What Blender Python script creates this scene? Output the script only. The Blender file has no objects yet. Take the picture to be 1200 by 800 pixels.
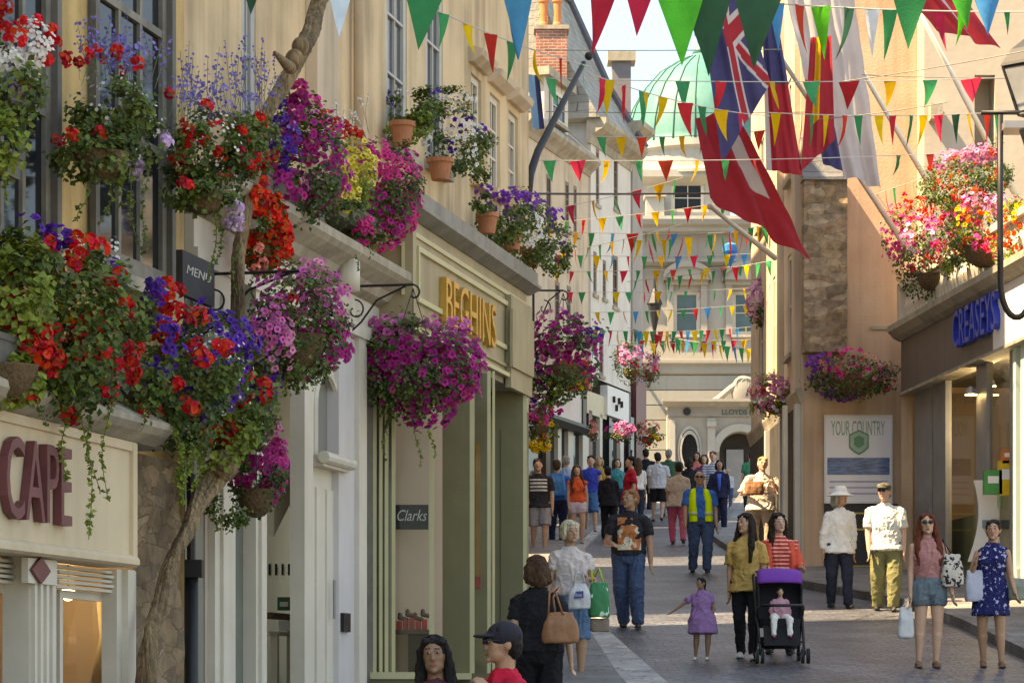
import bpy, bmesh, math, random
from mathutils import Vector, Matrix, noise, Euler
R = random.Random(11)
F = 3300.0; CZ = 1.6
scene = bpy.context.scene
COL = scene.collection
rad = math.radians

def P(px, py, d):
    return Vector(((px-600)/F*d, d, CZ+(800-py)/F*d))
def gz(d):
    d = max(16.0, min(96.0, d))
    return -1.26+0.0985*d

# ------------------------------------------------------------------ objects
WL = {}
def wl(o):
    return WL.get(o.name, Vector((0,0,0)))
def tag(o, label=None, cat=None, group=None, kind=None):
    if label: o['label'] = label
    if cat: o['category'] = cat
    if group: o['group'] = group
    if kind: o['kind'] = kind
    return o
def thing(name, label, cat, loc, group=None):
    o = bpy.data.objects.new(name, None); COL.objects.link(o)
    o.empty_display_size = .2
    o.location = loc; WL[o.name] = Vector(loc)
    return tag(o, label, cat, group)

class MB:
    def __init__(s): s.v=[]; s.f=[]; s.m=[]; s.r=[]
    def add(s, vs, fs, m=0, r=None):
        b=len(s.v); s.v.extend([tuple(v) for v in vs])
        if r is None: r=R.random()
        for f in fs:
            s.f.append([b+i for i in f]); s.m.append(m); s.r.append(r)
    def hexa(s, c, m=0):   # 8 corners: bottom 0-3, top 4-7 (ccw)
        s.add(c, [(0,3,2,1),(4,5,6,7),(0,1,5,4),(1,2,6,5),(2,3,7,6),(3,0,4,7)], m)
    def box(s, c, size, m=0, rz=0, rot=None):
        c=Vector(c); hx,hy,hz=[x/2 for x in size]
        mt = rot if rot is not None else Matrix.Rotation(rz,3,'Z')
        pts=[(-hx,-hy,-hz),(hx,-hy,-hz),(hx,hy,-hz),(-hx,hy,-hz),(-hx,-hy,hz),(hx,-hy,hz),(hx,hy,hz),(-hx,hy,hz)]
        s.hexa([c+mt@Vector(p) for p in pts], m)
    def tube(s, pts, r, n=8, m=0, cap=True, flat=1.0):
        pts=[Vector(p) for p in pts]
        rs = r if isinstance(r,(list,tuple)) else [r]*len(pts)
        rings=[]; up=Vector((0,0,1))
        prev=None
        for i,p in enumerate(pts):
            t=(pts[min(i+1,len(pts)-1)]-pts[max(i-1,0)])
            if t.length<1e-9: t=Vector((0,0,1))
            t.normalize()
            if prev is None:
                a = t.cross(up)
                if a.length<.05: a=t.cross(Vector((1,0,0)))
            else:
                a = prev-t*prev.dot(t)
                if a.length<1e-6: a=t.cross(up)
            a.normalize(); b=t.cross(a); prev=a
            rings.append([p+(a*math.cos(2*math.pi*k/n)+b*math.sin(2*math.pi*k/n)*flat)*rs[i] for k in range(n)])
        vs=[v for q in rings for v in q]; fs=[]
        for i in range(len(pts)-1):
            for k in range(n):
                k2=(k+1)%n
                fs.append((i*n+k,i*n+k2,(i+1)*n+k2,(i+1)*n+k))
        if cap:
            fs.append(tuple(range(n-1,-1,-1))); L=(len(pts)-1)*n
            fs.append(tuple(range(L,L+n)))
        s.add(vs,fs,m)
    def capsule(s, p0, r0, p1, r1, n=12, m=0):
        p0=Vector(p0); p1=Vector(p1); t=p1-p0
        if t.length<1e-6: t=Vector((0,0,1e-4)); p1=p0+t
        t.normalize(); pts=[]; rs=[]
        for k in (0.02,.3,.6,.85): 
            a=k*math.pi/2; pts.append(p0-t*r0*math.cos(a)); rs.append(r0*math.sin(a))
        pts.append(p0); rs.append(r0); pts.append(p1); rs.append(r1)
        for k in (.85,.6,.3,.02):
            a=k*math.pi/2; pts.append(p1+t*r1*math.cos(a)); rs.append(r1*math.sin(a))
        s.tube(pts, rs, n, m)
    def ell(s, c, r, rot=None, n=14, rings=9, m=0):
        c=Vector(c); vs=[]; fs=[]
        for i in range(rings+1):
            a=math.pi*max(.01,min(rings-.01,i))/rings if 0<i<rings else (0.02 if i==0 else math.pi-.02)
            for k in range(n):
                b=2*math.pi*k/n
                q=Vector((r[0]*math.sin(a)*math.cos(b), r[1]*math.sin(a)*math.sin(b), r[2]*math.cos(a)))
                if rot is not None: q=rot@q
                vs.append(c+q)
        for i in range(rings):
            for k in range(n):
                k2=(k+1)%n; fs.append((i*n+k2,i*n+k,(i+1)*n+k,(i+1)*n+k2))
        fs.append(tuple(range(n))); fs.append(tuple(range(rings*n+n-1,rings*n-1,-1)))
        s.add(vs,fs,m)
    def loft(s, rings, n=20, m=0):  # (cx,cy,cz,rx,ry)
        vs=[]; fs=[]
        for (cx,cy,cz,rx,ry) in rings:
            for k in range(n):
                b=2*math.pi*k/n; vs.append((cx+rx*math.cos(b), cy+ry*math.sin(b), cz))
        for i in range(len(rings)-1):
            for k in range(n):
                k2=(k+1)%n; fs.append((i*n+k,i*n+k2,(i+1)*n+k2,(i+1)*n+k))
        fs.append(tuple(range(n-1,-1,-1))); L=(len(rings)-1)*n; fs.append(tuple(range(L,L+n)))
        s.add(vs,fs,m)
    def lathe(s, c, prof, n=16, m=0):   # prof (r,z)
        c=Vector(c)
        s.loft([(c.x,c.y,c.z+z,max(r,.001),max(r,.001)) for r,z in prof], n, m)
    def prism(s, poly, ax, m=0):   # poly points (Vectors), extruded by vector ax
        n=len(poly); a=[Vector(p) for p in poly]; b=[p+Vector(ax) for p in a]
        fs=[tuple(range(n-1,-1,-1)), tuple(range(n,2*n))]
        for k in range(n): fs.append((k,(k+1)%n,n+(k+1)%n,n+k))
        s.add(a+b,fs,m)
    def build(s, name, mats, parent=None, loc=None, smooth=False, label=None, split=False):
        if split:      # every loose piece an object of its own
            par=list(range(len(s.v)))
            def find(i):
                while par[i]!=i: par[i]=par[par[i]]; i=par[i]
                return i
            for fc in s.f:
                for q in fc[1:]: par[find(q)]=find(fc[0])
            groups={}
            for k,fc in enumerate(s.f): groups.setdefault(find(fc[0]),[]).append(k)
            last=None
            for ks in groups.values():
                m2=MB(); ids={}
                for k in ks:
                    for q in s.f[k]:
                        if q not in ids: ids[q]=len(m2.v); m2.v.append(s.v[q])
                    m2.f.append([ids[q] for q in s.f[k]]); m2.m.append(s.m[k]); m2.r.append(s.r[k])
                last=m2.build(name,mats,parent,loc,smooth,label)
            return last
        o0 = wl(parent) if parent is not None else (Vector(loc) if loc is not None else Vector((0,0,0)))
        me=bpy.data.meshes.new(name)
        me.from_pydata([(v[0]-o0.x,v[1]-o0.y,v[2]-o0.z) for v in s.v],[],s.f)
        if not isinstance(mats,(list,tuple)): mats=[mats]
        for mt in mats: me.materials.append(mt)
        me.polygons.foreach_set('material_index', s.m)
        at=me.attributes.new('rnd','FLOAT','FACE'); at.data.foreach_set('value', s.r)
        if smooth: me.polygons.foreach_set('use_smooth',[True]*len(s.f))
        me.update()
        o=bpy.data.objects.new(name,me); COL.objects.link(o)
        if parent is not None: o.parent=parent; WL[o.name]=o0
        else: o.location=o0; WL[o.name]=o0
        if label: o['label']=label
        return o

class Fac:
    """a vertical facade plane: p0, horizontal direction; normal = dir x z"""
    def __init__(s, p0, di):
        s.p0=Vector((p0[0],p0[1],0)); s.dir=Vector((di[0],di[1],0)).normalized()
        s.n=s.dir.cross(Vector((0,0,1)))
    def u(s,px,o=0):
        k=(px-600)/F; b=s.p0+s.n*o
        return (k*b.y-b.x)/(s.dir.x-k*s.dir.y)
    def pt(s,u,z,o=0):
        q=s.p0+s.dir*u+s.n*o; return Vector((q.x,q.y,z))
    def y(s,px,o=0): return s.pt(s.u(px,o),0,o).y
    def z(s,px,py,o=0): return CZ+(800-py)/F*s.y(px,o)
    def at(s,px,py,o=0): return s.pt(s.u(px,o), s.z(px,py,o), o)
def fb(mb,fac,u0,u1,z0,z1,o0,o1,m=0):
    c=[fac.pt(u,z,o) for z in (z0,z1) for (u,o) in ((u0,o1),(u1,o1),(u1,o0),(u0,o0))]
    mb.hexa(c,m)
def pb(mb,fac,x0,x1,yt,yb,o0,o1,m=0,at=None):
    at = (x0+x1)/2 if at is None else at
    fb(mb,fac,fac.u(x0,o1),fac.u(x1,o1),fac.z(at,yb,o1),fac.z(at,yt,o1),o0,o1,m)
def hole(fac,x0,x1,yt,yb,at=None):
    at=(x0+x1)/2 if at is None else at
    return (fac.u(x0),fac.u(x1),fac.z(at,yb),fac.z(at,yt))
def wall(mb,fac,u0,u1,z0,z1,holes=(),t=.1,m=0,o=0):
    us=sorted({u0,u1}|{x for h in holes for x in h[:2] if u0<x<u1})
    zs=sorted({z0,z1}|{x for h in holes for x in h[2:] if z0<x<z1})
    for i in range(len(us)-1):
        for j in range(len(zs)-1):
            uc=(us[i]+us[i+1])/2; zc=(zs[j]+zs[j+1])/2
            if any(h[0]<uc<h[1] and h[2]<zc<h[3] for h in holes): continue
            mb.add([fac.pt(us[i],zs[j],o),fac.pt(us[i+1],zs[j],o),fac.pt(us[i+1],zs[j+1],o),fac.pt(us[i],zs[j+1],o)],[(0,1,2,3)],m)
    for h in holes:
        a,b,c,d=max(h[0],u0),min(h[1],u1),max(h[2],z0),min(h[3],z1)
        q=lambda u,z,oo: fac.pt(u,z,oo)
        for (ua,za,ub,zb) in ((a,c,a,d),(b,d,b,c),(a,d,b,d),(b,c,a,c)):
            mb.add([q(ua,za,o),q(ub,zb,o),q(ub,zb,o-t),q(ua,za,o-t)],[(0,1,2,3)],m)
def mass(mb,fac,u0,u1,z0,z1,depth,m=0,o=0,top=True,back=True):
    A=[fac.pt(u0,z0,o),fac.pt(u1,z0,o),fac.pt(u1,z0,o-depth),fac.pt(u0,z0,o-depth)]
    B=[fac.pt(u0,z1,o),fac.pt(u1,z1,o),fac.pt(u1,z1,o-depth),fac.pt(u0,z1,o-depth)]
    fs=[(1,2,6,5),(3,0,4,7)]
    if back: fs.append((2,3,7,6))
    if top: fs.append((4,5,6,7))
    mb.add(A+B,fs,m)
def window(parent,fac,h,o=-.07,nx=1,nz=2,fw=.06,mats=None,name='window',sill=True,bar=.025,sillm=None):
    fm,gm=mats
    u0,u1,z0,z1=h; e=.002
    u0+=e;u1-=e;z0+=e;z1-=e
    mb=MB()
    fb(mb,fac,u0,u0+fw,z0,z1,o-.05,o); fb(mb,fac,u1-fw,u1,z0,z1,o-.05,o)
    fb(mb,fac,u0+fw,u1-fw,z1-fw,z1,o-.05,o); fb(mb,fac,u0+fw,u1-fw,z0,z0+fw,o-.05,o)
    for i in range(1,nx):
        uc=u0+fw+(u1-u0-2*fw)*i/nx; fb(mb,fac,uc-bar/2,uc+bar/2,z0+fw,z1-fw,o-.045,o-.006)
    for j in range(1,nz):
        zc=z0+fw+(z1-z0-2*fw)*j/nz; fb(mb,fac,u0+fw,u1-fw,zc-bar/2,zc+bar/2,o-.043,o-.004)
    w=mb.build(name,fm,parent)
    g=MB(); g.add([fac.pt(u0+fw*.5,z0+fw*.5,o-.03),fac.pt(u1-fw*.5,z0+fw*.5,o-.03),fac.pt(u1-fw*.5,z1-fw*.5,o-.03),fac.pt(u0+fw*.5,z1-fw*.5,o-.03)],[(0,1,2,3)])
    g.build('pane',gm,w)
    if sill:
        sb=MB(); fb(sb,fac,u0-.06,u1+.06,z0-.09,z0-.004,-.06,.1); sb.build('sill',sillm or fm,w)
    return w
def text_mesh(body,fac,u0,u1,z0,z1,o,depth=.02,shear=0,mirror=False):
    """lettering fitted into a rectangle of a facade; returns MB"""
    cu=bpy.data.curves.new('txt','FONT'); cu.body=body; cu.extrude=.5; cu.shear=shear
    cu.resolution_u=3
    ob=bpy.data.objects.new('txt',cu); COL.objects.link(ob)
    dg=bpy.context.evaluated_depsgraph_get(); dg.update()
    me=bpy.data.meshes.new_from_object(ob.evaluated_get(dg))
    xs=[v.co.x for v in me.vertices]; ys=[v.co.y for v in me.vertices]
    x0,x1,y0,y1=min(xs),max(xs),min(ys),max(ys)
    mb=MB()
    vs=[fac.pt(u0+(v.co.x-x0)/(x1-x0)*(u1-u0), z0+(v.co.y-y0)/(y1-y0)*(z1-z0), o+(v.co.z+.5)*depth) for v in me.vertices]
    mb.add(vs,[tuple(p.vertices) for p in me.polygons])
    bpy.data.objects.remove(ob); bpy.data.curves.remove(cu); bpy.data.meshes.remove(me)
    return mb

# ------------------------------------------------------------------ materials
MATS={}
def M(name,col,rough=.75,var=.15,scale=5.,bump=0.,bscale=None,metal=0.,rnd=0.,hue=0.,stain=None,coat=0.,transl=0.,emit=None,spec=.4,stretch=None):
    if name in MATS: return MATS[name]
    m=bpy.data.materials.new(name); m.use_nodes=True; nt=m.node_tree; N=nt.nodes; L=nt.links
    b=N['Principled BSDF']; b.inputs['Roughness'].default_value=rough; b.inputs['Metallic'].default_value=metal
    b.inputs['Specular IOR Level'].default_value=spec
    if coat: b.inputs['Coat Weight'].default_value=coat
    tc=N.new('ShaderNodeTexCoord'); src=tc.outputs['Object']
    if stretch:
        mp=N.new('ShaderNodeMapping'); mp.inputs['Scale'].default_value=stretch; L.new(src,mp.inputs[0]); src=mp.outputs[0]
    nz=N.new('ShaderNodeTexNoise'); nz.inputs['Scale'].default_value=scale; nz.inputs['Detail'].default_value=6; nz.inputs['Roughness'].default_value=.62
    L.new(src,nz.inputs['Vector'])
    rp=N.new('ShaderNodeValToRGB'); rp.color_ramp.elements[0].position=.3; rp.color_ramp.elements[1].position=.7
    c=Vector(col[:3])
    rp.color_ramp.elements[0].color=(*[max(0,x*(1-var)) for x in c],1); rp.color_ramp.elements[1].color=(*[min(1,x*(1+var)) for x in c],1)
    L.new(nz.outputs['Fac'],rp.inputs[0]); out=rp.outputs[0]
    if stain:   # vertical run-off streaks and patches: real wear, fixed to the wall
        scol,amt=stain
        mp=N.new('ShaderNodeMapping'); mp.inputs['Scale'].default_value=(3.2,3.2,.22); L.new(tc.outputs['Object'],mp.inputs[0])
        n2=N.new('ShaderNodeTexNoise'); n2.inputs['Scale'].default_value=1.6; n2.inputs['Detail'].default_value=7; L.new(mp.outputs[0],n2.inputs['Vector'])
        n3=N.new('ShaderNodeTexNoise'); n3.inputs['Scale'].default_value=.9; n3.inputs['Detail'].default_value=8; L.new(tc.outputs['Object'],n3.inputs['Vector'])
        mu=N.new('ShaderNodeMath'); mu.operation='MULTIPLY'; L.new(n2.outputs['Fac'],mu.inputs[0]); L.new(n3.outputs['Fac'],mu.inputs[1])
        r2=N.new('ShaderNodeValToRGB'); r2.color_ramp.elements[0].position=.19; r2.color_ramp.elements[1].position=.38
        r2.color_ramp.elements[0].color=(0,0,0,1); r2.color_ramp.elements[1].color=(amt,amt,amt,1); L.new(mu.outputs[0],r2.inputs[0])
        mx=N.new('ShaderNodeMix'); mx.data_type='RGBA'; L.new(r2.outputs[0],mx.inputs[0]); L.new(out,mx.inputs[6]); mx.inputs[7].default_value=(*scol,1); out=mx.outputs[2]
    if rnd or hue:
        at=N.new('ShaderNodeAttribute'); at.attribute_name='rnd'
        hs=N.new('ShaderNodeHueSaturation')
        mr=N.new('ShaderNodeMapRange'); mr.inputs[3].default_value=1-rnd; mr.inputs[4].default_value=1+rnd; L.new(at.outputs['Fac'],mr.inputs[0]); L.new(mr.outputs[0],hs.inputs['Value'])
        wn=N.new('ShaderNodeMath'); wn.operation='FRACT'; mm=N.new('ShaderNodeMath'); mm.operation='MULTIPLY'; mm.inputs[1].default_value=17.3
        L.new(at.outputs['Fac'],mm.inputs[0]); L.new(mm.outputs[0],wn.inputs[0])
        mh=N.new('ShaderNodeMapRange'); mh.inputs[3].default_value=.5-hue; mh.inputs[4].default_value=.5+hue; L.new(wn.outputs[0],mh.inputs[0]); L.new(mh.outputs[0],hs.inputs['Hue'])
        L.new(out,hs.inputs['Color']); out=hs.outputs[0]
    L.new(out,b.inputs['Base Color'])
    if bump:
        bn=N.new('ShaderNodeTexNoise'); bn.inputs['Scale'].default_value=bscale or scale*6; bn.inputs['Detail'].default_value=5; L.new(src,bn.inputs['Vector'])
        bp=N.new('ShaderNodeBump'); bp.inputs['Strength'].default_value=bump; bp.inputs['Distance'].default_value=.02; L.new(bn.outputs['Fac'],bp.inputs['Height']); L.new(bp.outputs[0],b.inputs['Normal'])
    if emit:
        b.inputs['Emission Color'].default_value=(*emit[0],1); b.inputs['Emission Strength'].default_value=emit[1]
    if transl:
        tr=N.new('ShaderNodeBsdfTranslucent'); L.new(out,tr.inputs['Color']); ms=N.new('ShaderNodeMixShader'); ms.inputs[0].default_value=transl
        L.new(b.outputs[0],ms.inputs[1]); L.new(tr.outputs[0],ms.inputs[2]); L.new(ms.outputs[0],N['Material Output'].inputs['Surface'])
    MATS[name]=m; return m
def M_brick(name,c1,c2,mortar,bw,bh,msize=.012,rough=.8,bump=.5,plane='xz',squash=1.,vari=.35,scale_n=2.,bias=0.,offset=.5):
    """masonry, slates or setts: brick texture in metres on the chosen plane"""
    if name in MATS: return MATS[name]
    m=bpy.data.materials.new(name); m.use_nodes=True; nt=m.node_tree; N=nt.nodes; L=nt.links
    b=N['Principled BSDF']; b.inputs['Roughness'].default_value=rough
    tc=N.new('ShaderNodeTexCoord'); sx=N.new('ShaderNodeSeparateXYZ'); L.new(tc.outputs['Object'],sx.inputs[0])
    cb=N.new('ShaderNodeCombineXYZ')
    if plane=='xz': L.new(sx.outputs[0],cb.inputs[0]); L.new(sx.outputs[2],cb.inputs[1])
    elif plane=='yz': L.new(sx.outputs[1],cb.inputs[0]); L.new(sx.outputs[2],cb.inputs[1])
    else: L.new(sx.outputs[0],cb.inputs[0]); L.new(sx.outputs[1],cb.inputs[1])
    wn=N.new('ShaderNodeTexNoise'); wn.inputs['Scale'].default_value=3.; wn.inputs['Detail'].default_value=3; L.new(tc.outputs['Object'],wn.inputs['Vector'])
    va=N.new('ShaderNodeVectorMath'); va.operation='MULTIPLY_ADD'; va.inputs[1].default_value=(bh*.35,)*3 if plane!='xy' else (bh*1.3,)*3
    L.new(wn.outputs['Color'],va.inputs[0]); L.new(cb.outputs[0],va.inputs[2])
    br=N.new('ShaderNodeTexBrick'); br.inputs['Scale'].default_value=1.; br.inputs['Brick Width'].default_value=bw; br.inputs['Row Height'].default_value=bh
    br.inputs['Mortar Size'].default_value=msize; br.inputs['Mortar Smooth'].default_value=.4; br.inputs['Bias'].default_value=bias; br.offset=offset
    br.inputs['Color1'].default_value=(*c1,1); br.inputs['Color2'].default_value=(*c2,1); br.inputs['Mortar'].default_value=(*mortar,1)
    L.new(va.outputs[0],br.inputs['Vector'])
    nz=N.new('ShaderNodeTexNoise'); nz.inputs['Scale'].default_value=scale_n; nz.inputs['Detail'].default_value=8; L.new(tc.outputs['Object'],nz.inputs['Vector'])
    mr=N.new('ShaderNodeMapRange'); mr.inputs[1].default_value=.3; mr.inputs[2].default_value=.7; mr.inputs[3].default_value=1-vari; mr.inputs[4].default_value=1+vari; L.new(nz.outputs['Fac'],mr.inputs[0])
    mx=N.new('ShaderNodeVectorMath'); mx.operation='SCALE'; L.new(br.outputs['Color'],mx.inputs[0]); L.new(mr.outputs[0],mx.inputs['Scale'])
    L.new(mx.outputs[0],b.inputs['Base Color'])
    ad=N.new('ShaderNodeMath'); ad.operation='MULTIPLY_ADD'; ad.inputs[1].default_value=-1.; L.new(br.outputs['Fac'],ad.inputs[0])
    n4=N.new('ShaderNodeTexNoise'); n4.inputs['Scale'].default_value=14.; n4.inputs['Detail'].default_value=6; L.new(tc.outputs['Object'],n4.inputs['Vector']); L.new(n4.outputs['Fac'],ad.inputs[2])
    bp=N.new('ShaderNodeBump'); bp.inputs['Strength'].default_value=bump; bp.inputs['Distance'].default_value=.03; L.new(ad.outputs[0],bp.inputs['Height']); L.new(bp.outputs[0],b.inputs['Normal'])
    MATS[name]=m; return m
def M_rubble(name,cols,scale=3.2):
    if name in MATS: return MATS[name]
    m=bpy.data.materials.new(name); m.use_nodes=True; nt=m.node_tree; N=nt.nodes; L=nt.links
    b=N['Principled BSDF']; b.inputs['Roughness'].default_value=.9
    tc=N.new('ShaderNodeTexCoord'); mp=N.new('ShaderNodeMapping'); mp.inputs['Scale'].default_value=(1,1,2.1); L.new(tc.outputs['Object'],mp.inputs[0])
    wn=N.new('ShaderNodeTexNoise'); wn.inputs['Scale'].default_value=2.5; wn.inputs['Detail'].default_value=4; L.new(mp.outputs[0],wn.inputs['Vector'])
    va=N.new('ShaderNodeVectorMath'); va.operation='MULTIPLY_ADD'; va.inputs[1].default_value=(.42,)*3; L.new(wn.outputs['Color'],va.inputs[0]); L.new(mp.outputs[0],va.inputs[2])
    vo=N.new('ShaderNodeTexVoronoi'); vo.inputs['Scale'].default_value=scale; L.new(va.outputs[0],vo.inputs['Vector'])
    ve=N.new('ShaderNodeTexVoronoi'); ve.feature='DISTANCE_TO_EDGE'; ve.inputs['Scale'].default_value=scale; L.new(va.outputs[0],ve.inputs['Vector'])
    sp=N.new('ShaderNodeSeparateColor'); L.new(vo.outputs['Color'],sp.inputs[0])
    rp=N.new('ShaderNodeValToRGB'); e=rp.color_ramp.elements
    while len(e)<len(cols): e.new(.5)
    for i,c in enumerate(cols): e[i].position=i/(len(cols)-1); e[i].color=(*c,1)
    L.new(sp.outputs[0],rp.inputs[0])
    nz=N.new('ShaderNodeTexNoise'); nz.inputs['Scale'].default_value=9; nz.inputs['Detail'].default_value=8; L.new(tc.outputs['Object'],nz.inputs['Vector'])
    mr=N.new('ShaderNodeMapRange'); mr.inputs[3].default_value=.2; mr.inputs[4].default_value=1.8; L.new(nz.outputs['Fac'],mr.inputs[0])
    sc=N.new('ShaderNodeVectorMath'); sc.operation='SCALE'; L.new(rp.outputs[0],sc.inputs[0]); L.new(mr.outputs[0],sc.inputs['Scale'])
    er=N.new('ShaderNodeMapRange'); er.inputs[1].default_value=.0; er.inputs[2].default_value=.03; L.new(ve.outputs['Distance'],er.inputs[0])
    mx=N.new('ShaderNodeMix'); mx.data_type='RGBA'; L.new(er.outputs[0],mx.inputs[0]); mx.inputs[6].default_value=(*[sum(c[i] for c in cols)/len(cols)*.85 for i in range(3)],1); L.new(sc.outputs[0],mx.inputs[7]); L.new(mx.outputs[2],b.inputs['Base Color'])
    ad=N.new('ShaderNodeMath'); ad.operation='MULTIPLY_ADD'; ad.inputs[1].default_value=.5; L.new(nz.outputs['Fac'],ad.inputs[0]); L.new(er.outputs[0],ad.inputs[2])
    bp=N.new('ShaderNodeBump'); bp.inputs['Strength'].default_value=.6; bp.inputs['Distance'].default_value=.03; L.new(ad.outputs[0],bp.inputs['Height']); L.new(bp.outputs[0],b.inputs['Normal'])
    MATS[name]=m; return m
def M_pattern(name,base,spot,scale=8.,thr=.55,rough=.85,stripes=None,zone=None,spot2=None):
    """printed cloth: blotches or stripes in object space; zone=(x0,x1,z0,z1) limits the print (object metres, front)"""
    if name in MATS: return MATS[name]
    m=bpy.data.materials.new(name); m.use_nodes=True; nt=m.node_tree; N=nt.nodes; L=nt.links
    b=N['Principled BSDF']; b.inputs['Roughness'].default_value=rough; b.inputs['Specular IOR Level'].default_value=.2
    tc=N.new('ShaderNodeTexCoord')
    if stripes:
        sx=N.new('ShaderNodeSeparateXYZ'); L.new(tc.outputs['Object'],sx.inputs[0])
        mu=N.new('ShaderNodeMath'); mu.operation='MULTIPLY'; mu.inputs[1].default_value=stripes; L.new(sx.outputs[2],mu.inputs[0])
        fr=N.new('ShaderNodeMath'); fr.operation='FRACT'; L.new(mu.outputs[0],fr.inputs[0]); val=fr.outputs[0]
    else:
        nz=N.new('ShaderNodeTexNoise'); nz.inputs['Scale'].default_value=scale; nz.inputs['Detail'].default_value=2; L.new(tc.outputs['Object'],nz.inputs['Vector']); val=nz.outputs['Fac']
    gt=N.new('ShaderNodeMath'); gt.operation='GREATER_THAN'; gt.inputs[1].default_value=thr; L.new(val,gt.inputs[0]); fac=gt.outputs[0]
    if zone:
        sx=N.new('ShaderNodeSeparateXYZ'); L.new(tc.outputs['Object'],sx.inputs[0])
        for ax,lo,hi in ((0,zone[0],zone[1]),(2,zone[2],zone[3])):
            for op,val_ in (('GREATER_THAN',lo),('LESS_THAN',hi)):
                g=N.new('ShaderNodeMath'); g.operation=op; g.inputs[1].default_value=val_; L.new(sx.outputs[ax],g.inputs[0])
                q=N.new('ShaderNodeMath'); q.operation='MULTIPLY'; L.new(fac,q.inputs[0]); L.new(g.outputs[0],q.inputs[1]); fac=q.outputs[0]
        g=N.new('ShaderNodeMath'); g.operation='LESS_THAN'; g.inputs[1].default_value=-.01; L.new(sx.outputs[1],g.inputs[0])
        q=N.new('ShaderNodeMath'); q.operation='MULTIPLY'; L.new(fac,q.inputs[0]); L.new(g.outputs[0],q.inputs[1]); fac=q.outputs[0]
    mx=N.new('ShaderNodeMix'); mx.data_type='RGBA'; L.new(fac,mx.inputs[0]); mx.inputs[6].default_value=(*base,1); mx.inputs[7].default_value=(*spot,1)
    out=mx.outputs[2]
    if spot2:
        n2=N.new('ShaderNodeTexNoise'); n2.inputs['Scale'].default_value=scale*1.7; L.new(tc.outputs['Object'],n2.inputs['Vector'])
        g2=N.new('ShaderNodeMath'); g2.operation='GREATER_THAN'; g2.inputs[1].default_value=.56; L.new(n2.outputs['Fac'],g2.inputs[0])
        q=N.new('ShaderNodeMath'); q.operation='MULTIPLY'; L.new(g2.outputs[0],q.inputs[0]); L.new(fac,q.inputs[1])
        m2=N.new('ShaderNodeMix'); m2.data_type='RGBA'; L.new(q.outputs[0],m2.inputs[0]); L.new(out,m2.inputs[6]); m2.inputs[7].default_value=(*spot2,1); out=m2.outputs[2]
    L.new(out,b.inputs['Base Color'])
    MATS[name]=m; return m
def glass(name,col=(.02,.024,.028),rough=.06,spec=.6):
    return M(name,col,rough,.25,1.5,spec=spec)
def clear_glass(name):
    if name in MATS: return MATS[name]
    m=bpy.data.materials.new(name); m.use_nodes=True; nt=m.node_tree; N=nt.nodes; L=nt.links
    for n in list(N):
        if n.type=='BSDF_PRINCIPLED': N.remove(n)
    t=N.new('ShaderNodeBsdfTransparent'); t.inputs[0].default_value=(.9,.93,.92,1); g=N.new('ShaderNodeBsdfGlossy'); g.inputs['Roughness'].default_value=.03
    fr=N.new('ShaderNodeFresnel'); fr.inputs[0].default_value=1.25; ms=N.new('ShaderNodeMixShader')
    L.new(fr.outputs[0],ms.inputs[0]); L.new(t.outputs[0],ms.inputs[1]); L.new(g.outputs[0],ms.inputs[2]); L.new(ms.outputs[0],N['Material Output'].inputs['Surface'])
    MATS[name]=m; return m
# ------------------------------------------------------------------ people
SKIN={'fair':M('skin_fair',(.56,.33,.23),.5,.08,9),'tan':M('skin_tan',(.44,.24,.15),.5,.08,9),'brown':M('skin_brown',(.27,.145,.085),.48,.1,9),'pink':M('skin_pink',(.6,.34,.25),.5,.08,9)}
HAIR={k:M('hair_'+k,c,.62,.5,40,bump=.9,bscale=90,stretch=(1,1,.12),spec=.22) for k,c in dict(black=(.012,.009,.008),dark=(.022,.014,.01),brown=(.085,.042,.022),red=(.14,.03,.012),blond=(.5,.33,.16),white=(.62,.52,.38),grey=(.28,.25,.22),ginger=(.3,.14,.06)).items()}
EYE_W=M('eye_white',(.7,.68,.64),.3,.02); LIP=M('lips',(.35,.11,.09),.5,.1); DARK=M('black_plastic',(.012,.012,.014),.3,.2)
def cloth(name,c,rough=.85): return M('cloth_'+name,c,rough,.12,12,bump=.25,bscale=70,spec=.15)

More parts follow.
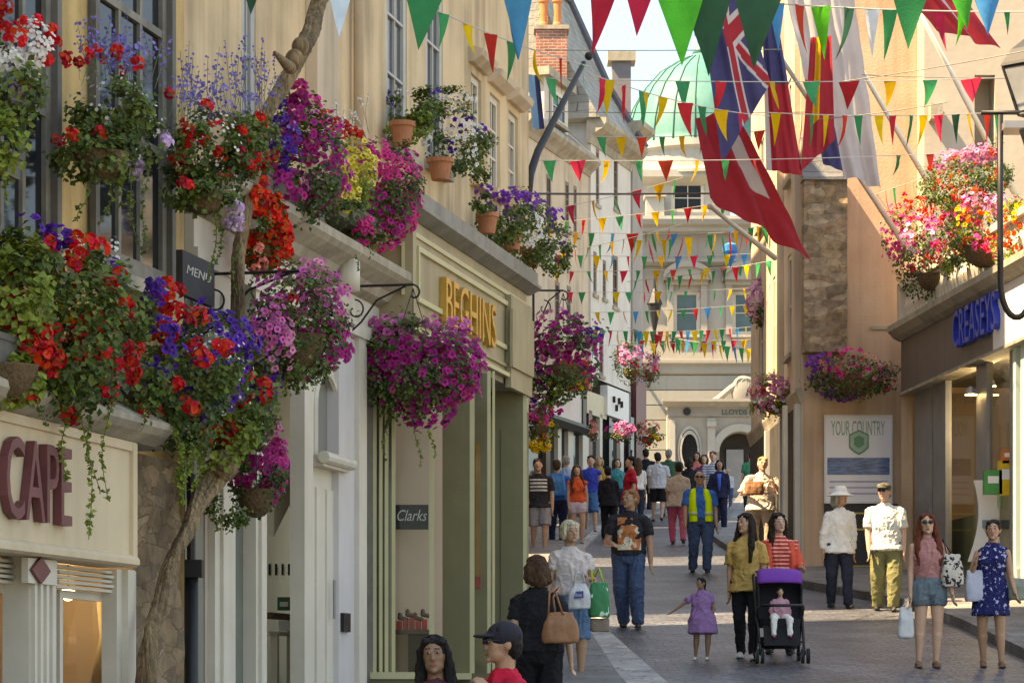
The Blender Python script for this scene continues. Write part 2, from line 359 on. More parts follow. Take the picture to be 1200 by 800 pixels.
def blob(name, mb, mat, parent, vox=.011, sm=3, disp=0., dfreq=9., label=None):
    """one continuous surface grown round overlapping limbs"""
    tmp=mb.build('tmp',mat,None)
    md=tmp.modifiers.new('r','REMESH'); md.mode='VOXEL'; md.voxel_size=vox
    if sm: s2=tmp.modifiers.new('s','SMOOTH'); s2.iterations=sm; s2.factor=.5
    dg=bpy.context.evaluated_depsgraph_get(); dg.update()
    me=bpy.data.meshes.new_from_object(tmp.evaluated_get(dg)); old=tmp.data
    bpy.data.objects.remove(tmp); bpy.data.meshes.remove(old); WL.pop('tmp',None)
    o0=wl(parent)
    n=len(me.vertices)
    no=[v.normal.copy() for v in me.vertices] if disp else None
    for i,v in enumerate(me.vertices):
        c=v.co.copy()
        if disp:
            if disp<.0095 or name=='bag_body':
                q=Vector((c.x,c.y,c.z*.55))*dfreq; c+=no[i]*(noise.noise(q)*disp+noise.noise(q*2.3)*disp*.45)
            else:      # cloth: sharp folds that only stand outwards
                w=Vector((noise.noise(c*3),noise.noise(c*3+Vector((9,0,0))),noise.noise(c*3+Vector((0,9,0)))))*.12
                q=(c+w); k1=1-min(1,abs(noise.noise(Vector((q.x*13,q.y*13,q.z*4.5))))*2.6); k2=1-min(1,abs(noise.noise(Vector((q.x*9,q.y*9,q.z*19))))*3.2)
                c+=no[i]*disp*(.95*k1*k1+.5*k2*k2+.25*noise.noise(q*6))
        v.co=c-o0
    me.name=name; me.materials.clear(); me.materials.append(mat)
    me.polygons.foreach_set('use_smooth',[True]*len(me.polygons)); me.update()
    o=bpy.data.objects.new(name,me); COL.objects.link(o); o.parent=parent; WL[o.name]=o0
    if label: o['label']=label
    return o

class Pose: pass
def person(label,px,d,h,face=0,group='people walking in the street',skin='fair',hair=('short','dark'),top=None,bottom=None,shoes=None,
           armL=((.11,.0,-1),(.0,.2,-1)),armR=((.11,.1,-1),(-.02,.3,-1)),legL=((.03,.2,-1),(.0,.0,-1)),legR=((.01,-.04,-1),(-.02,-.38,-1)),
           turn=0,fem=True,bulk=1.,vox=.012,extra=None,z=None,fingers=True,base=None,lean=0.,print_=None):
    """body in metres; local +x = figure's left, -y = forward, turned by face degrees (0 faces the camera)"""
    if base is None:
        X=(px-600)/F*d; base=Vector((X,d,gz(d) if z is None else z))
    rt=thing('person',label,'person',base,group)
    RZ=Matrix.Rotation(rad(face),3,'Z')
    J=Pose(); J.h=h
    sw=.097 if fem else .111; sw*=(1+(bulk-1)*.4)
    hip=Vector((0,0,.525))
    def dirn(v,s): q=Vector((v[0]*s,-v[1],v[2])); return q.normalized()
    def leg(s,L):
        a=hip+Vector((.05*s*bulk,0,0)); k=a+dirn(L[0],s)*.24; an=k+dirn(L[1],s)*.235
        return a,k,an
    legs={1:leg(1,legL),-1:leg(-1,legR)}
    zmin=min(legs[1][2].z,legs[-1][2].z)-.045
    def arm(s,A):
        a=Vector((sw*s,.002,.777)); e=a+dirn(A[0],s)*.165; w=e+dirn(A[1],s)*.145; return a,e,w
    arms={1:arm(1,armL),-1:arm(-1,armR)}
    SH=Matrix.Identity(3)
    rq=random.Random(hash((round(px),round(d*10)))&0xffff); tws=rq.uniform(-.16,.16); swy=rq.choice((-1,1))*rq.uniform(.007,.013); tilt=rq.uniform(-.05,.05); ln_=rq.uniform(.0,.05)
    still=label.startswith('baby')
    def W(v):   # local fraction -> world: weight on one leg, shoulders turned a little against the hips
        v=Vector(v); z=v.z
        if not still:
            t=min(1,max(0,(z-.5)/.3)); t=t*t*(3-2*t); a=tws*t; v=Vector((v.x*math.cos(a)-v.y*math.sin(a),v.x*math.sin(a)+v.y*math.cos(a),z))
            v.z+=tilt*v.x*(1 if z<.845 else .2)*t
            v.x+=swy*math.sin((z-.05)*math.pi/.95*1.25); v.y-=ln_*max(0,z-.55)-.03*max(0,z-.83)
        v=Vector((v.x,v.y-lean*max(0,z-.5),v.z-zmin)); return base+RZ@(v*h)
    J.W=W; J.arms=arms; J.legs=legs; J.root=rt; J.RZ=RZ
    class LB(MB):
        pass
    def conv(mb):
        mb.v=[tuple(W(v)) for v in mb.v]; return mb
    HT=Matrix.Rotation(rad(turn),3,'Z'); hc=Vector((0,-.004,.93))
    def H(v): return hc+HT@Vector(v)
    b=MB(); g=bulk
    # torso
    wz=.066 if fem else .08
    b.loft([(0,.0,.455,.03,.03),(0,0,.48,.085*g,.062*g),(0,.004,.525,.098*g,.068*g),(0,0,.62,wz*1.08*g,.052*g),(0,-.002,.70,.088*g,.06*g),(0,0,.765,.094,.056),(0,.004,.8,.075,.045),(0,.006,.83,.042,.036)],20)
    if fem:
        for s in (1,-1): b.ell((.04*s,-.042,.722),(.036,.028,.034))
    b.capsule((0,.008,.81),.034,H((0,.012,-.045)),.031)
    b.ell(H((0,.006,.006)),(.046,.057,.06),HT); b.ell(H((0,-.018,-.035)),(.036,.038,.034),HT); b.ell(H((0,-.028,-.008)),(.036,.028,.04),HT)
    b.capsule(H((0,-.053,.008)),.0055,H((0,-.0625,-.014)),.0085,8); b.ell(H((0,-.05,-.056)),(.014,.012,.01),HT)
    for s in (1,-1):
        b.ell(H((.047*s,.008,-.006)),(.007,.013,.018),HT)
        b.ell(H((.017*s,-.052,.014)),(.013,.008,.006),HT)
    for s in (1,-1):
        a,e,w=arms[s]; mus=1. if fem else 1.2
        b.capsule(a,.0255*mus**.5*g**.3,e,.0215*mus); b.capsule(e,.0215*mus,w,.0145*mus)
        # hand
        f=(w-e).normalized(); side=f.cross(Vector((0,1,0)))
        if side.length<.3: side=Vector((1,0,0))
        side=(Vector((0,-1,0))-f*f.dot(Vector((0,-1,0))))
        if side.length<.2: side=Vector((0,0,1))
        side.normalize(); nrm=f.cross(side)*(-s)
        pc=w+f*.026
        for q in (-.012,0,.012): b.capsule(w+side*q*.5,.012,pc+f*.02+side*q,.0105,8)
        if fingers:
            for i,(q,ln) in enumerate(((.017,.036),(.006,.042),(-.006,.04),(-.017,.031))):
                r0=pc+f*.025+side*q; m1=r0+f*ln*.55+nrm*.004; m2=m1+(f*.75+nrm*.65).normalized()*ln*.5
                b.capsule(r0,.0056,m1,.0052,7); b.capsule(m1,.0052,m2,.0045,7)
            t0=w+f*.014+side*.014; t1=t0+(f*.6+side*.8).normalized()*.026; b.capsule(t0,.007,t1,.006,7); b.capsule(t1,.006,t1+f*.02,.005,7)
    bare = bottom is None or bottom[0]!='trousers'
    for s in (1,-1):
        a,k,an=legs[s]
        b.capsule(a,.056*g,k,.035*g**.5); b.capsule(k,.034*g**.5,k+(an-k)*.35+Vector((0,.006,0)),.034*g**.5); b.capsule(k+(an-k)*.3,.033*g**.5,an,.019)
        b.capsule(an,.019,an+Vector((.004*s,.014,-.02)),.02); b.capsule(an+Vector((0,.012,-.026)),.018,an+Vector((.006*s,-.075,-.032)),.013)
    blob('body',conv(b),SKIN[skin],rt,vox*.85 if fingers else vox,2)
    # face
    if vox<.016:
        for s in (1,-1):
            e=MB(); e.ell(H((.0175*s,-.0575,.009)),(.0066,.003,.0027),HT,10,6); conv(e); eo=e.build('eye',EYE_W,rt,smooth=True)
            e=MB(); e.ell(H((.0175*s,-.0605,.009)),(.0042,.0022,.0036),HT,10,6); conv(e); e.build('iris',DARK,eo,smooth=True)
            e=MB(); e.capsule(H((.009*s,-.0595,.0235)),.0022,H((.027*s,-.0535,.0225)),.0016,6); conv(e); e.build('eyebrow',HAIR[hair[1] if hair[1] not in('white','blond') else 'ginger'],rt,smooth=True)
        e=MB(); e.ell(H((0,-.0575,-.033)),(.0135,.0045,.0028),HT,10,6); e.ell(H((0,-.057,-.0375)),(.0105,.0045,.003),HT,10,6); conv(e); e.build('mouth',LIP,rt,smooth=True)
    # hair
    st,hcol=hair
    if st!='bald':
        m=MB()
        m.ell(H((0,.014,.018)),(.052,.057,.056),HT); m.ell(H((0,.03,-.005)),(.05,.042,.055),HT)
        m.ell(H((.026,-.012,.047)),(.022,.03,.016),HT); m.ell(H((-.026,-.012,.047)),(.022,.03,.016),HT)
        if st in('long','bob','cap_long'):
            zl=-.17 if st!='bob' else -.055
            for s in (1,-1):
                m.capsule(H((.046*s,.0,.01)),.018,H((.052*s,.004,-.04)),.019)
                if zl<-.1: m.capsule(H((.052*s,.004,-.04)),.021,H((.062*s,-.018,zl)),.018)
                else: m.capsule(H((.05*s,.006,-.03)),.02,H((.046*s,.004,zl)),.017)
            m.capsule(H((0,.045,.0)),.042,H((0,.05,zl)),.04)
            m.capsule(H((.03,.04,.0)),.03,H((.035,.045,zl*.95)),.028); m.capsule(H((-.03,.04,.0)),.03,H((-.035,.045,zl*.9)),.028)
        if st=='xlong':
            for s in (1,-1):
                m.capsule(H((.046*s,.0,.01)),.018,H((.054*s,.0,-.05)),.021)
                m.capsule(H((.054*s,.0,-.05)),.022,H((.07*s,-.03,-.16)),.024); m.capsule(H((.07*s,-.03,-.16)),.024,H((.066*s,-.05,-.26)),.012)
            m.capsule(H((0,.045,.0)),.042,H((0,.055,-.2)),.042)
        if st=='full':
            m.ell(H((0,.01,.022)),(.06,.062,.058),HT); m.ell(H((.04,.01,-.012)),(.02,.035,.04),HT); m.ell(H((-.04,.01,-.012)),(.02,.035,.04),HT); m.ell(H((0,-.035,.05)),(.04,.022,.018),HT)
        if st=='bun': m.ell(H((0,.06,.03)),(.025,.025,.025),HT)
        if st=='pony': m.capsule(H((0,.06,.02)),.02,H((0,.07,-.09)),.014)
        if vox<.012 and st in('long','xlong','bob','cap_long'):
            zl2={'long':-.17,'xlong':-.24,'bob':-.055,'cap_long':-.17}[st]; k=MB()
            for i in range(190):
                th=rq.uniform(-.55,math.pi+.55); ca,sa=math.cos(th),math.sin(th); q=rq.uniform(1.0,1.06)
                pts=[H((ca*.01,.01+sa*.012,.076)),H((ca*.036*q,.012+sa*.042*q,.062)),H((ca*.053*q,.014+sa*.062*q,.02)),H((ca*.058*q,.016+sa*.068*q,-.035))]
                if abs(ca)>.2 or sa>0:
                    zz=zl2*rq.uniform(.8,1.06); fx=rq.uniform(-.008,.008)
                    if zl2<-.1: pts+=[H((ca*.066*q+fx,.02+sa*.068-.004,zz*.6)),H((ca*.062+fx*2,.016+sa*.066-.008+rq.uniform(-.012,.012),zz))]
                    else: pts+=[H((ca*.054+fx,.016+sa*.066,zz*1.15))]
                k.tube(pts,[.0012,.0026,.003,.0028]+[.0026,.0012][:len(pts)-4],4)
            conv(k); tag(k.build('hair_strands',HAIR[hcol],rt,smooth=True),kind='stuff')
        conv(m); blob('hair',m,HAIR[hcol],rt,max(.007,vox*.7),1,.0088,34)
    # clothes
    if bottom:
        kind,mt=bottom[0],bottom[1]; ln=bottom[2] if len(bottom)>2 else None
        m=MB(); e=.007
        if kind in('trousers','shorts'):
            m.loft([(0,0,.455,.05,.05),(0,0,.475,.09*g,.068*g),(0,.004,.525,.104*g,.075*g),(0,0,.6,(wz*1.15+.006)*g,.06*g),(0,0,.615,(wz*1.12+.006)*g,.058*g)],20)
            for s in (1,-1):
                a,k,an=legs[s]; wd=1.12*(ln if kind=='trousers' and ln else 1)
                if kind=='trousers':
                    m.capsule(a,.061*g,a+(k-a)*.5,.051*g,14); m.tube([a,a+(k-a)*.5,k,k+(an-k)*.5,an+(an-k)*.06],[.059*g,.051*g,.039*wd,.034*wd,.029*wd],14)
                else:
                    t=ln or .8
                    m.tube([a,a+(k-a)*.4,a+(k-a)*t],[.062*g,.06*g,.054*g],14); m.capsule(a,.06*g,a+(k-a)*.2,.06*g)
        else:   # skirt
            ze=ln or .3
            m.loft([(0,0,ze,.115*g,.085*g),(0,0,.42,.11*g,.08*g),(0,.004,.525,.104*g,.075*g),(0,0,.6,wz*1.2*g,.06*g),(0,0,.625,(wz*1.14)*g,.058*g)],24)
        conv(m); blob({'trousers':'trousers','shorts':'shorts','skirt':'skirt'}[kind],m,mt,rt,vox,2,.013,8)
    if top:
        mt=top['mat']; hem=top.get('hem',.53); sl=top.get('sleeve',.5); fl=top.get('flare',1.); m=MB()
        rows=[]
        if hem<.5: rows+= [(0,0,hem,.125*g*fl,.1*g*fl)]
        if hem<.56: rows+=[(0,.003,max(hem+.01,.525),.11*g*fl,.08*g*fl)]
        else: rows+=[(0,.003,hem,(wz*1.3)*g,.065*g)]
        ww=wz*1.3 if hem<.5 else wz*1.36
        if hem<.6: rows+=[(0,0,.625,ww*g,.066*g)]
        rows+=[(0,-.002,.70,.099*g,.07*g),(0,0,.755,.1,.064),(0,.003,.792,.086,.055),(0,.006,.818,.06,.046),(0,.006,.834,.043,.04),(0,.006,.84,.038,.036)]
        m.loft(rows,22)
        if fem:
            for s in (1,-1): m.ell((.038*s,-.042,.722),(.043,.033,.044))
        for s in (1,-1):
            a,e,w=arms[s]; mus=1. if fem else 1.2
            if sl>0:
                aa=a+Vector((-.035*s,0,.006)); t1=a+(e-a)*min(1,sl); wd=1+(top.get('loose',1.)-1)*.55; sr=.0335*(1+(mus-1)*.5)
                m.capsule(aa,sr*.95,a,sr*.92); m.tube([a-(e-a)*.05,a+(e-a)*min(1,sl)*.5,t1],[sr*.96,sr*.95*wd,sr*.97*wd],14)
                if sl>1: m.capsule(e,.029*mus,e+(w-e)*.1,.029*mus); m.tube([e,e+(w-e)*.5*(sl-1),e+(w-e)*(sl-1)],[.03*mus,.027*mus,.023*mus],14)
            else: m.capsule((.055*s,.004,.795),.026,(.075*s,.0,.79),.022)
        conv(m); blob(top.get('name','shirt'),m,mt,rt,vox,2,.016,7,label=top.get('label'))
    if shoes:
        for s in (1,-1):
            a,k,an=legs[s]; m=MB()
            m.capsule(an+Vector((0,.014,-.022)),.024,an+Vector((.004*s,-.035,-.026)),.02); m.capsule(an+Vector((.004*s,-.03,-.028)),.0205,an+Vector((.008*s,-.085,-.032)),.016)
            m.box(an+Vector((.003*s,-.032,-.041)),(.042,.135,.01))
            conv(m); blob('shoe',m,shoes,rt,max(.009,vox*.8),2)
    if extra: extra(J,rt,MB,conv,H,HT)
    return J
def piece(name,mat,rt,conv,fn,vox=None,disp=0.):
    m=MB(); fn(m); conv(m)
    if vox: return blob(name,m,mat,rt,vox,2,disp)
    return m.build(name,mat,rt,smooth=True)
def sunglasses(rt,conv,H,HT):
    def f(m):
        for s in (1,-1): m.ell(H((.019*s,-.064,.01)),(.0155,.006,.0125),HT,12,6); m.capsule(H((.034*s,-.06,.013)),.0025,H((.05*s,.0,.01)),.0025,6)
        m.capsule(H((-.006,-.066,.013)),.0025,H((.006,-.066,.013)),.0025,6)
    piece('sunglasses',DARK,rt,conv,f)
def bag_thing(name,label,cat,c,size,mat,strap=None,strapmat=None,group=None,taper=.8,rz=0,handles=True,vox=.012,crumple=.01):
    """soft bag hanging at c (centre)"""
    c=Vector(c); w,dp,hh=size
    rt=thing(name,label,cat,c-Vector((0,0,hh/2)),group)
    m=MB(); rm=Matrix.Rotation(rz,3,'Z')
    n=20; rings=[(-.5,.92),(-.42,1.),(-.2,1.02),(.1,.95),(.4,taper),(.5,taper*.94)]
    vs=[];fs=[]
    for zz,k in rings:
        for i in range(n):
            a=2*math.pi*i/n; ca,sa=math.cos(a),math.sin(a)
            q=rm@Vector((math.copysign(abs(ca)**.5,ca)*w/2*k, math.copysign(abs(sa)**.6,sa)*dp/2*(k if zz<.3 else k*.6),0)); vs.append(c+q+Vector((0,0,zz*hh)))
    for j in range(len(rings)-1):
        for i in range(n): fs.append((j*n+i,j*n+(i+1)%n,(j+1)*n+(i+1)%n,(j+1)*n+i))
    fs.append(tuple(range(n-1,-1,-1))); fs.append(tuple(range((len(rings)-1)*n,len(rings)*n)))
    m.add(vs,fs); blob('bag_body',m,mat,rt,vox,1,crumple,14)
    if strap:
        for st in strap:
            q=MB(); q.tube([Vector(p) for p in st],.009,6,flat=1.); q.build('handle',strapmat or mat,rt,smooth=True)
    return rt

C_=cloth
tee_black=C_('black',(.018,.018,.022)); navy=C_('navy',(.02,.025,.06)); jeans=C_('jeans',(.05,.085,.16)); jeans_d=C_('dark_jeans',(.025,.03,.05))
khaki=C_('khaki',(.2,.19,.09)); white_c=C_('white',(.72,.7,.66)); grey_c=C_('grey',(.3,.3,.33)); ltgrey=C_('light_grey',(.5,.5,.53)); red_c=C_('red',(.5,.02,.035)); maroon_c=C_('maroon',(.13,.03,.04))
teal=C_('teal',(.02,.25,.28)); blue_c=C_('blue',(.02,.13,.42)); cobalt=C_('cobalt',(.03,.06,.4)); beige_c=C_('beige',(.5,.4,.32)); orange_c=C_('orange',(.75,.12,.05)); green_c=C_('green',(.02,.22,.12)); pink_c=C_('pink',(.6,.12,.2)); hivis=M('hi_vis_yellow',(.62,.8,.02),.6,.08,8,spec=.2)
shoe_dk=M('dark_leather',(.03,.025,.022),.5,.2); shoe_wh=M('white_leather',(.6,.58,.55),.5,.1); tan_l=M('tan_leather',(.3,.13,.06),.45,.18,8,bump=.2); sandal=M('sandal_leather',(.2,.1,.06),.5,.2)

def people():
    # -- two people low in the foreground
    near_top=M_pattern('plum_print_cloth',(.12,.03,.045),(.06,.02,.03),20,.5)
    person('woman with long black hair and maroon top facing the camera at the bottom edge',511,16.4,1.60,z=.29,face=6,skin='brown',hair=('long','black'),top=dict(mat=near_top,sleeve=.5,name='blouse'),bottom=('trousers',jeans_d),shoes=shoe_dk,vox=.009,turn=-4)
    def cap(J,rt,MB_,conv,H,HT):
        def f(m):
            m.ell(H((0,.006,.03)),(.058,.066,.052),HT); m.loft([(0,0,0,.001,.001),(0,0,.001,.002,.002)],8)
            m.ell(H((0,-.062,.028)),(.045,.05,.008),HT)
        piece('cap',M('navy_cap_cloth',(.018,.018,.028),.85,.15,20),rt,conv,f,.009)
        sunglasses(rt,conv,H,HT)
        a,e,w=J.arms[1]
        piece('watch',M('watch_steel',(.6,.6,.6),.25,.05,metal=1),rt,conv,lambda m:m.capsule(w+(e-w)*.12,.0205,w+(e-w)*.2,.021,14))
    person('person in dark cap, sunglasses and red top raising a hand with a wristwatch',592,16.4,1.66,z=.30,face=-62,skin='tan',hair=('short','black'),top=dict(mat=C_('bright_red',(.62,.02,.05)),sleeve=.55),bottom=('trousers',tee_black),shoes=shoe_dk,armL=((.35,.25,-1),(-.45,.5,1)),armR=((.2,.15,-1),(.0,.3,-1)),vox=.009,turn=-10,extra=cap,fem=False,bulk=.95)
    # black top woman seen from behind
    J=person('woman in black seen from behind with brown hair and a tan shoulder bag',630,23,1.65,face=172,hair=('bob','brown'),top=dict(mat=tee_black,sleeve=.55,hem=.5,flare=1.05,loose=1.15),bottom=('trousers',C_('black_trousers',(.014,.014,.017))),shoes=shoe_dk,armL=((.15,-.1,-1),(.05,.2,-1)),armR=((.22,.2,-1),(.05,.5,-1)),vox=.01,turn=25,bulk=1.06)
    s=J.W((-.1,.0,.835)); c=P(657,735,22.75)
    bag_thing('handbag','tan leather shoulder bag hung from the black top woman\'s shoulder','handbag',c,(.3,.15,.25),tan_l,strap=[[c+Vector((-.1,0,.1)),c+Vector((-.09,-.02,.28)),s+Vector((0,-.03,.01)),s+Vector((0,.06,0)),c+Vector((-.06,.06,.25)),c+Vector((-.04,.04,.1))],[c+Vector((.02,-.03,.1)),c+Vector((-.04,-.03,.28)),s+Vector((.03,-.03,.015))]],taper=.72)
    # white haired woman
    J=person('white haired woman in pale top and denim skirt carrying shopping bags',668,29.3,1.67,face=14,skin='tan',hair=('full','white'),top=dict(mat=C_('pale_pink',(.58,.5,.48)),sleeve=.5,hem=.53),bottom=('skirt',C_('denim',(.1,.2,.34)),.27),shoes=sandal,armL=((.3,.05,-1),(-.35,.75,.1)),armR=((.22,-.05,-1),(.1,.1,-1)),vox=.01,turn=12,bulk=1.08,legL=((.03,.14,-1),(0,-.02,-1)),legR=((.03,-.1,-1),(0,-.25,-1)))
    c=P(679,698,28.9); hw=J.W(J.arms[1][2])
    white_bag=M('white_plastic',(.68,.69,.7),.35,.05,6,transl=.2)
    b=bag_thing('shopping_bag','white plastic carrier bag with a blue logo held by the white haired woman','bag',c,(.24,.1,.26),white_bag,strap=[[c+Vector((-.06,-.02,.11)),c+Vector((-.03,-.02,.25)),hw],[c+Vector((.06,.02,.11)),c+Vector((.03,.0,.25)),hw]],taper=.62)
    lf=Fac((c.x-.06,c.y-.075),(1,0)); lg=MB(); lg.prism([lf.pt(0.0,c.z-.03,0),lf.pt(.1,c.z-.02,0),lf.pt(.1,c.z+.05,0),lf.pt(.02,c.z+.045,0)],lf.n*-.004); lg.build('logo',M('logo_blue',(.02,.05,.25),.4),b)
    tx=text_mesh('Boots',lf,.015,.085,c.z-.005,c.z+.025,.003,.003,.2); tx.build('lettering',white_c,b)
    c=P(702,702,28.95)
    gm=M_pattern('green_bag_print',(.01,.2,.08),(.5,.7,.55),9,.63,.4)
    bag_thing('shopping_bag','shiny green shopping bag with pale print on the white haired woman\'s arm','bag',c,(.22,.14,.36),gm,strap=[[c+Vector((-.07,0,.16)),c+Vector((-.08,0,.3)),hw+Vector((.05,.02,.03))],[c+Vector((.05,0,.16)),c+Vector((0,.02,.32)),hw+Vector((.05,.02,.03))]],strapmat=M('lime_strap',(.4,.6,.02),.5),taper=.85,rz=.2)
    c=P(703,732,28.95)
    bag_thing('shopping_bag','brown paper bag below the green shopping bag','bag',c,(.2,.09,.14),M('brown_paper',(.22,.16,.12),.8,.1),taper=.98)
    # man in dark tee
    pt=M_pattern('black_tee_print',(.025,.025,.03),(.55,.18,.07),5.5,.46,zone=(-.16,.14,1.0,1.42),spot2=(.7,.6,.45))
    person('man in a black t-shirt with an orange print and blue jeans walking towards the camera',738,36.2,1.8,face=-8,skin='tan',fem=False,hair=('short','ginger'),top=dict(mat=pt,sleeve=.62,hem=.5,loose=1.25),bottom=('trousers',jeans,1.2),shoes=shoe_dk,armL=((.22,.0,-1),(.08,.15,-1)),armR=((.25,.1,-1),(-.35,.8,-.1)),vox=.011,turn=-30,bulk=1.08)
    # hi-vis
    def vest(J,rt,MB_,conv,H,HT):
        def f(m):
            for s in (1,-1):
                m.loft([(.068*s,-.012,.50,.052,.092),(.07*s,-.01,.62,.05,.09),(.068*s,-.006,.72,.048,.085),(.062*s,0,.79,.04,.068),(.05*s,.004,.825,.026,.05)],16)
            m.loft([(0,.05,.50,.1,.04),(0,.05,.72,.1,.04),(0,.04,.82,.07,.03)],16)
        piece('vest',hivis,rt,conv,f,.011,.006)
        def f2(m):
            for s in (1,-1): m.loft([(.068*s,-.014,.565,.0535,.0945),(.068*s,-.014,.592,.0535,.0945)],16)
        piece('reflective_band',M('reflective_tape',(.5,.55,.3),.3,.05),rt,conv,f2)
        sunglasses(rt,conv,H,HT)
    person('bald man in a yellow hi-vis vest over a blue t-shirt',820,48.2,1.76,face=2,skin='tan',fem=False,hair=('bald','grey'),top=dict(mat=blue_c,sleeve=.7,loose=1.2),bottom=('trousers',jeans,1.15),shoes=shoe_dk,bulk=1.2,extra=vest,vox=.012,armL=((.17,-.05,-1),(.04,.2,-1)),armR=((.17,.1,-1),(.04,.3,-1)))
    # toddler
    person('small girl in a lilac dress stretching one arm out to the side',822,31.7,.93,face=-12,skin='brown',hair=('pony','black'),top=dict(mat=C_('lilac',(.3,.16,.34)),sleeve=.6,hem=.33,flare=1.15,name='dress'),shoes=shoe_wh,armR=((1,.2,-.75),(1,.3,-.75)),armL=((.25,.1,-1),(-.4,.4,-1)),vox=.009,turn=-30,bulk=1.25,legL=((.04,.04,-1),(0,0,-1)),legR=((.04,-.03,-1),(0,-.03,-1)))
    # gold top and pram
    person('young woman in a gold blouse and black trousers with long dark hair',874,31.8,1.66,face=-14,skin='tan',hair=('xlong','dark'),top=dict(mat=C_('gold',(.5,.31,.1)),sleeve=.75,hem=.47,loose=1.3,flare=1.,name='blouse'),bottom=('trousers',tee_black,.85),shoes=shoe_wh,vox=.01,turn=-25,armL=((.12,.0,-1),(.0,.2,-1)),armR=((.13,-.05,-1),(.0,.15,-1)))
    def card(J,rt,MB_,conv,H,HT):
        def f(m):
            for s in (1,-1):
                a,e,w=J.arms[s]
                m.loft([(.082*s,.0,.52,.034,.085),(.078*s,.0,.7,.033,.08),(.07*s,.003,.79,.033,.062)],14)
                m.capsule(a,.036,a+(e-a)*.9,.034); m.tube([e,e+(w-e)*.45],[.034,.031],12); m.capsule(e,.034,e+(w-e)*.1,.034)
        piece('cardigan',C_('coral',(.72,.1,.06)),rt,conv,f,.012,.006)
    person('woman in a coral cardigan and striped top pushing the purple pushchair',913,32.4,1.64,face=6,skin='fair',hair=('long','dark'),top=dict(mat=M_pattern('red_stripe_cloth',(.55,.04,.04),(.75,.4,.3),1,.62,stripes=22),sleeve=.3,hem=.5),bottom=('trousers',jeans_d),shoes=shoe_dk,vox=.01,turn=18,armL=((.22,.35,-1),(-.1,1,-.15)),armR=((.22,.35,-1),(-.1,1,-.15)),extra=card,bulk=1.1)
    # hat couple
    def hat(J,rt,MB_,conv,H,HT):
        def f(m):
            c=H((0,.004,.04)); m.loft([(c.x,c.y,c.z-.03,.125,.128),(c.x,c.y,c.z-.018,.09,.095),(c.x,c.y,c.z,.06,.066),(c.x,c.y,c.z+.035,.052,.058),(c.x,c.y,c.z+.055,.036,.042)],22)
        piece('sun_hat',white_c,rt,conv,f,.011)
    person('woman in a wide white sun hat, white blouse and dark jeans',984,39.8,1.7,face=8,skin='tan',hair=('bob','grey'),top=dict(mat=white_c,sleeve=1.8,hem=.47,loose=1.2,name='blouse'),bottom=('trousers',jeans_d,1.),shoes=shoe_dk,vox=.012,turn=30,extra=hat,bulk=1.08,z=gz(39.8)+.0,armR=((.2,.05,-1),(.05,.15,-1)))
    def cap2(J,rt,MB_,conv,H,HT):
        def f(m):
            m.ell(H((0,.004,.036)),(.055,.062,.04),HT); m.ell(H((0,-.058,.03)),(.042,.04,.007),HT)
        piece('cap',C_('olive_cap',(.09,.085,.06)),rt,conv,f,.011)
        sunglasses(rt,conv,H,HT)
    person('man in an olive cap, pale t-shirt and khaki trousers',1037,39.2,1.8,face=-6,skin='pink',fem=False,hair=('short','grey'),top=dict(mat=M_pattern('pale_tee_print',(.62,.62,.57),(.6,.12,.15),7,.56,zone=(-.07,.07,1.2,1.38)),sleeve=.75,hem=.48,loose=1.3),bottom=('trousers',khaki,1.3),shoes=shoe_dk,bulk=1.12,extra=cap2,vox=.012,turn=-15)
    # red haired girl
    def gl(J,rt,MB_,conv,H,HT): sunglasses(rt,conv,H,HT)
    J=person('girl with long red hair and sunglasses in a pink shirt and denim shorts',1087,30.8,1.69,face=0,skin='fair',hair=('xlong','red'),top=dict(mat=C_('dusty_pink',(.45,.2,.19)),sleeve=.0,hem=.575,name='shirt'),bottom=('shorts',C_('light_denim',(.12,.17,.2)),.5),shoes=sandal,vox=.009,extra=gl,armL=((.16,.05,-1),(.12,.4,-1)),armR=((.13,0,-1),(.05,.2,-1)),legL=((.02,.03,-1),(0,-.02,-1)),legR=((.02,.0,-1),(0,-.05,-1)))
    c=P(1116,668,30.7); s=J.W((.1,.0,.83))
    bag_thing('shoulder_bag','white bag with dark floral print on the red haired girl\'s shoulder','handbag',c,(.24,.14,.36),M_pattern('floral_bag',(.55,.5,.44),(.03,.025,.03),22,.54),strap=[[c+Vector((-.06,-.02,.15)),s+Vector((0,-.03,.01)),s+Vector((0,.05,0)),c+Vector((.02,.04,.15))]],strapmat=shoe_dk)
    hw=J.W(J.arms[-1][2]); c=hw+Vector((-.05,0,-.3))
    bag_thing('carrier_bag','white carrier bag hanging from the red haired girl\'s right hand','bag',c,(.17,.1,.34),white_bag,strap=[[c+Vector((-.05,0,.15)),hw],[c+Vector((.05,0,.15)),hw]],taper=.8)
    # blue dress girl
    dress=M_pattern('blue_floral_dress',(.014,.02,.1),(.4,.42,.6),24,.62)
    J=person('girl with dark hair tied up in a navy dress with small pale flowers',1163,30.8,1.62,face=-6,skin='tan',hair=('bun','dark'),top=dict(mat=dress,sleeve=0,hem=.36,flare=.98,name='dress'),shoes=sandal,vox=.009,armR=((.25,.15,-1),(-.25,.75,.7)),armL=((.2,.0,-1),(.2,.6,-.8)),legL=((.04,.06,-1),(0,-.02,-1)),legR=((.03,-.06,-1),(0,-.2,-1)))
    hw=J.W(J.arms[-1][1]); c=P(1142,686,30.75)
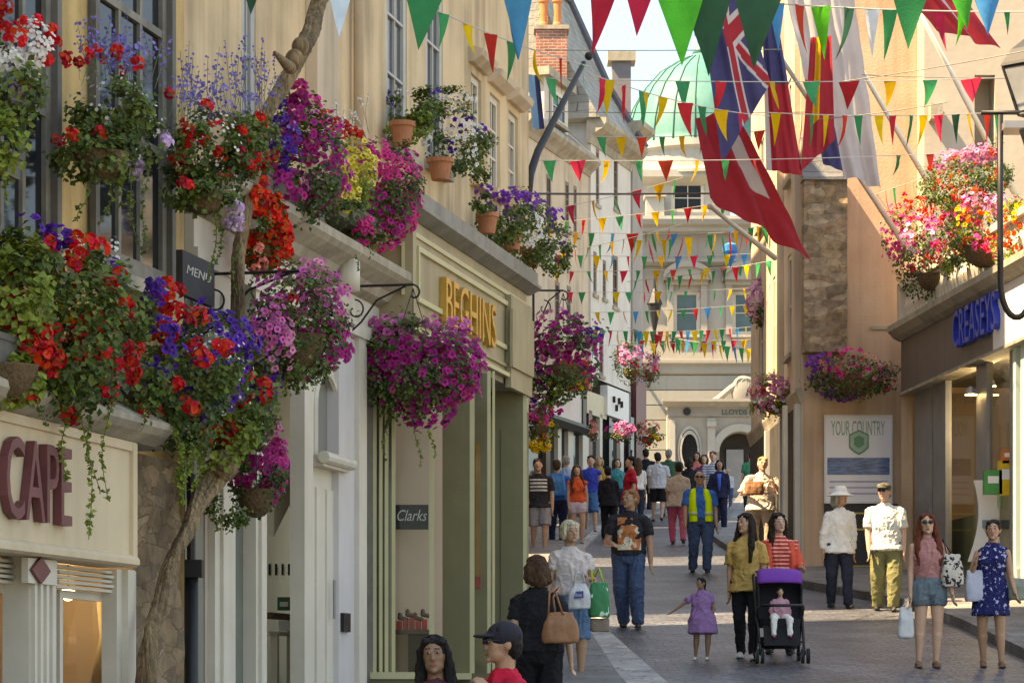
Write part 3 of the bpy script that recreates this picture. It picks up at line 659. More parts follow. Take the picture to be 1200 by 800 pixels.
    bag_thing('carrier_bag','pale blue white carrier bag on the blue dress girl\'s arm','bag',c,(.2,.12,.34),M('pale_blue_plastic',(.5,.54,.66),.35,.06,6,transl=.2),strap=[[c+Vector((-.06,0,.15)),hw],[c+Vector((.05,0,.15)),hw]],taper=.9)
    c=P(1192,690,30.75); hw=J.W(J.arms[1][2])
    bag_thing('handbag','grey green handbag in the blue dress girl\'s left hand at the right edge','handbag',c,(.2,.12,.24),M('sage_leather',(.2,.22,.17),.5,.15,9),strap=[[c+Vector((-.05,0,.1)),hw,c+Vector((.05,0,.1))]])
    # man with basket on the right
    J=person('broad man in a cream shirt holding a wicker basket against his chest',893,51.5,1.84,z=gz(51.5)+.1,face=0,skin='pink',fem=False,hair=('short','blond'),top=dict(mat=C_('cream',(.6,.52,.43)),sleeve=1.,hem=.47,loose=1.35),bottom=('trousers',C_('beige_trousers',(.4,.3,.22))),shoes=shoe_dk,bulk=1.25,vox=.014,armL=((.5,.2,-1),(-.6,.7,.7)),armR=((.5,.2,-1),(-.6,.8,.1)))
    c=P(884,572,51.1); bag_thing('basket','brown wicker basket in the arms of the broad man','basket',c,(.34,.2,.24),M('wicker',(.3,.14,.07),.8,.35,40,bump=.5),taper=1.05)
    # the crowd up the street, left to right
    lp=lambda d: None
    crowd=[
     ('man in a black t-shirt with white print and grey shorts beside the green shop corner',631,55,1.84,0,'fair',('short','brown'),dict(mat=M_pattern('black_tee_block',(.03,.03,.035),(.6,.6,.6),1,.45,stripes=14,zone=(-.17,.17,1.18,1.42)),sleeve=.7,loose=1.25,hem=.48),('shorts',grey_c,1.0),False,1.1,10),
     ('person in blue carrying a blue backpack, seen from behind',653,58,1.76,180,'fair',('short','brown'),dict(mat=blue_c,sleeve=1.5,hem=.5),('trousers',navy),False,1.1,0),
     ('young woman with long brown hair in an orange top and white shorts',676,57.5,1.66,4,'fair',('xlong','brown'),dict(mat=orange_c,sleeve=.1,hem=.53),('shorts',C_('lilac_white',(.6,.52,.62)),.5),True,1.,10),
     ('man in a blue vest and shorts behind the orange top woman',692,63,1.76,0,'fair',('short','black'),dict(mat=cobalt,sleeve=.1,hem=.5),('shorts',C_('mid_blue',(.04,.16,.35)),1.05),False,1.,0),
     ('person dressed all in black seen from behind',713,60,1.58,180,'fair',('short','black'),dict(mat=tee_black,sleeve=1.7,hem=.46),('trousers',tee_black),True,1.1,0),
     ('woman in a teal top behind the red shirt man',723,68,1.6,20,'fair',('bob','brown'),dict(mat=teal,sleeve=.5),('trousers',navy),True,1.,0),
     ('man in a red t-shirt with dark hair turned to the left',739,61,1.78,-75,'fair',('short','black'),dict(mat=red_c,sleeve=.7,loose=1.3,hem=.48),('trousers',jeans_d),False,1.15,0),
     ('man in dark clothes behind the grey shirt man',757,75,1.72,180,'fair',('short','dark'),dict(mat=tee_black,sleeve=.7),('trousers',tee_black),False,1.,0),
     ('man in a light grey t-shirt and black shorts walking away',771,69.5,1.72,176,'fair',('short','dark'),dict(mat=ltgrey,sleeve=.75,loose=1.3,hem=.48),('shorts',tee_black,.95),False,1.12,0),
     ('woman in a beige top and pink trousers walking away',795,58,1.72,178,'tan',('short','dark'),dict(mat=beige_c,sleeve=.8,hem=.46,loose=1.2),('trousers',pink_c),True,1.15,0),
     ('person in a dark jacket with dark hair left of the hi-vis man',807,67,1.64,180,'fair',('bob','dark'),dict(mat=tee_black,sleeve=1.6),('trousers',jeans_d),True,1.05,0),
     ('woman in a purple top beyond the hi-vis man',825,70,1.66,0,'fair',('bob','brown'),dict(mat=C_('plum',(.14,.05,.12)),sleeve=.7),('trousers',jeans_d),True,1.,0),
     ('woman in a navy jacket over a bright blue shirt',843,63.5,1.66,0,'tan',('bob','dark'),dict(mat=navy,sleeve=1.7,hem=.47),('trousers',navy),True,1.1,0),
     ('child in a pale top and jeans walking near the bank door',853,77,1.14,180,'fair',('short','blond'),dict(mat=ltgrey,sleeve=1.4),('trousers',jeans),True,1.1,0),
     ('man in a pale blue shirt half hidden behind the blue backpack',664,64,1.74,178,'fair',('short','grey'),dict(mat=C_('pale_blue',(.3,.4,.55)),sleeve=1.6),('trousers',khaki),False,1.05,0),
     ('woman in a mustard cardigan between the blue vest man and the person in black',702,69,1.62,0,'fair',('bob','blond'),dict(mat=C_('mustard',(.45,.28,.05)),sleeve=1.7,hem=.46),('trousers',jeans),True,1.1,0),
     ('woman in a white blouse walking away beside the maroon shopfront',747,67,1.63,180,'fair',('long','brown'),dict(mat=white_c,sleeve=1.),('trousers',jeans_d),True,1.05,0),
     ('man in a dark green jumper right of the grey shirt man',783,73,1.74,180,'fair',('short','grey'),dict(mat=C_('bottle_green',(.03,.1,.06)),sleeve=1.8),('trousers',grey_c),False,1.1,0),
     ('woman in a coral dress beyond the dark jacketed person',816,75,1.64,0,'tan',('long','dark'),dict(mat=C_('coral_pink',(.6,.16,.14)),sleeve=.3,hem=.34,name='dress'),None,True,1.,0),
     ('man in a striped shirt right behind the navy jacket woman',836,69,1.76,0,'fair',('short','brown'),dict(mat=M_pattern('blue_stripe_cloth',(.5,.52,.56),(.1,.15,.3),1,.55,stripes=16),sleeve=.8),('trousers',navy),False,1.1,0),
     ('person in a green top by the bank door',880,74,1.68,180,'fair',('short','dark'),dict(mat=green_c,sleeve=.7,hem=.48),('trousers',jeans_d),True,1.15,0)]
    JJ=[]
    for (lb,px,d,h,fc,sk,hr,tp,bt,fe,bk,tu) in crowd:
        JJ.append(person(lb,px,d,h,face=fc,skin=sk,hair=hr,top=tp,bottom=bt,shoes=shoe_dk,fem=fe,bulk=bk,turn=tu,vox=.0165,fingers=(d<59)))
    c=JJ[1].W((0,.1,.7))
    bp=bag_thing('backpack','bright blue backpack on the back of the person in blue','backpack',c,(.34,.2,.46),M('blue_nylon',(.01,.2,.5),.5,.15),taper=.85)
    sh=MB()
    # blue shirt front of navy jacket woman: child of that person
    j=JJ[12]; m=MB(); m.loft([(0,-.058,.56,.022,.03),(0,-.062,.7,.028,.03),(0,-.05,.8,.03,.02)],12); m.v=[tuple(j.W(v)) for v in m.v]; m.build('blouse',C_('bright_blue',(.04,.14,.6)),j.root,smooth=True)

def pushchair():
    d=31.2; X=(914-600)/F*d; g=gz(d)
    rt=thing('pushchair','black pushchair with a purple hood facing the camera','pushchair',(X,d,g))
    blk=M('pushchair_frame',(.014,.014,.016),.4,.2); fab=M('pushchair_black_fabric',(.012,.011,.014),.9,.15,20); pur=M('purple_fabric',(.16,.03,.3),.8,.12,15)
    o=Vector((X,d,g)); V=lambda x,y,z:o+Vector((x,y,z))
    m=MB()
    for s in (1,-1):
        m.tube([V(.24*s,-.3,.1),V(.25*s,.02,.5),V(.26*s,.42,.98),V(.24*s,.58,1.04)],.016,8)
        m.tube([V(.24*s,.42,.1),V(.25*s,.1,.5),V(.25*s,-.1,.62)],.016,8)
        m.tube([V(.25*s,-.28,.12),V(.25*s,.42,.12)],.012,8)
    m.tube([V(-.24,.58,1.04),V(.24,.58,1.04)],.02,8); m.tube([V(-.25,-.2,.24),V(.25,-.2,.24)],.013,8); m.tube([V(-.25,.2,.45),V(.25,.2,.45)],.013,8)
    m.tube([V(-.25,-.12,.62),V(-.22,-.28,.64),V(0,-.33,.64),V(.22,-.28,.64),V(.25,-.12,.62)],.017,8)
    m.build('frame',blk,rt,smooth=True)
    m=MB(); m.loft([(X,d+.0,g+.4,.22,.2),(X,d+.02,g+.5,.24,.22)],20); 
    m.prism([V(-.22,-.02,.46),V(.22,-.02,.46),V(.22,.26,.98),V(-.22,.26,.98)],(0,.04,.02)); m.prism([V(-.2,-.3,.2),V(.2,-.3,.2),V(.2,-.18,.42),V(-.2,-.18,.42)],(0,.03,0))
    for s in (1,-1): m.prism([V(.22*s,-.05,.5),V(.22*s,.22,.5),V(.23*s,.3,.98),V(.23*s,-.02,.86)],(.02*s,0,0))
    m.build('seat',fab,rt)
    m=MB()   # hood: half barrel
    n=12; vs=[];fs=[]
    for i in range(n+1):
        a=rad(28+72*i/n)
        for x,k in ((-.25,.93),(-.2,1.),(0,1.04),(.2,1.),(.25,.93)):
            vs.append(V(x,.24-math.cos(a)*.3*k,.72+math.sin(a)*.3*k+.04))
    for i in range(n):
        for j in range(4): fs.append((i*5+j,i*5+j+1,(i+1)*5+j+1,(i+1)*5+j))
    m.add(vs,fs); h=m.build('hood',pur,rt,smooth=True); md=h.modifiers.new('t','SOLIDIFY'); md.thickness=.02
    m=MB(); m.loft([(X,d+.1,g+.17,.2,.22),(X,d+.1,g+.3,.22,.26)],18); m.build('basket',fab,rt,smooth=True)
    tyre=M('rubber',(.015,.015,.016),.8,.2); rim=M('grey_plastic',(.2,.2,.21),.4,.1)
    for s in (1,-1):
        for y in (-.32,.42):
            for dx in ((-.03,.03) if y<0 else (0,)):
                w=MB(); c=V(.25*s+dx,y,.085); w.tube([c+Vector((-.014,0,0)),c+Vector((.014,0,0))],.085,18); q=w.build('wheel',tyre,rt)
                w=MB(); w.tube([c+Vector((-.017,0,0)),c+Vector((.017,0,0))],.045,12); w.build('rim',rim,q)
    person('baby in white trousers and pink shoes sitting in the pushchair',0,0,.72,base=V(0,-.04,.29),group=None,skin='fair',hair=('short','dark'),top=dict(mat=C_('baby_pink',(.5,.25,.3)),sleeve=1.6,hem=.5),bottom=('trousers',white_c),shoes=pink_c,legL=((.25,1,-.1),(0,.25,-1)),legR=((.25,1,-.1),(0,.25,-1)),vox=.01,bulk=1.3)
# ------------------------------------------------------------------ plants
LEAF=M('leaf',(.095,.14,.026),.5,.35,14,rnd=.55,hue=.03,transl=.3,spec=.4)
LEAFL=M('leaf_lime',(.2,.26,.04),.5,.3,14,rnd=.4,hue=.025,transl=.35)
LEAFD=M('leaf_dark',(.055,.095,.022),.5,.35,14,rnd=.55,hue=.03,transl=.25)
STEM=M('stem',(.1,.13,.04),.7,.3)
def pet(n,c,hue=.012,rnd=.42): return M('petal_'+n,c,.55,.15,30,rnd=rnd,hue=hue,transl=.3,spec=.25)
RED=pet('red',(.68,.02,.012),.014); ORG=pet('orange',(.8,.1,.012),.012); PUR=pet('purple',(.1,.018,.3),.02); MAG=pet('magenta',(.45,.02,.2),.02,.45); HOT=pet('hot_pink',(.72,.05,.24),.015)
PNK=pet('pink',(.72,.24,.4),.02); LIL=pet('lilac',(.62,.45,.66),.02); WHT=pet('white',(.78,.76,.72),.01,.15); YEL=pet('yellow',(.72,.6,.1),.01); GLD=pet('gold',(.8,.5,.02),.015); BLU=pet('blue',(.2,.17,.5),.02); SAL=pet('salmon',(.8,.28,.2),.02)
TERRA=M('terracotta',(.42,.16,.08),.85,.2,8,bump=.2); WICK=M('basket_moss',(.13,.08,.04),.95,.4,30,bump=.8,bscale=50); IRON=M('black_iron',(.014,.014,.016),.5,.3,20)

def rvec():
    while True:
        v=Vector((R.uniform(-1,1),R.uniform(-1,1),R.uniform(-1,1)))
        if .05<v.length<1: return v
def frame(n):
    n=n.normalized(); a=n.cross(Vector((0,0,1)))
    if a.length<.1: a=n.cross(Vector((1,0,0)))
    a.normalize(); t=R.uniform(0,6.28); b=n.cross(a)
    return n,a*math.cos(t)+b*math.sin(t),b*math.cos(t)-a*math.sin(t)
def leaf(mb,p,n,size,m=0):
    n,a,b=frame(n); w=size*R.uniform(.32,.5); r=R.random()
    tip=p+a*size-n*size*.2
    mb.add([p,p+a*size*.45+b*w+n*size*.08,tip,p+a*size*.45-b*w+n*size*.08],[(0,3,2),(0,2,1)],m,r)
def petunia(mb,p,n,r,m=0):
    n,a,b=frame(n); k=10; vs=[p-n*r*.35]; r*=.9; rn=R.random()
    for i in range(k):
        t=2*math.pi*i/k; vs.append(p-n*r*.1+a*math.cos(t)*r*.42+b*math.sin(t)*r*.42)
    for i in range(k):
        t=2*math.pi*i/k; q=r*(1.08 if i%2==0 else .84)
        vs.append(p+a*math.cos(t)*q+b*math.sin(t)*q+n*r*R.uniform(-.22,.2))
    mb.add(vs,[(0,1+i,1+(i+1)%k) for i in range(k)],m,0.)
    b0=len(mb.v)-len(vs)
    for i in range(k):
        j=(i+1)%k; mb.f.append([b0+1+i,b0+1+k+i,b0+1+k+j,b0+1+j]); mb.m.append(m); mb.r.append(min(1,max(0,rn+R.uniform(-.12,.12))))
def cluster(mb,p,n,r,m=0,k=15):
    n,a,b=frame(n); br=R.random()
    for i in range(k):
        q=rvec(); q.normalize()
        if q.dot(n)<-.15: q=-q
        c=p+q*r*R.uniform(.75,1.05); qn,qa,qb=frame((q+rvec()*.4)); s=r*R.uniform(.34,.5)
        vs=[c-qn*s*.2]+[c+qa*math.cos(t)*s*(1 if j%2==0 else .8)+qb*math.sin(t)*s*(1 if j%2==0 else .8) for j,t in enumerate([x*math.pi/3 for x in range(6)])]
        mb.add(vs,[(0,1+j,1+(j+1)%6) for j in range(6)],m,min(1,max(0,br+R.uniform(-.25,.25))))
def small(mb,p,n,r,m=0):
    n,a,b=frame(n); vs=[p]+[p+a*math.cos(t)*r+b*math.sin(t)*r+n*r*.15 for t in [x*2*math.pi/5 for x in range(5)]]
    mb.add(vs,[(0,1+j,1+(j+1)%5) for j in range(5)],m)
def stemline(mb,pts,r=.0025,m=0):
    mb.tube(pts,r,4,m,cap=False)

def plant(anchor,name,label,cat,base,leaves=(),blooms=(),trails=(),sprays=(),container=None,group='flower baskets and window boxes',leafsize=.045):
    """anchor(px,py,dn) -> world point; leaves=(px,py,rx,ry,n,mat,dn); blooms=(part,mat,kind,size,[(px,py,rx,ry,n,dn)...])"""
    rt=thing(name,label,cat,base,group)
    lm=[LEAF,LEAFL,LEAFD,STEM]; mb=MB(); lobes=[]
    def put(px,py,rx,ry,dn):
        c=anchor(px,py,dn); s=F/c.y; return c,Vector((rx/s,max(rx/s*.8,.08),ry/s))
    for L in leaves:
        px,py,rx,ry,n=L[:5]; mi=L[5] if len(L)>5 else 0; dn=L[6] if len(L)>6 else 0
        c,rr=put(px,py,rx,ry,dn)
        # clumps
        nc=max(3,int(n/55)); cl=[]
        for i in range(nc):
            v=rvec(); v=v.normalized()*v.length**.45
            cl.append((c+Vector((v.x*rr.x,v.y*rr.y,v.z*rr.z))*1.0,v))
        n=int(n*1.5)
        for i in range(n):
            if i%4==3:
                v=rvec(); v.normalize(); v.z=-abs(v.z)*.9; p=c+Vector((v.x*rr.x*.95,v.y*rr.y,v.z*rr.z*1.0-R.uniform(-.1,.35)*rr.z))
                leaf(mb,p,v*.5+Vector((0,-.7,.4))+rvec()*.6,leafsize*R.uniform(.6,1.15),mi); continue
            cc,v=R.choice(cl); q=rvec()*R.uniform(.15,.42); p=cc+Vector((q.x*rr.x,q.y*rr.y,q.z*rr.z))
            nn=(v*.6+Vector((0,-.25,.7))+rvec()*.8)
            leaf(mb,p,nn,leafsize*R.uniform(.6,1.25),mi if R.random()<.82 else R.choice((0,1)))
    for (px,py,px1,py1,n,mi,dn) in trails:      # hanging stems with leaves
        a=anchor(px,py,dn); b=anchor(px1,py1,dn); pts=[]
        ph=R.uniform(0,6); 
        for i in range(9):
            t=i/8; q=a.lerp(b,t)+Vector((math.sin(t*5+ph)*.025,math.cos(t*4+ph)*.02,0)); pts.append(q)
        stemline(mb,pts,.003,3)
        for i in range(n):
            t=R.random(); k=min(7,int(t*8)); q=pts[k].lerp(pts[k+1],t*8-k)
            leaf(mb,q,rvec()+Vector((0,-.6,.3)),leafsize*R.uniform(.45,.8),mi)
    tag(mb.build('foliage',lm,rt),kind='stuff')
    for (part,mat,kind,size,cl) in blooms:
        m=MB()
        for C in cl:
            px,py,rx,ry,n=C[:5]; dn=C[5] if len(C)>5 else 0
            c,rr=put(px,py,rx,ry,dn)
            n=int(n*1.35)
            for i in range(n):
                v=rvec(); v.normalize()
                if v.y>.25 and R.random()<.75: v.y=-v.y
                k=R.uniform(.72,1.08); p=c+Vector((v.x*rr.x,v.y*rr.y,v.z*rr.z-(R.uniform(0,.3)*rr.z if i%5==0 else 0)))*1.0+(Vector((v.x*rr.x,v.y*rr.y,v.z*rr.z))*(k-1))
                nn=v+Vector((0,-.35,.25))+rvec()*.45
                if kind=='petunia': petunia(m,p,nn,size*R.uniform(.8,1.15))
                elif kind=='cluster': cluster(m,p,nn,size*R.uniform(.7,1.15))
                else: small(m,p,nn,size*R.uniform(.75,1.2))
        tag(m.build(part,mat,rt),kind='stuff')
    for (part,mat,px0,px1,pyb,pyt,n,dn) in sprays:   # upright sprays of tiny flowers
        m=MB()
        for i in range(n):
            x=R.uniform(px0,px1); a=anchor(x+R.uniform(-8,8),pyb+R.uniform(-10,10),dn); t=R.random()
            b=anchor(x+R.uniform(-14,14),pyt+(pyb-pyt)*t*.7,dn+R.uniform(-.1,.1)); mid=(a+b)/2+rvec()*.04
            pts=[a,mid,b]; m.tube(pts,.0018,3,1,cap=False)
            for j in range(9):
                t2=R.uniform(.55,1.05); q=(mid.lerp(b,(t2-.5)*2))+rvec()*.022
                small(m,q,rvec()+Vector((0,-.8,.3)),R.uniform(.007,.0125),0)
        tag(m.build(part,[mat,STEM],rt),kind='stuff')
    if container: container(rt)
    return rt
def cont_bowl(c,r,h,mat=None,name='basket'):
    r=r*.8; h=h*.85
    def f(rt):
        m=MB(); m.lathe(c,[(.02,-h),(r*.45,-h*.93),(r*.75,-h*.7),(r*.95,-h*.3),(r,0),(r*1.03,.01),(r*.9,.0)],18)
        m.build(name,mat or WICK,rt,smooth=True)
    return f
def cont_pot(c,r,h,name='pot'):
    def f(rt):
        m=MB(); m.lathe(c,[(r*.68,-h),(r*.9,-h*.25),(r*.92,-h*.22),(r*1.05,-h*.2),(r*1.05,0),(r*.9,.0)],18); m.build(name,TERRA,rt)
    return f
def cont_box(fac,u0,u1,z0,z1,o0,o1,mat):
    z0+=.1; z1+=.06; o1-=.08; mat=greyframe
    def f(rt):
        m=MB(); fb(m,fac,u0,u1,z0,z1,o0,o1); fb(m,fac,u0-.01,u1+.01,z1-.03,z1+.005,o0-.01,o1+.01); m.build('planter_box',mat,rt)
    return f
def multi(*fs):
    def f(rt):
        for g in fs: g(rt)
    return f
def bracket_hang(fac,px,py,reach,top):
    """scrolled iron arm from the wall with a hanging chain"""
    def f(rt):
        m=MB(); u=fac.u(px,reach); z=top
        a=fac.pt(u,z,0); b=fac.pt(u,z,reach)
        m.tube([a,b],.012,6); pts=[]
        for i in range(15):
            t=i/14*3.8; r=.075*(1-i/20); pts.append(b+fac.n*(math.sin(t)*r)+Vector((0,0,-.075+math.cos(t)*r)))
        m.tube(pts,.009,6)
        m.tube([fac.pt(u,z-.45,0),fac.pt(u,z-.3,reach*.28),fac.pt(u,z-.12,reach*.5),fac.pt(u,z-.01,reach*.9)],.009,6)
        pts=[]
        for i in range(17):
            t=i/16*5.5; r=.09*(1-i/22); pts.append(fac.pt(u,z-.2+math.cos(t)*r,.12+math.sin(t)*r))
        m.tube(pts,.008,6)
        m.tube([fac.pt(u,z-.5,-.003),fac.pt(u,z+.06,-.003)],.016,6)
        m.build('iron_bracket',IRON,rt)
        m=MB()
        for dx in (-.12,0,.12): m.tube([b+Vector((0,0,-.03)),b+Vector((dx,.05*(dx==0),-.42))],.004,5)
        m.build('chain',IRON,rt)
    return f
# ------------------------------------------------------------------ facade planes
def lineFac(a,b,flip=False):     # X = a*Y + b
    d=(a,1) if not flip else (-a,-1)
    return Fac((b,0),d)
Cf=lineFac(.215,-6.30); Wf=lineFac(.215,-6.485); Hf=lineFac(.215,-6.135); Lf=lineFac(.3,-19.4)
Sf=lineFac(-.088,10.636,True); 
def front(d,x=0): return Fac((x,d),(1,0))
Pk=front(48.0); St=front(47.6); Wh=front(49.0); Bk=front(88.)
Rf=Fac((4.93,48.03),(.01,-1))     # street side of the right hand row; u runs towards the camera
stucco_old=M('ochre_render',(.6,.4,.17),.9,.12,2.2,bump=.35,bscale=22,stain=((.2,.14,.07),.9))
stucco_cream=M('cream_render',(.68,.5,.31),.9,.08,1.6,bump=.25,bscale=25,stain=((.33,.24,.15),.8))
stucco_beige=M('pale_pink_render',(.62,.49,.36),.9,.08,1.3,bump=.2,bscale=20,stain=((.36,.28,.2),.7))
white_paint=M('off_white_paint',(.64,.58,.48),.55,.06,3,bump=.06,stain=((.4,.35,.28),.35))
lilac_paint=M('lilac_white_paint',(.58,.55,.54),.5,.05,3,stain=((.4,.35,.3),.25))
cream_board=M('cream_fascia_paint',(.66,.52,.35),.5,.06,2.5,bump=.05,stain=((.36,.3,.2),.4))
greyframe=M('dark_grey_timber',(.085,.08,.068),.6,.3,9,stain=((.2,.18,.15),.4)); greyframe_l=M('weathered_grey_timber',(.2,.185,.15),.65,.3,9,stain=((.08,.07,.06),.6))
olive=M('olive_paint',(.16,.14,.065),.45,.1,3,bump=.04,stain=((.08,.07,.04),.3)); olive_l=M('sage_fascia_paint',(.37,.30,.18),.5,.08,2.5,bump=.05,stain=((.18,.15,.09),.5)); cream_trim=M('cream_trim_paint',(.52,.47,.27),.45,.07,3)
lead=M('lead_flashing',(.24,.225,.19),.6,.2,4,bump=.2,stain=((.12,.11,.09),.6)); stone_trim=M('stone_trim',(.40,.35,.27),.85,.18,5,bump=.3,stain=((.2,.17,.13),.6))
gold_l=M('gold_letters',(.62,.36,.08),.35,.12,8,metal=.6); maroon_l=M('maroon_letters',(.16,.045,.05),.5,.12,6)
glass_d=glass('window_glass',(.016,.018,.02),.08,.18); glass_b=glass('window_glass_blue',(.05,.065,.08),.08); glass_w=glass('window_glass_brown',(.09,.065,.045),.12); cg=clear_glass('shop_glass')
slate=M_brick('slate_roof',(.22,.22,.19),(.31,.30,.26),(.1,.1,.09),.28,.2,.008,.65,.5,'yz',vari=.2)
slate_d=M_brick('dark_slate_roof',(.12,.125,.13),(.18,.18,.18),(.06,.06,.06),.28,.2,.008,.6,.5,'yz',vari=.2)
brickm=M_brick('red_brick',(.27,.09,.06),(.36,.14,.09),(.35,.3,.25),.22,.075,.01,.85,.4,'xz')
rubble=M_rubble('granite_rubble',[(.2,.125,.068),(.27,.175,.1),(.15,.1,.06),(.29,.2,.12),(.22,.135,.07)],4.2)
copper=M('verdigris_copper',(.045,.185,.165),.6,.2,2.,stain=((.09,.25,.22),.6)); copper_d=M('verdigris_seam',(.035,.14,.105),.6,.2,3)
pinkr=M('apricot_render',(.6,.41,.285),.9,.08,1.2,bump=.3,bscale=25,stain=((.36,.22,.14),.6)); pale_apr=M('pale_apricot_render',(.62,.46,.32),.9,.06,1.2,bump=.2,bscale=25,stain=((.5,.37,.25),.3))
ashlar=M('pale_bank_stone',(.33,.305,.265),.85,.07,1.6,bump=.15,bscale=12,stain=((.32,.28,.22),.5)); ashlar_g=M('grey_bank_stone',(.30,.285,.25),.85,.08,1.6,bump=.15,bscale=12,stain=((.26,.25,.22),.5)); ashlar_w=M('white_bank_stone',(.36,.345,.31),.85,.07,1.6,bump=.15,bscale=12,stain=((.45,.43,.38),.4))
brown_f=M('brown_grey_fascia',(.17,.14,.12),.5,.1,2.5,stain=((.11,.09,.08),.4)); steel=M('grey_aluminium',(.27,.27,.275),.45,.12,3,metal=.4); mint=M('pale_mint_frame',(.55,.68,.62),.45,.06,3)
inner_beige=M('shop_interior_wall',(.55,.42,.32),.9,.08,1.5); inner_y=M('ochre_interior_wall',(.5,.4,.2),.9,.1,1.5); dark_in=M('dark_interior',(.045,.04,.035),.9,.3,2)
blue_l=M('blue_letters',(.015,.05,.42),.3,.1,6); signwhite=M('white_sign',(.72,.7,.67),.5,.05,3); wood=M('dark_wood',(.1,.05,.03),.5,.3,8,stretch=(1,1,6)); redbox=M('red_boxes',(.45,.03,.025),.5,.2,8)
maroon_p=M('maroon_paint',(.14,.025,.03),.45,.12,3); trunkm=M('twisted_bark',(.3,.2,.11),.95,.75,11,bump=1.,bscale=30,stretch=(3.,3.,.4),stain=((.09,.06,.035),.8))
bulb=M('lit_bulb',(1,.9,.6),.5,.0,emit=((1,.8,.45),6.)); chalk=M('chalkboard',(.035,.035,.04),.7,.25,6)

def cornice(mb,fac,u0,u1,z,prof,o=0,m=0):
    """running moulding: prof = list of (projection, z offset) from bottom to top"""
    for i in range(len(prof)-1):
        (a,za),(b,zb)=prof[i],prof[i+1]
        mb.add([fac.pt(u0,z+za,o+a),fac.pt(u1,z+za,o+a),fac.pt(u1,z+zb,o+b),fac.pt(u0,z+zb,o+b)],[(0,1,2,3)],m)
    za=z+prof[0][1]; zb=z+prof[-1][1]
    for u,rev in ((u0,0),(u1,1)):
        pts=[fac.pt(u,z+q[1],o+q[0]) for q in prof]+[fac.pt(u,zb,o-.01),fac.pt(u,za,o-.01)]
        f=tuple(range(len(pts))); mb.add(pts,[f if rev else f[::-1]],m)
    mb.add([fac.pt(u0,zb,o+prof[-1][0]),fac.pt(u1,zb,o+prof[-1][0]),fac.pt(u1,zb,o-.01),fac.pt(u0,zb,o-.01)],[(0,1,2,3)],m)
    mb.add([fac.pt(u0,za,o+prof[0][0]),fac.pt(u0,za,o-.01),fac.pt(u1,za,o-.01),fac.pt(u1,za,o+prof[0][0])],[(0,1,2,3)],m)

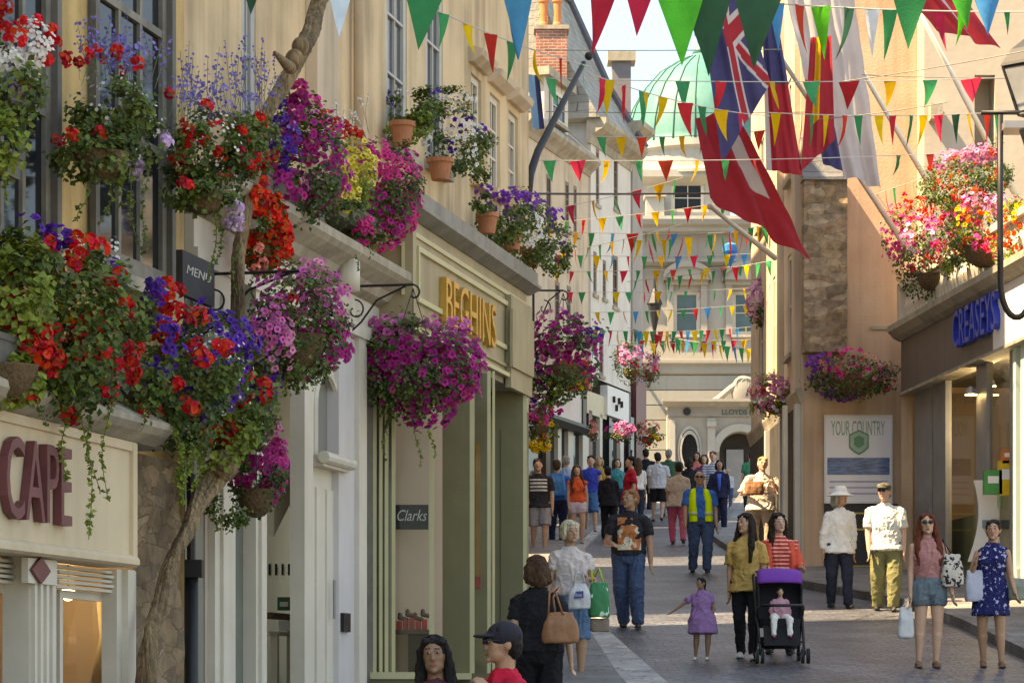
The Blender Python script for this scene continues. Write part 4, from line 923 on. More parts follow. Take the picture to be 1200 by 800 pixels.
def cafe_building():
    f=Cf; u0=f.pt(0,0).length*0+7.0; uE=f.u(160,.27); uP=f.u(216); uL=f.u(216,.36)
    rt=thing('cafe_building','ochre rendered cafe building with dark grey sash windows over a cream shopfront','building',f.pt(f.u(80),gz(17)))
    zt=12.5; zf=f.z(160,662,.25)      # fascia bottom
    zb=f.z(160,519,.25)               # board top
    w=MB()
    hs=[(f.u(-38),f.u(60),f.z(60,318),f.z(60,318)+2.6),(f.u(103),f.u(195),f.z(195,345),f.z(195,345)+2.6)]
    hs.append((f.u(-250),f.u(-110),hs[0][2],hs[0][3])); hs.append((8.,9.4,hs[0][2],hs[0][3]))
    wall(w,f,u0,uP,zb-.02,zt,hs,.12); mass(w,f,u0,uP,.0,zt,7.)
    wall(w,f,u0,f.u(-60),0,zb-.02)
    w.build('wall',stucco_old,rt)
    for h in hs: 
        ww=window(rt,f,h,o=.02,nx=3,nz=3,fw=.13,bar=.05,mats=(greyframe_l,glass_d),sillm=stone_trim)
        ob=MB(); e=.1
        fb(ob,f,h[0]-.02,h[0]+.05,h[2],h[3],.021,.06); fb(ob,f,h[1]-.05,h[1]+.02,h[2],h[3],.021,.06); ob.build('outer_frame',greyframe,ww,split=True)
    # fascia board
    m=MB(); fb(m,f,u0,uE,zf,zb,0.002,.25)
    for uu in (uE-.07,): fb(m,f,uu,uE+.004,zf+.02,zb-.01,.25,.275)
    fb(m,f,u0,uE,zb-.06,zb-.005,.25,.27); 
    cornice(m,f,u0,uE+.02,zf,[(.26,-.015),(.285,.0),(.285,.03),(.27,.05),(.255,.06)])
    fa=m.build('fascia_board',cream_board,rt)
    m=MB(); cornice(m,f,u0,uL,zb,[(.26,0),(.36,.05),(.40,.09),(.40,.13),(.2,.24),(.02,.33)]); m.build('ledge',stone_trim,rt)
    tx=text_mesh('CAPE',f,f.u(1,.27),f.u(78,.27),f.z(40,612,.27),f.z(40,517,.27),.255,.05)
    tx.build('lettering',maroon_l,fa)
    # shopfront
    z0=gz(16.5)
    m=MB(); pb(m,f,34,66,648,800,0,.16,at=50); 
    for k in range(4): 
        x=37+k*7; fb(m,f,f.u(x,.17),f.u(x+3,.17),z0,f.z(50,685,.16),.161,.19)
    fb(m,f,f.u(33,.2),f.u(67,.2),f.z(50,684,.2),f.z(50,655,.2),.16,.2)
    fb(m,f,f.u(34,.16),f.u(66,.16),z0,f.z(50,800,.16),0,.16)
    p=m.build('pilaster',white_paint,rt)
    dm=MB(); c=f.at(46,668,.205); cz=c.z; uu=f.u(46,.205)
    dm.prism([f.pt(uu-.14,cz,.201),f.pt(uu-.05,cz-.05,.201),f.pt(uu,cz-.075,.201),f.pt(uu+.05,cz-.05,.201),f.pt(uu+.14,cz,.201),f.pt(uu+.05,cz+.05,.201),f.pt(uu,cz+.075,.201),f.pt(uu-.05,cz+.05,.201)],f.n*.02); dm.build('diamond_boss',maroon_l,p)
    m=MB(); fb(m,f,f.u(137,.1),f.u(159.5,.1),z0,zf-.02,0,.1); fb(m,f,f.u(150,.14),f.u(158,.14),z0,zf-.02,.1,.14); m.build('pilaster',white_paint,rt)
    m=MB()
    for (xa,xb) in ((69,150),(-90,33)):
        ua,ub=f.u(xa,.08),f.u(xb,.08); zc=f.z(110,692,.08); zh=zf-.02
        for k in range(5):
            z=zc+(zh-zc)*k/5; fb(m,f,ua,ub,z,z+(zh-zc)/5-.012,0,.07+.012*(k%2))
    m.build('louvre_panel',white_paint,rt)
    zc=f.z(110,692,.08); zs=z0+.5
    for (xa,xb) in ((70,137),(-90,32)):
        window(rt,f,(f.u(xa),f.u(xb),zs,zc),o=0.,nx=1,nz=1,fw=.05,mats=(white_paint,cg),name='shop_window')
        m=MB(); fb(m,f,f.u(xa),f.u(xb),z0,zs-.1,-.1,.04); m.build('stall_riser',white_paint,rt)
    m=MB(); A=f.u(-90); B=f.u(160)
    m.add([f.pt(A,z0,-1.2),f.pt(B,z0,-1.2),f.pt(B,zc+.3,-1.2),f.pt(A,zc+.3,-1.2)],[(0,1,2,3)]); m.add([f.pt(B,z0,-1.2),f.pt(B,z0,-.02),f.pt(B,zc+.3,-.02),f.pt(B,zc+.3,-1.2)],[(0,1,2,3)]); m.add([f.pt(A,z0+.4,-1.2),f.pt(B,z0+.4,-1.2),f.pt(B,z0+.4,-.06),f.pt(A,z0+.4,-.06)],[(0,1,2,3)]); m.add([f.pt(A,zc+.3,-1.2),f.pt(A,zc+.3,-.02),f.pt(B,zc+.3,-.02),f.pt(B,zc+.3,-1.2)],[(0,1,2,3)])
    m.build('interior_lining',inner_beige,rt)
    # curtain inside the window
    m=MB()
    for k in range(9):
        a=f.at(118+k*1.5,692,-.12-.03*(k%2)); b=f.at(106+k*1.2+6,800,-.12-.03*(k%2)); m.tube([a,a.lerp(b,.5)+Vector((.04,0,0)),b],.035,6)
    m.build('curtain',M('beige_curtain',(.45,.38,.28),.9,.1,6),rt,smooth=True)
    c=f.at(80,695,-.25); lp=thing('pendant_lamp','small round lit lamp hanging inside the cafe window','lamp',c)
    m=MB(); m.ell(c,(.045,.045,.045)); m.build('bulb',bulb,lp,smooth=True); m=MB(); m.tube([c+Vector((0,0,.04)),c+Vector((0,0,.35))],.008,6); m.build('cord',IRON,lp); lamp_light('pendant_light',c+f.n*(-.12)+Vector((0,0,-.1)),.7)
    # cafe plant on sill (lower left)
    # chalkboard sign
    s=thing('hanging_sign','small black chalkboard sign on the ochre wall beside the sash window','sign',f.at(232,330,.05))
    m=MB(); pb(m,f,214,251,301,352,.003,.05); b=m.build('board',chalk,s)
    tx=text_mesh('MENU',f,f.u(218,.05),f.u(247,.05),f.z(232,326,.05),f.z(232,316,.05),.052,.004,.2); tx.build('lettering',M('chalk',(.45,.45,.42),.9),b)

def lamp_light(name,c,energy,r=.05):
    l=bpy.data.lights.new(name,'POINT'); l.energy=energy; l.shadow_soft_size=r; l.color=(1,.88,.7)
    o=bpy.data.objects.new(name,l); COL.objects.link(o); o.location=c
def stone_pier():
    f=Cf
    rt=thing('stone_pier','rough brown rubble stone pier between the cafe shopfront and the white shopfront','pier',f.pt(f.u(190),gz(18.5)))
    ua,ub=f.u(161,.1)+.004,f.u(216,.1)-.004; zt=f.z(160,519,.25)-.02
    m=MB(); n=10; k=16
    vs=[]
    for j in range(k+1):
        for i in range(n+1):
            u=ua+(ub-ua)*i/n; z=gz(18.3)+(zt-gz(18.3))*j/k
            o=.08+.05*noise.noise(Vector((u*3,z*3.4,1)))+.03*noise.noise(Vector((u*9,z*9,4)))
            vs.append(f.pt(u,z,o))
    m.add(vs,[(j*(n+1)+i,j*(n+1)+i+1,(j+1)*(n+1)+i+1,(j+1)*(n+1)+i) for j in range(k) for i in range(n)])
    fb(m,f,f.u(161)+.01,ub-.005,gz(18.3),zt-.005,-.5,.03)
    m.build('masonry',rubble,rt)
    # climbing trunk
    t=thing('climbing_trunk','old twisted climber trunk rising in front of the stone pier and up across the facade','tree trunk',f.at(178,830,.3))
    pth=[(172,830,.28,.064),(175,775,.28,.06),(180,735,.28,.05),(192,690,.28,.045),(208,640,.28,.046),(229,595,.28,.055),(254,556,.28,.09),(268,520,.26,.065),(276,460,.2,.055),(277,370,.16,.048),(280,300,.14,.046),(292,215,.14,.048),(312,140,.16,.05),(333,92,.2,.056),(352,58,.22,.066),(372,18,.22,.062),(392,-40,.24,.055),(410,-120,.3,.05)]
    def axis():
        pts=[];rs=[]
        for i in range(len(pth)-1):
            for q in range(12):
                tt=q/12; a,b=pth[i],pth[i+1]
                pts.append(f.at(a[0]+(b[0]-a[0])*tt,a[1]+(b[1]-a[1])*tt,a[2]+(b[2]-a[2])*tt)); rs.append(a[3]+(b[3]-a[3])*tt)
        return pts,rs
    pts,rs=axis(); m=MB(); n=56; vs=[];fs=[]
    for i,(c,r) in enumerate(zip(pts,rs)):
        tdir=(pts[min(i+1,len(pts)-1)]-pts[max(i-1,0)]).normalized(); aa=tdir.cross(Vector((0,1,0))).normalized(); bb=tdir.cross(aa)
        c=c+Vector((noise.noise(c*2.2),noise.noise(c*2.2+Vector((5,0,0))),0))*.03
        for k in range(n):
            th=2*math.pi*k/n; tw=th+i*.06
            rr=r*(.9+.15*math.sin(tw*3)+.2*noise.noise(Vector((math.cos(tw)*2.5,math.sin(tw)*2.5,i*.07)))-.28*abs(noise.noise(Vector((math.cos(tw)*4.5,math.sin(tw)*4.5,i*.05))))**.7+.16*noise.noise(Vector((math.cos(tw)*11,math.sin(tw)*11,i*.16)))+.1)
            vs.append(c+aa*math.cos(th)*rr+bb*math.sin(th)*rr)
    for i in range(len(pts)-1):
        for k in range(n): fs.append((i*n+k,i*n+(k+1)%n,(i+1)*n+(k+1)%n,(i+1)*n+k))
    m.add(vs,fs); m.build('stem',trunkm,t,smooth=True)
    m=MB(); 
    for (px,py,r) in ((345,70,.07),(352,55,.065),(262,545,.1)): 
        c=f.at(px,py,.35); m.ell(c,(r,r*.9,r*1.1))
    for (a,b) in (((262,545),(298,500)),((340,80),(322,62))):
        m.capsule(f.at(*a,.38),.045,f.at(*b,.42),.014)
    m.build('knot',trunkm,t,smooth=True,split=True)

def white_building():
    f=Wf; ua,ub=f.u(216),f.u(619.5)
    rt=thing('terraced_building','long cream rendered building with tall sashes above the white and olive shopfronts','building',f.pt(f.u(400),gz(23)))
    zt=13.5; zg=f.z(436,400)
    w=MB()
    hs=[]
    # tall sashes over the olive shop, small hooded windows further on
    def hz(x0,x1,px,yb,hh): z=f.z(px,yb); return (f.u(x0),f.u(x1),z,z+hh)
    tall=[hz(452,477,464,172,2.3),hz(499,519,509,195,2.3)]
    sm=[hz(553,563,558,150,.0)]
    sm=[(f.u(552),f.u(564),f.z(558,212),f.z(558,90)),(f.u(574),f.u(586),f.z(580,225),f.z(580,113)),(f.u(596),f.u(607),f.z(602,238),f.z(602,134))]
    side=[hz(283,300,290,150,2.0)]
    hs=tall+sm+side
    wall(w,f,ua,ub,zg,zt,hs,.1); mass(w,f,ua,ub,gz(20)-.3,zt,7.)
    w.build('wall',stucco_cream,rt)
    for h in tall+side: window(rt,f,h,o=-.01,nx=2,nz=4,fw=.1,mats=(M('pale_grey_sash',(.42,.41,.38),.5,.08),glass_b),sillm=stone_trim)
    for h in sm:
        ww=window(rt,f,h,o=-.03,nx=2,nz=3,fw=.07,mats=(white_paint,glass_w),sillm=stucco_cream)
        m=MB(); cornice(m,f,h[0]-.12,h[1]+.12,h[3]+.08,[(.05,0),(.14,.06),(.16,.12),(.06,.15)]); m.build('hood_mould',stucco_beige,ww)
    # pilaster strips and a downpipe on the upper wall
    m=MB(); zc=f.z(436,312)
    for a,b in ((372,397),): fb(m,f,f.u(a,.1),f.u(b,.1),zc,zt,.002,.1)
    m.build('pilaster_strip',stucco_beige,rt,split=True)
    m=MB(); uu=f.u(423,.09); m.tube([f.pt(uu,zc,.07),f.pt(uu,zt,.07)],.045,10)
    for k in range(4): m.tube([f.pt(uu,zc+1+1.4*k,.07),f.pt(uu,zc+1.06+1.4*k,.07)],.06,10)
    m.build('downpipe',stucco_beige,rt,smooth=True)
    # --- white shopfront (ground floor) px 216..436
    zc=f.z(438,318,.3); u1=f.u(438)
    m=MB(); cornice(m,f,ua,u1,zc,[(.08,-.16),(.16,-.12),(.2,-.05),(.32,.02),(.36,.06),(.36,.13),(.2,.17)]); m.build('cornice',stone_trim,rt)
    m=MB(); fb(m,f,ua,u1,zg-.05,zc-.16,.002,.07); fb(m,f,ua,u1,zg-.05,zg+.06,.07,.1); fb(m,f,ua,u1,zg+.35,zg+.42,.07,.1); m.build('frieze',white_paint,rt)
    m=MB(); c=f.at(409,322,.25); m.tube([c+Vector((0,0,-.13)),c+Vector((0,0,.1))],.09,14); m.ell(c+Vector((0,0,.1)),(.09,.09,.05)); m.build('corbel',white_paint,rt,smooth=True)
    zb=gz(20)-.3; zd=zg-.05
    def post(a,b,o,mat,zz=None,name='pilaster',bk=-.3):
        m=MB(); fb(m,f,f.u(a,o),f.u(b,o),zb,zz or zd,bk,o)
        w_=f.u(b,o)-f.u(a,o)
        if w_>.25: fb(m,f,f.u(a,o)+w_*.25,f.u(b,o)-w_*.25,zb,(zz or zd)-.15,o,o+.025)
        return m.build(name,mat,rt)
    post(217,240,.0,M('grey_green_paint',(.2,.21,.17),.5,.1,3)); post(240.5,251,.03,M('pinkish_paint',(.48,.38,.31),.6,.08,3)); post(252,276,.08,white_paint)
    m=MB(); m.add([f.pt(f.u(277),zb,-.02),f.pt(f.u(300),zb,-.02),f.pt(f.u(300),zd,-.02),f.pt(f.u(277),zd,-.02)],[(0,1,2,3)]); m.build('side_window',glass('green_glass',(.13,.15,.12),.1),rt)
    post(300,312,.08,white_paint,bk=-.06); 
    # doorway with stair behind
    post(357,367,.06,white_paint,bk=-.06)
    m=MB(); a,b=f.u(312),f.u(357); D=-.9
    m.add([f.pt(a-.5,zb,D),f.pt(b+4.5,zb,D),f.pt(b+4.5,zd,D),f.pt(a-.5,zd,D)],[(0,1,2,3)])
    m.build('hall_wall',M('hall_wall_paint',(.62,.53,.36),.9,.08,1.5),rt)
    m=MB(); q=[f.at(313,628,-.5),f.at(340,575,-.5),f.at(340,540,-.5),f.at(313,540,-.5)]; m.prism(q,f.n*.06); m.build('stair_soffit',white_paint,rt)
    m=MB()
    for k in range(5): p=f.at(316+k*7.6,667,D+.04); m.box(p,(.02,.02,.1))
    m.build('coat_hook',DARK,rt,split=True)
    m=MB(); p=f.at(330,722,-.5); ll=f.u(349,-.5)-f.u(312,-.5); fb(m,f,f.u(312,-.5),f.u(348,-.5),p.z-.025,p.z+.025,-.55,-.45); m.build('handrail',wood,rt)
    m=MB(); 
    for x in (322,341): fb(m,f,f.u(x,-.5)-.03,f.u(x,-.5)+.03,zb,p.z-.03 if x==341 else p.z-.13,-.53,-.47)
    fb(m,f,f.u(312,-.5),f.u(341,-.5)-.03,p.z-.16,p.z-.13,-.525,-.475); m.build('balustrade',white_paint,rt)
    m=MB(); c=f.at(333,707,-.45); m.box(c,(.11,.05,.11)); k=m.build('alarm_box',M('alarm_green',(.015,.13,.07),.4),rt); m=MB(); m.box(c+Vector((0,-.028,-.005)),(.07,.006,.04)); m.build('label',white_c,k)
    m=MB(); m.box(f.at(333,733,-.45),(.09,.04,.09)); m.build('switch_box',signwhite,rt)
    # white door with arched fanlight
    a,b=f.u(367),f.u(397); za=f.z(382,537); zt2=f.z(382,437)
    m=MB()
    n=14; uc=(a+b)/2; hw=(b-a)/2-.05; zs=zt2-hw*.9
    arc=[(uc-hw*math.cos(math.pi*i/n),zs+hw*.9*math.sin(math.pi*i/n)) for i in range(n+1)]
    out=[(a,za)]+[(a,zd),(b,zd),(b,za)]
    for i in range(n):
        (ua_,z1),(ub_,z2)=arc[i],arc[i+1]; m.add([f.pt(ua_,z1,.0),f.pt(ub_,z2,.0),f.pt(ub_,zd,.0),f.pt(ua_,zd,.0)],[(0,1,2,3)]); m.add([f.pt(ua_,z1,0),f.pt(ua_,z1,-.1),f.pt(ub_,z2,-.1),f.pt(ub_,z2,0)],[(0,1,2,3)])
    fb(m,f,a,uc-hw,za,zd,-.1,0.); fb(m,f,uc+hw,b,za,zd,-.1,0.)
    m.tube([f.pt(arc[0][0],za,.0)]+[f.pt(q[0],q[1],.0) for q in arc]+[f.pt(arc[-1][0],za,.0)],.03,6)
    dr=m.build('door_surround',white_paint,rt)
    m=MB(); m.add([f.pt(a,za,-.06),f.pt(b,za,-.06),f.pt(b,zd,-.06),f.pt(a,zd,-.06)],[(0,1,2,3)]); m.build('fanlight',M('frosted_glass',(.2,.19,.17),.3,.05),dr)
    m=MB(); fb(m,f,a-.02,b+.02,za-.09,za,-.05,.09); m.tube([f.pt(a-.05,za-.02,.1),f.pt(b+.05,za-.02,.1)],.05,10); m.build('transom',white_paint,dr)
    m=MB(); fb(m,f,a+.05,b-.02,zb,za-.09,-.06,-.02)
    for (x0,x1) in ((.15,.45),(.55,.85)):
        for (z0,z1) in ((zb+.3,zb+1.0),(zb+1.15,za-.25)): fb(m,f,a+(b-a)*x0,a+(b-a)*x1,z0,z1,-.02,-.004)
    d=m.build('door',white_paint,rt); m=MB(); uu=f.u(392,.04); m.tube([f.pt(uu,f.z(392,725),.04),f.pt(uu,f.z(392,680),.04)],.014,8); m.build('handle',steel,d)
    m=MB(); fb(m,f,f.u(397,.04),f.u(421,.04),zb,zd,-.2,.04); m.build('pilaster',lilac_paint,rt)
    k=MB(); pb(k,f,403,411,718,740,.041,.07); k.build('keypad',DARK,rt)
    m=MB(); fb(m,f,f.u(421,.08),f.u(430,.08),zb,zd,-.2,.08); m.build('pilaster',white_paint,rt)
    m=MB(); fb(m,f,f.u(430,.02),f.u(437,.02),zb,zd,-.2,.02); m.build('recess',greyframe,rt)
    # black downpipe left of the white shopfront
    dp=thing('drainpipe','black cast iron drainpipe with hopper beside the grown trunk','pipe',f.at(224,800,.12))
    m=MB(); uu=f.u(224,.12); m.tube([f.pt(uu,zb,.12),f.pt(uu,f.z(224,668,.12),.12)],.05,10); m.build('pipe',IRON,dp,smooth=True); m=MB(); m.box(f.at(224,666,.12),(.16,.14,.12)); m.tube([f.pt(uu,f.z(224,660),.12),f.pt(uu,f.z(224,560),.12)],.03,8); m.build('hopper',IRON,dp)

def shoe_shop():
    f=Hf; ua,ub=f.u(480),f.u(617)
    rt=thing('shoe_shop_front','olive and sage shopfront with gold lettering and deep fascia','shopfront',f.pt(f.u(550),gz(27)))
    zt=f.z(480,247); zb=f.z(556,424); zc=zt-.04
    # fascia
    m=MB(); fb(m,f,ua,ub,zb,zt,-.34,0)
    fb(m,f,ua,ub,zb,zb+.05,.0,.03); fb(m,f,ua,ub,zb+.1,zb+.13,.0,.025)
    fb(m,f,ua,ua+.12,zb+.13,zt-.1,0,.03)
    fa=m.build('fascia',olive_l,rt)
    m=MB(); e=.045
    a,b,c,d=ua+.22,f.u(598)-.1,zb+.27,zt-.27
    for (q0,q1,q2,q3) in ((a,b,d-e,d),(a,b,c,c+e),(a,a+e,c+e,d-e),(b-e,b,c+e,d-e)): fb(m,f,q0,q1,q2,q3,0,.03)
    fb(m,f,ua,ub,zb-.0,zb+.04,.031,.05); fb(m,f,ua,ub,zt-.2,zt-.16,0,.02)
    m.build('moulding',cream_trim,fa)
    # return panel facing the camera
    yd=f.pt(ua,0).y; rf=Fac((0,yd),(1,0)); xa=f.pt(ua,0).x-.36; xb=f.pt(ua,0).x
    m=MB(); e=.03
    for (q0,q1,q2,q3) in ((xa+.05,xb-.04,zt-.3,zt-.3+e),(xa+.05,xa+.05+e,zb+.3,zt-.3),(xb-.04-e,xb-.04,zb+.3,zt-.3)): fb(m,rf,q0,q1,q2,q3,0.002,.02)
    m.build('moulding',cream_trim,fa)
    # end console
    m=MB(); fb(m,f,f.u(599,.06),ub+.01,zb-.1,zt-.2,.002,.06); fb(m,f,f.u(601,.09),ub-.04,zb+.1,zt-.35,.06,.09); m.build('console',olive_l,rt)
    # parapet / lead ledge on top
    m=MB(); cornice(m,f,ua-.08,ub+.1,zt,[(.02,-.06),(.08,-.03),(.14,.0),(.14,.03),(.1,.05),(.1,.17),(.04,.2)],o=.0); fb(m,f,ua-.08,ub+.1,zt+.0,zt+.195,-.36,.03); m.build('parapet',lead,rt)
    # letters
    l=text_mesh('BEGHINS',f,f.u(519,.03),f.u(578,.03),f.z(548,393,.03),f.z(548,341,.03),.004,.06); l.build('lettering',gold_l,fa)
    # soffit
    m=MB(); fb(m,f,ua,ub,zb-.06,zb-.003,-.9,-.02); m.build('soffit',M('soffit_paint',(.3,.25,.17),.7,.1),rt)
    zg=gz(24)-.3; zs=CZ+(800-787)/F*24.6; zh=zb-.06
    def pane(x0,x1,d,mat,z0=zs,z1=zh,t=.04):
        q=Fac((0,d),(1,0)); return q,(x0-600)/F*d,(x1-600)/F*d
    # frontal elements: mullions, panes, pillars
    m=MB()
    for (x0,x1,d) in ((437,441,24.45),(444.5,448,24.5),(451,455,24.55),(459,463,24.6),(503,508.5,25.1),(550.5,556,26.9),(571,575,27.1),(577,580,27.12),(613,617.5,29.0)):
        q,a,b=pane(x0,x1,d,None); fb(m,q,a,b,zs,zh,-.05,0)
    m.build('mullion',cream_trim,rt,split=True)
    m=MB()
    for (x0,x1,d) in ((508.5,550.5,26.88),(580,613,28.98)):
        q,a,b=pane(x0,x1,d,None); fb(m,q,a,b,gz(27)-.3,zh,-.5,-.001)
        fb(m,q,a+.06,b-.06,gz(27)+.2,zh-.4,-.001,.012); 
    m.build('pillar',olive,rt)
    m=MB()
    for (x0,x1,d) in ((463,503,25.12),(556,571,27.05)):
        q,a,b=pane(x0,x1,d,None); m.add([q.pt(a,zs,0),q.pt(b,zs,0),q.pt(b,zh,0),q.pt(a,zh,0)],[(0,1,2,3)])
    m.build('display_window',cg,rt,split=True)
    m=MB(); q,a,b=pane(437,463,24.65,None); m.add([q.pt(a-.1,zs,0),q.pt(b,zs,0),q.pt(b,zh,0),q.pt(a-.1,zh,0)],[(0,1,2,3)]); m.build('side_window',glass('olive_glass',(.11,.10,.055),.12),rt)
    # plinth
    m=MB()
    q,a,b=pane(434,509,24.4,None); fb(m,q,a,b,zs-.06,zs,-.9,.05); q,a,b=pane(509,552,26.6,None); fb(m,q,a-.02,b,zs-.06,zs-.001,-.3,.04)
    m.build('sill',cream_trim,rt,split=True)
    m=MB(); q,a,b=pane(434,509,24.42,None); fb(m,q,a,b,zg,zs-.06,-.9,0.03); fb(m,f,f.u(509),f.u(577),zg,zs-.1,-.35,-.02); m.build('plinth',olive,rt)
    # display: backing panel, sign, shelf with red boxes
    q,a,b=pane(455,512,25.6,None)
    m=MB(); m.add([q.pt(a-.2,zs-.1,0),q.pt(b+.05,zs-.1,0),q.pt(b+.05,zh,0),q.pt(a-.2,zh,0)],[(0,1,2,3)]); m.build('display_back',M('display_panel',(.60,.43,.31),.8,.06,1.5),rt)
    q=Fac((0,25.18),(1,0)); X=lambda x:(x-600)/F*25.18; Z=lambda y:CZ+(800-y)/F*25.18
    sg=MB(); fb(sg,q,X(463.6),X(502),Z(620),Z(591),-.03,0); so=sg.build('sign_board',M('black_sign',(.015,.015,.018),.4,.1),rt)
    tx=text_mesh('Clarks',q,X(465.5),X(500.5),Z(610),Z(597),.002,.004,.35); tx.build('lettering',white_c,so)
    m=MB(); fb(m,q,X(462),X(503),Z(742),Z(737),-.38,-.02); m.build('shelf',wood,rt)
    m=MB()
    for k in range(5): fb(m,q,X(464+k*7.5),X(470+k*7.5),Z(737),Z(727-(k%3)*2),-.2-.05*(k%2),-.05)
    m.build('shoe_box',redbox,rt,split=True)
    m=MB()
    for k in range(4): c=Vector((X(468+k*9),25.3,Z(723-(k%2)*4))); m.capsule(c,.022,c+Vector((.06,.0,-.015)),.018); m.capsule(c,.02,c+Vector((0,0,.03)),.02)
    m.build('shoes',wood,rt,smooth=True)
    m=MB(); fb(m,q,X(478),X(502),Z(790),Z(742),-.3,-.05); m.build('cabinet',dark_in,rt)
    # poster strips in second window
    q=Fac((0,27.3),(1,0)); X=lambda x:(x-600)/F*27.3; Z=lambda y:CZ+(800-y)/F*27.3
    m=MB(); fb(m,q,X(553),X(575),Z(800),zh,-.05,0,0); fb(m,q,X(557),X(563),Z(675),Z(520),.001,.02,1); fb(m,q,X(557),X(563),Z(690),Z(675),.001,.02,2); m.build('poster_panel',[M('olive_back',(.24,.2,.11),.8,.1),M('amber_print',(.4,.2,.05),.7,.25,4),redbox],rt)

def hidden_rows():
    """middle of the left hand row, mostly screened by the shoe shop; gaps are alleys"""
    al=Vector((-.95,-.31,0)).normalized()  # unseen houses; gaps follow the sun's azimuth to throw light bands
    wallm=stucco_beige
    for i,(y0,y1,x,h) in enumerate(((31.2,36.0,-.25,15.),(37.9,49.4,-.3,15.5),(52.2,64.5,-.35,13.5))):
        g=gz((y0+y1)/2)
        rt=thing('town_house',['narrow rendered house behind the shoe shop with an alley on its far side','long rendered house between two alleys on the left of the street','rendered house beyond the second alley on the left of the street'][i],'building',(x,(y0+y1)/2,g))
        m=MB(); A=Vector((x,y0,0));B=Vector((x,y1,0)); d=al*9
        p=[A,B,B+d,A+d]; m.hexa([q+Vector((0,0,gz(y0)-.5)) for q in p]+[q+Vector((0,0,g+h)) for q in p]); m.build('wall',wallm,rt)
        fx=Fac((x,0),(0,1))
        for fl in range(3):
            k=int((y1-y0)/2.2)
            for j in range(k):
                u=y0+(j+.5)*(y1-y0)/k; z=g+3.8+fl*3.2
                window(rt,fx,(u-.45,u+.45,z,z+1.7),o=.06,mats=(white_paint,glass_b),nx=2,nz=2,fw=.06,sillm=stone_trim)
        m=MB()
        for j in range(int((y1-y0)/2.4)):
            u=y0+(j+.5)*(y1-y0)/int((y1-y0)/2.4); fb(m,fx,u-.95,u+.95,gz(u)+.3,g+2.9,.004,.03)
        m.build('shop_window',glass_d,rt,split=True)

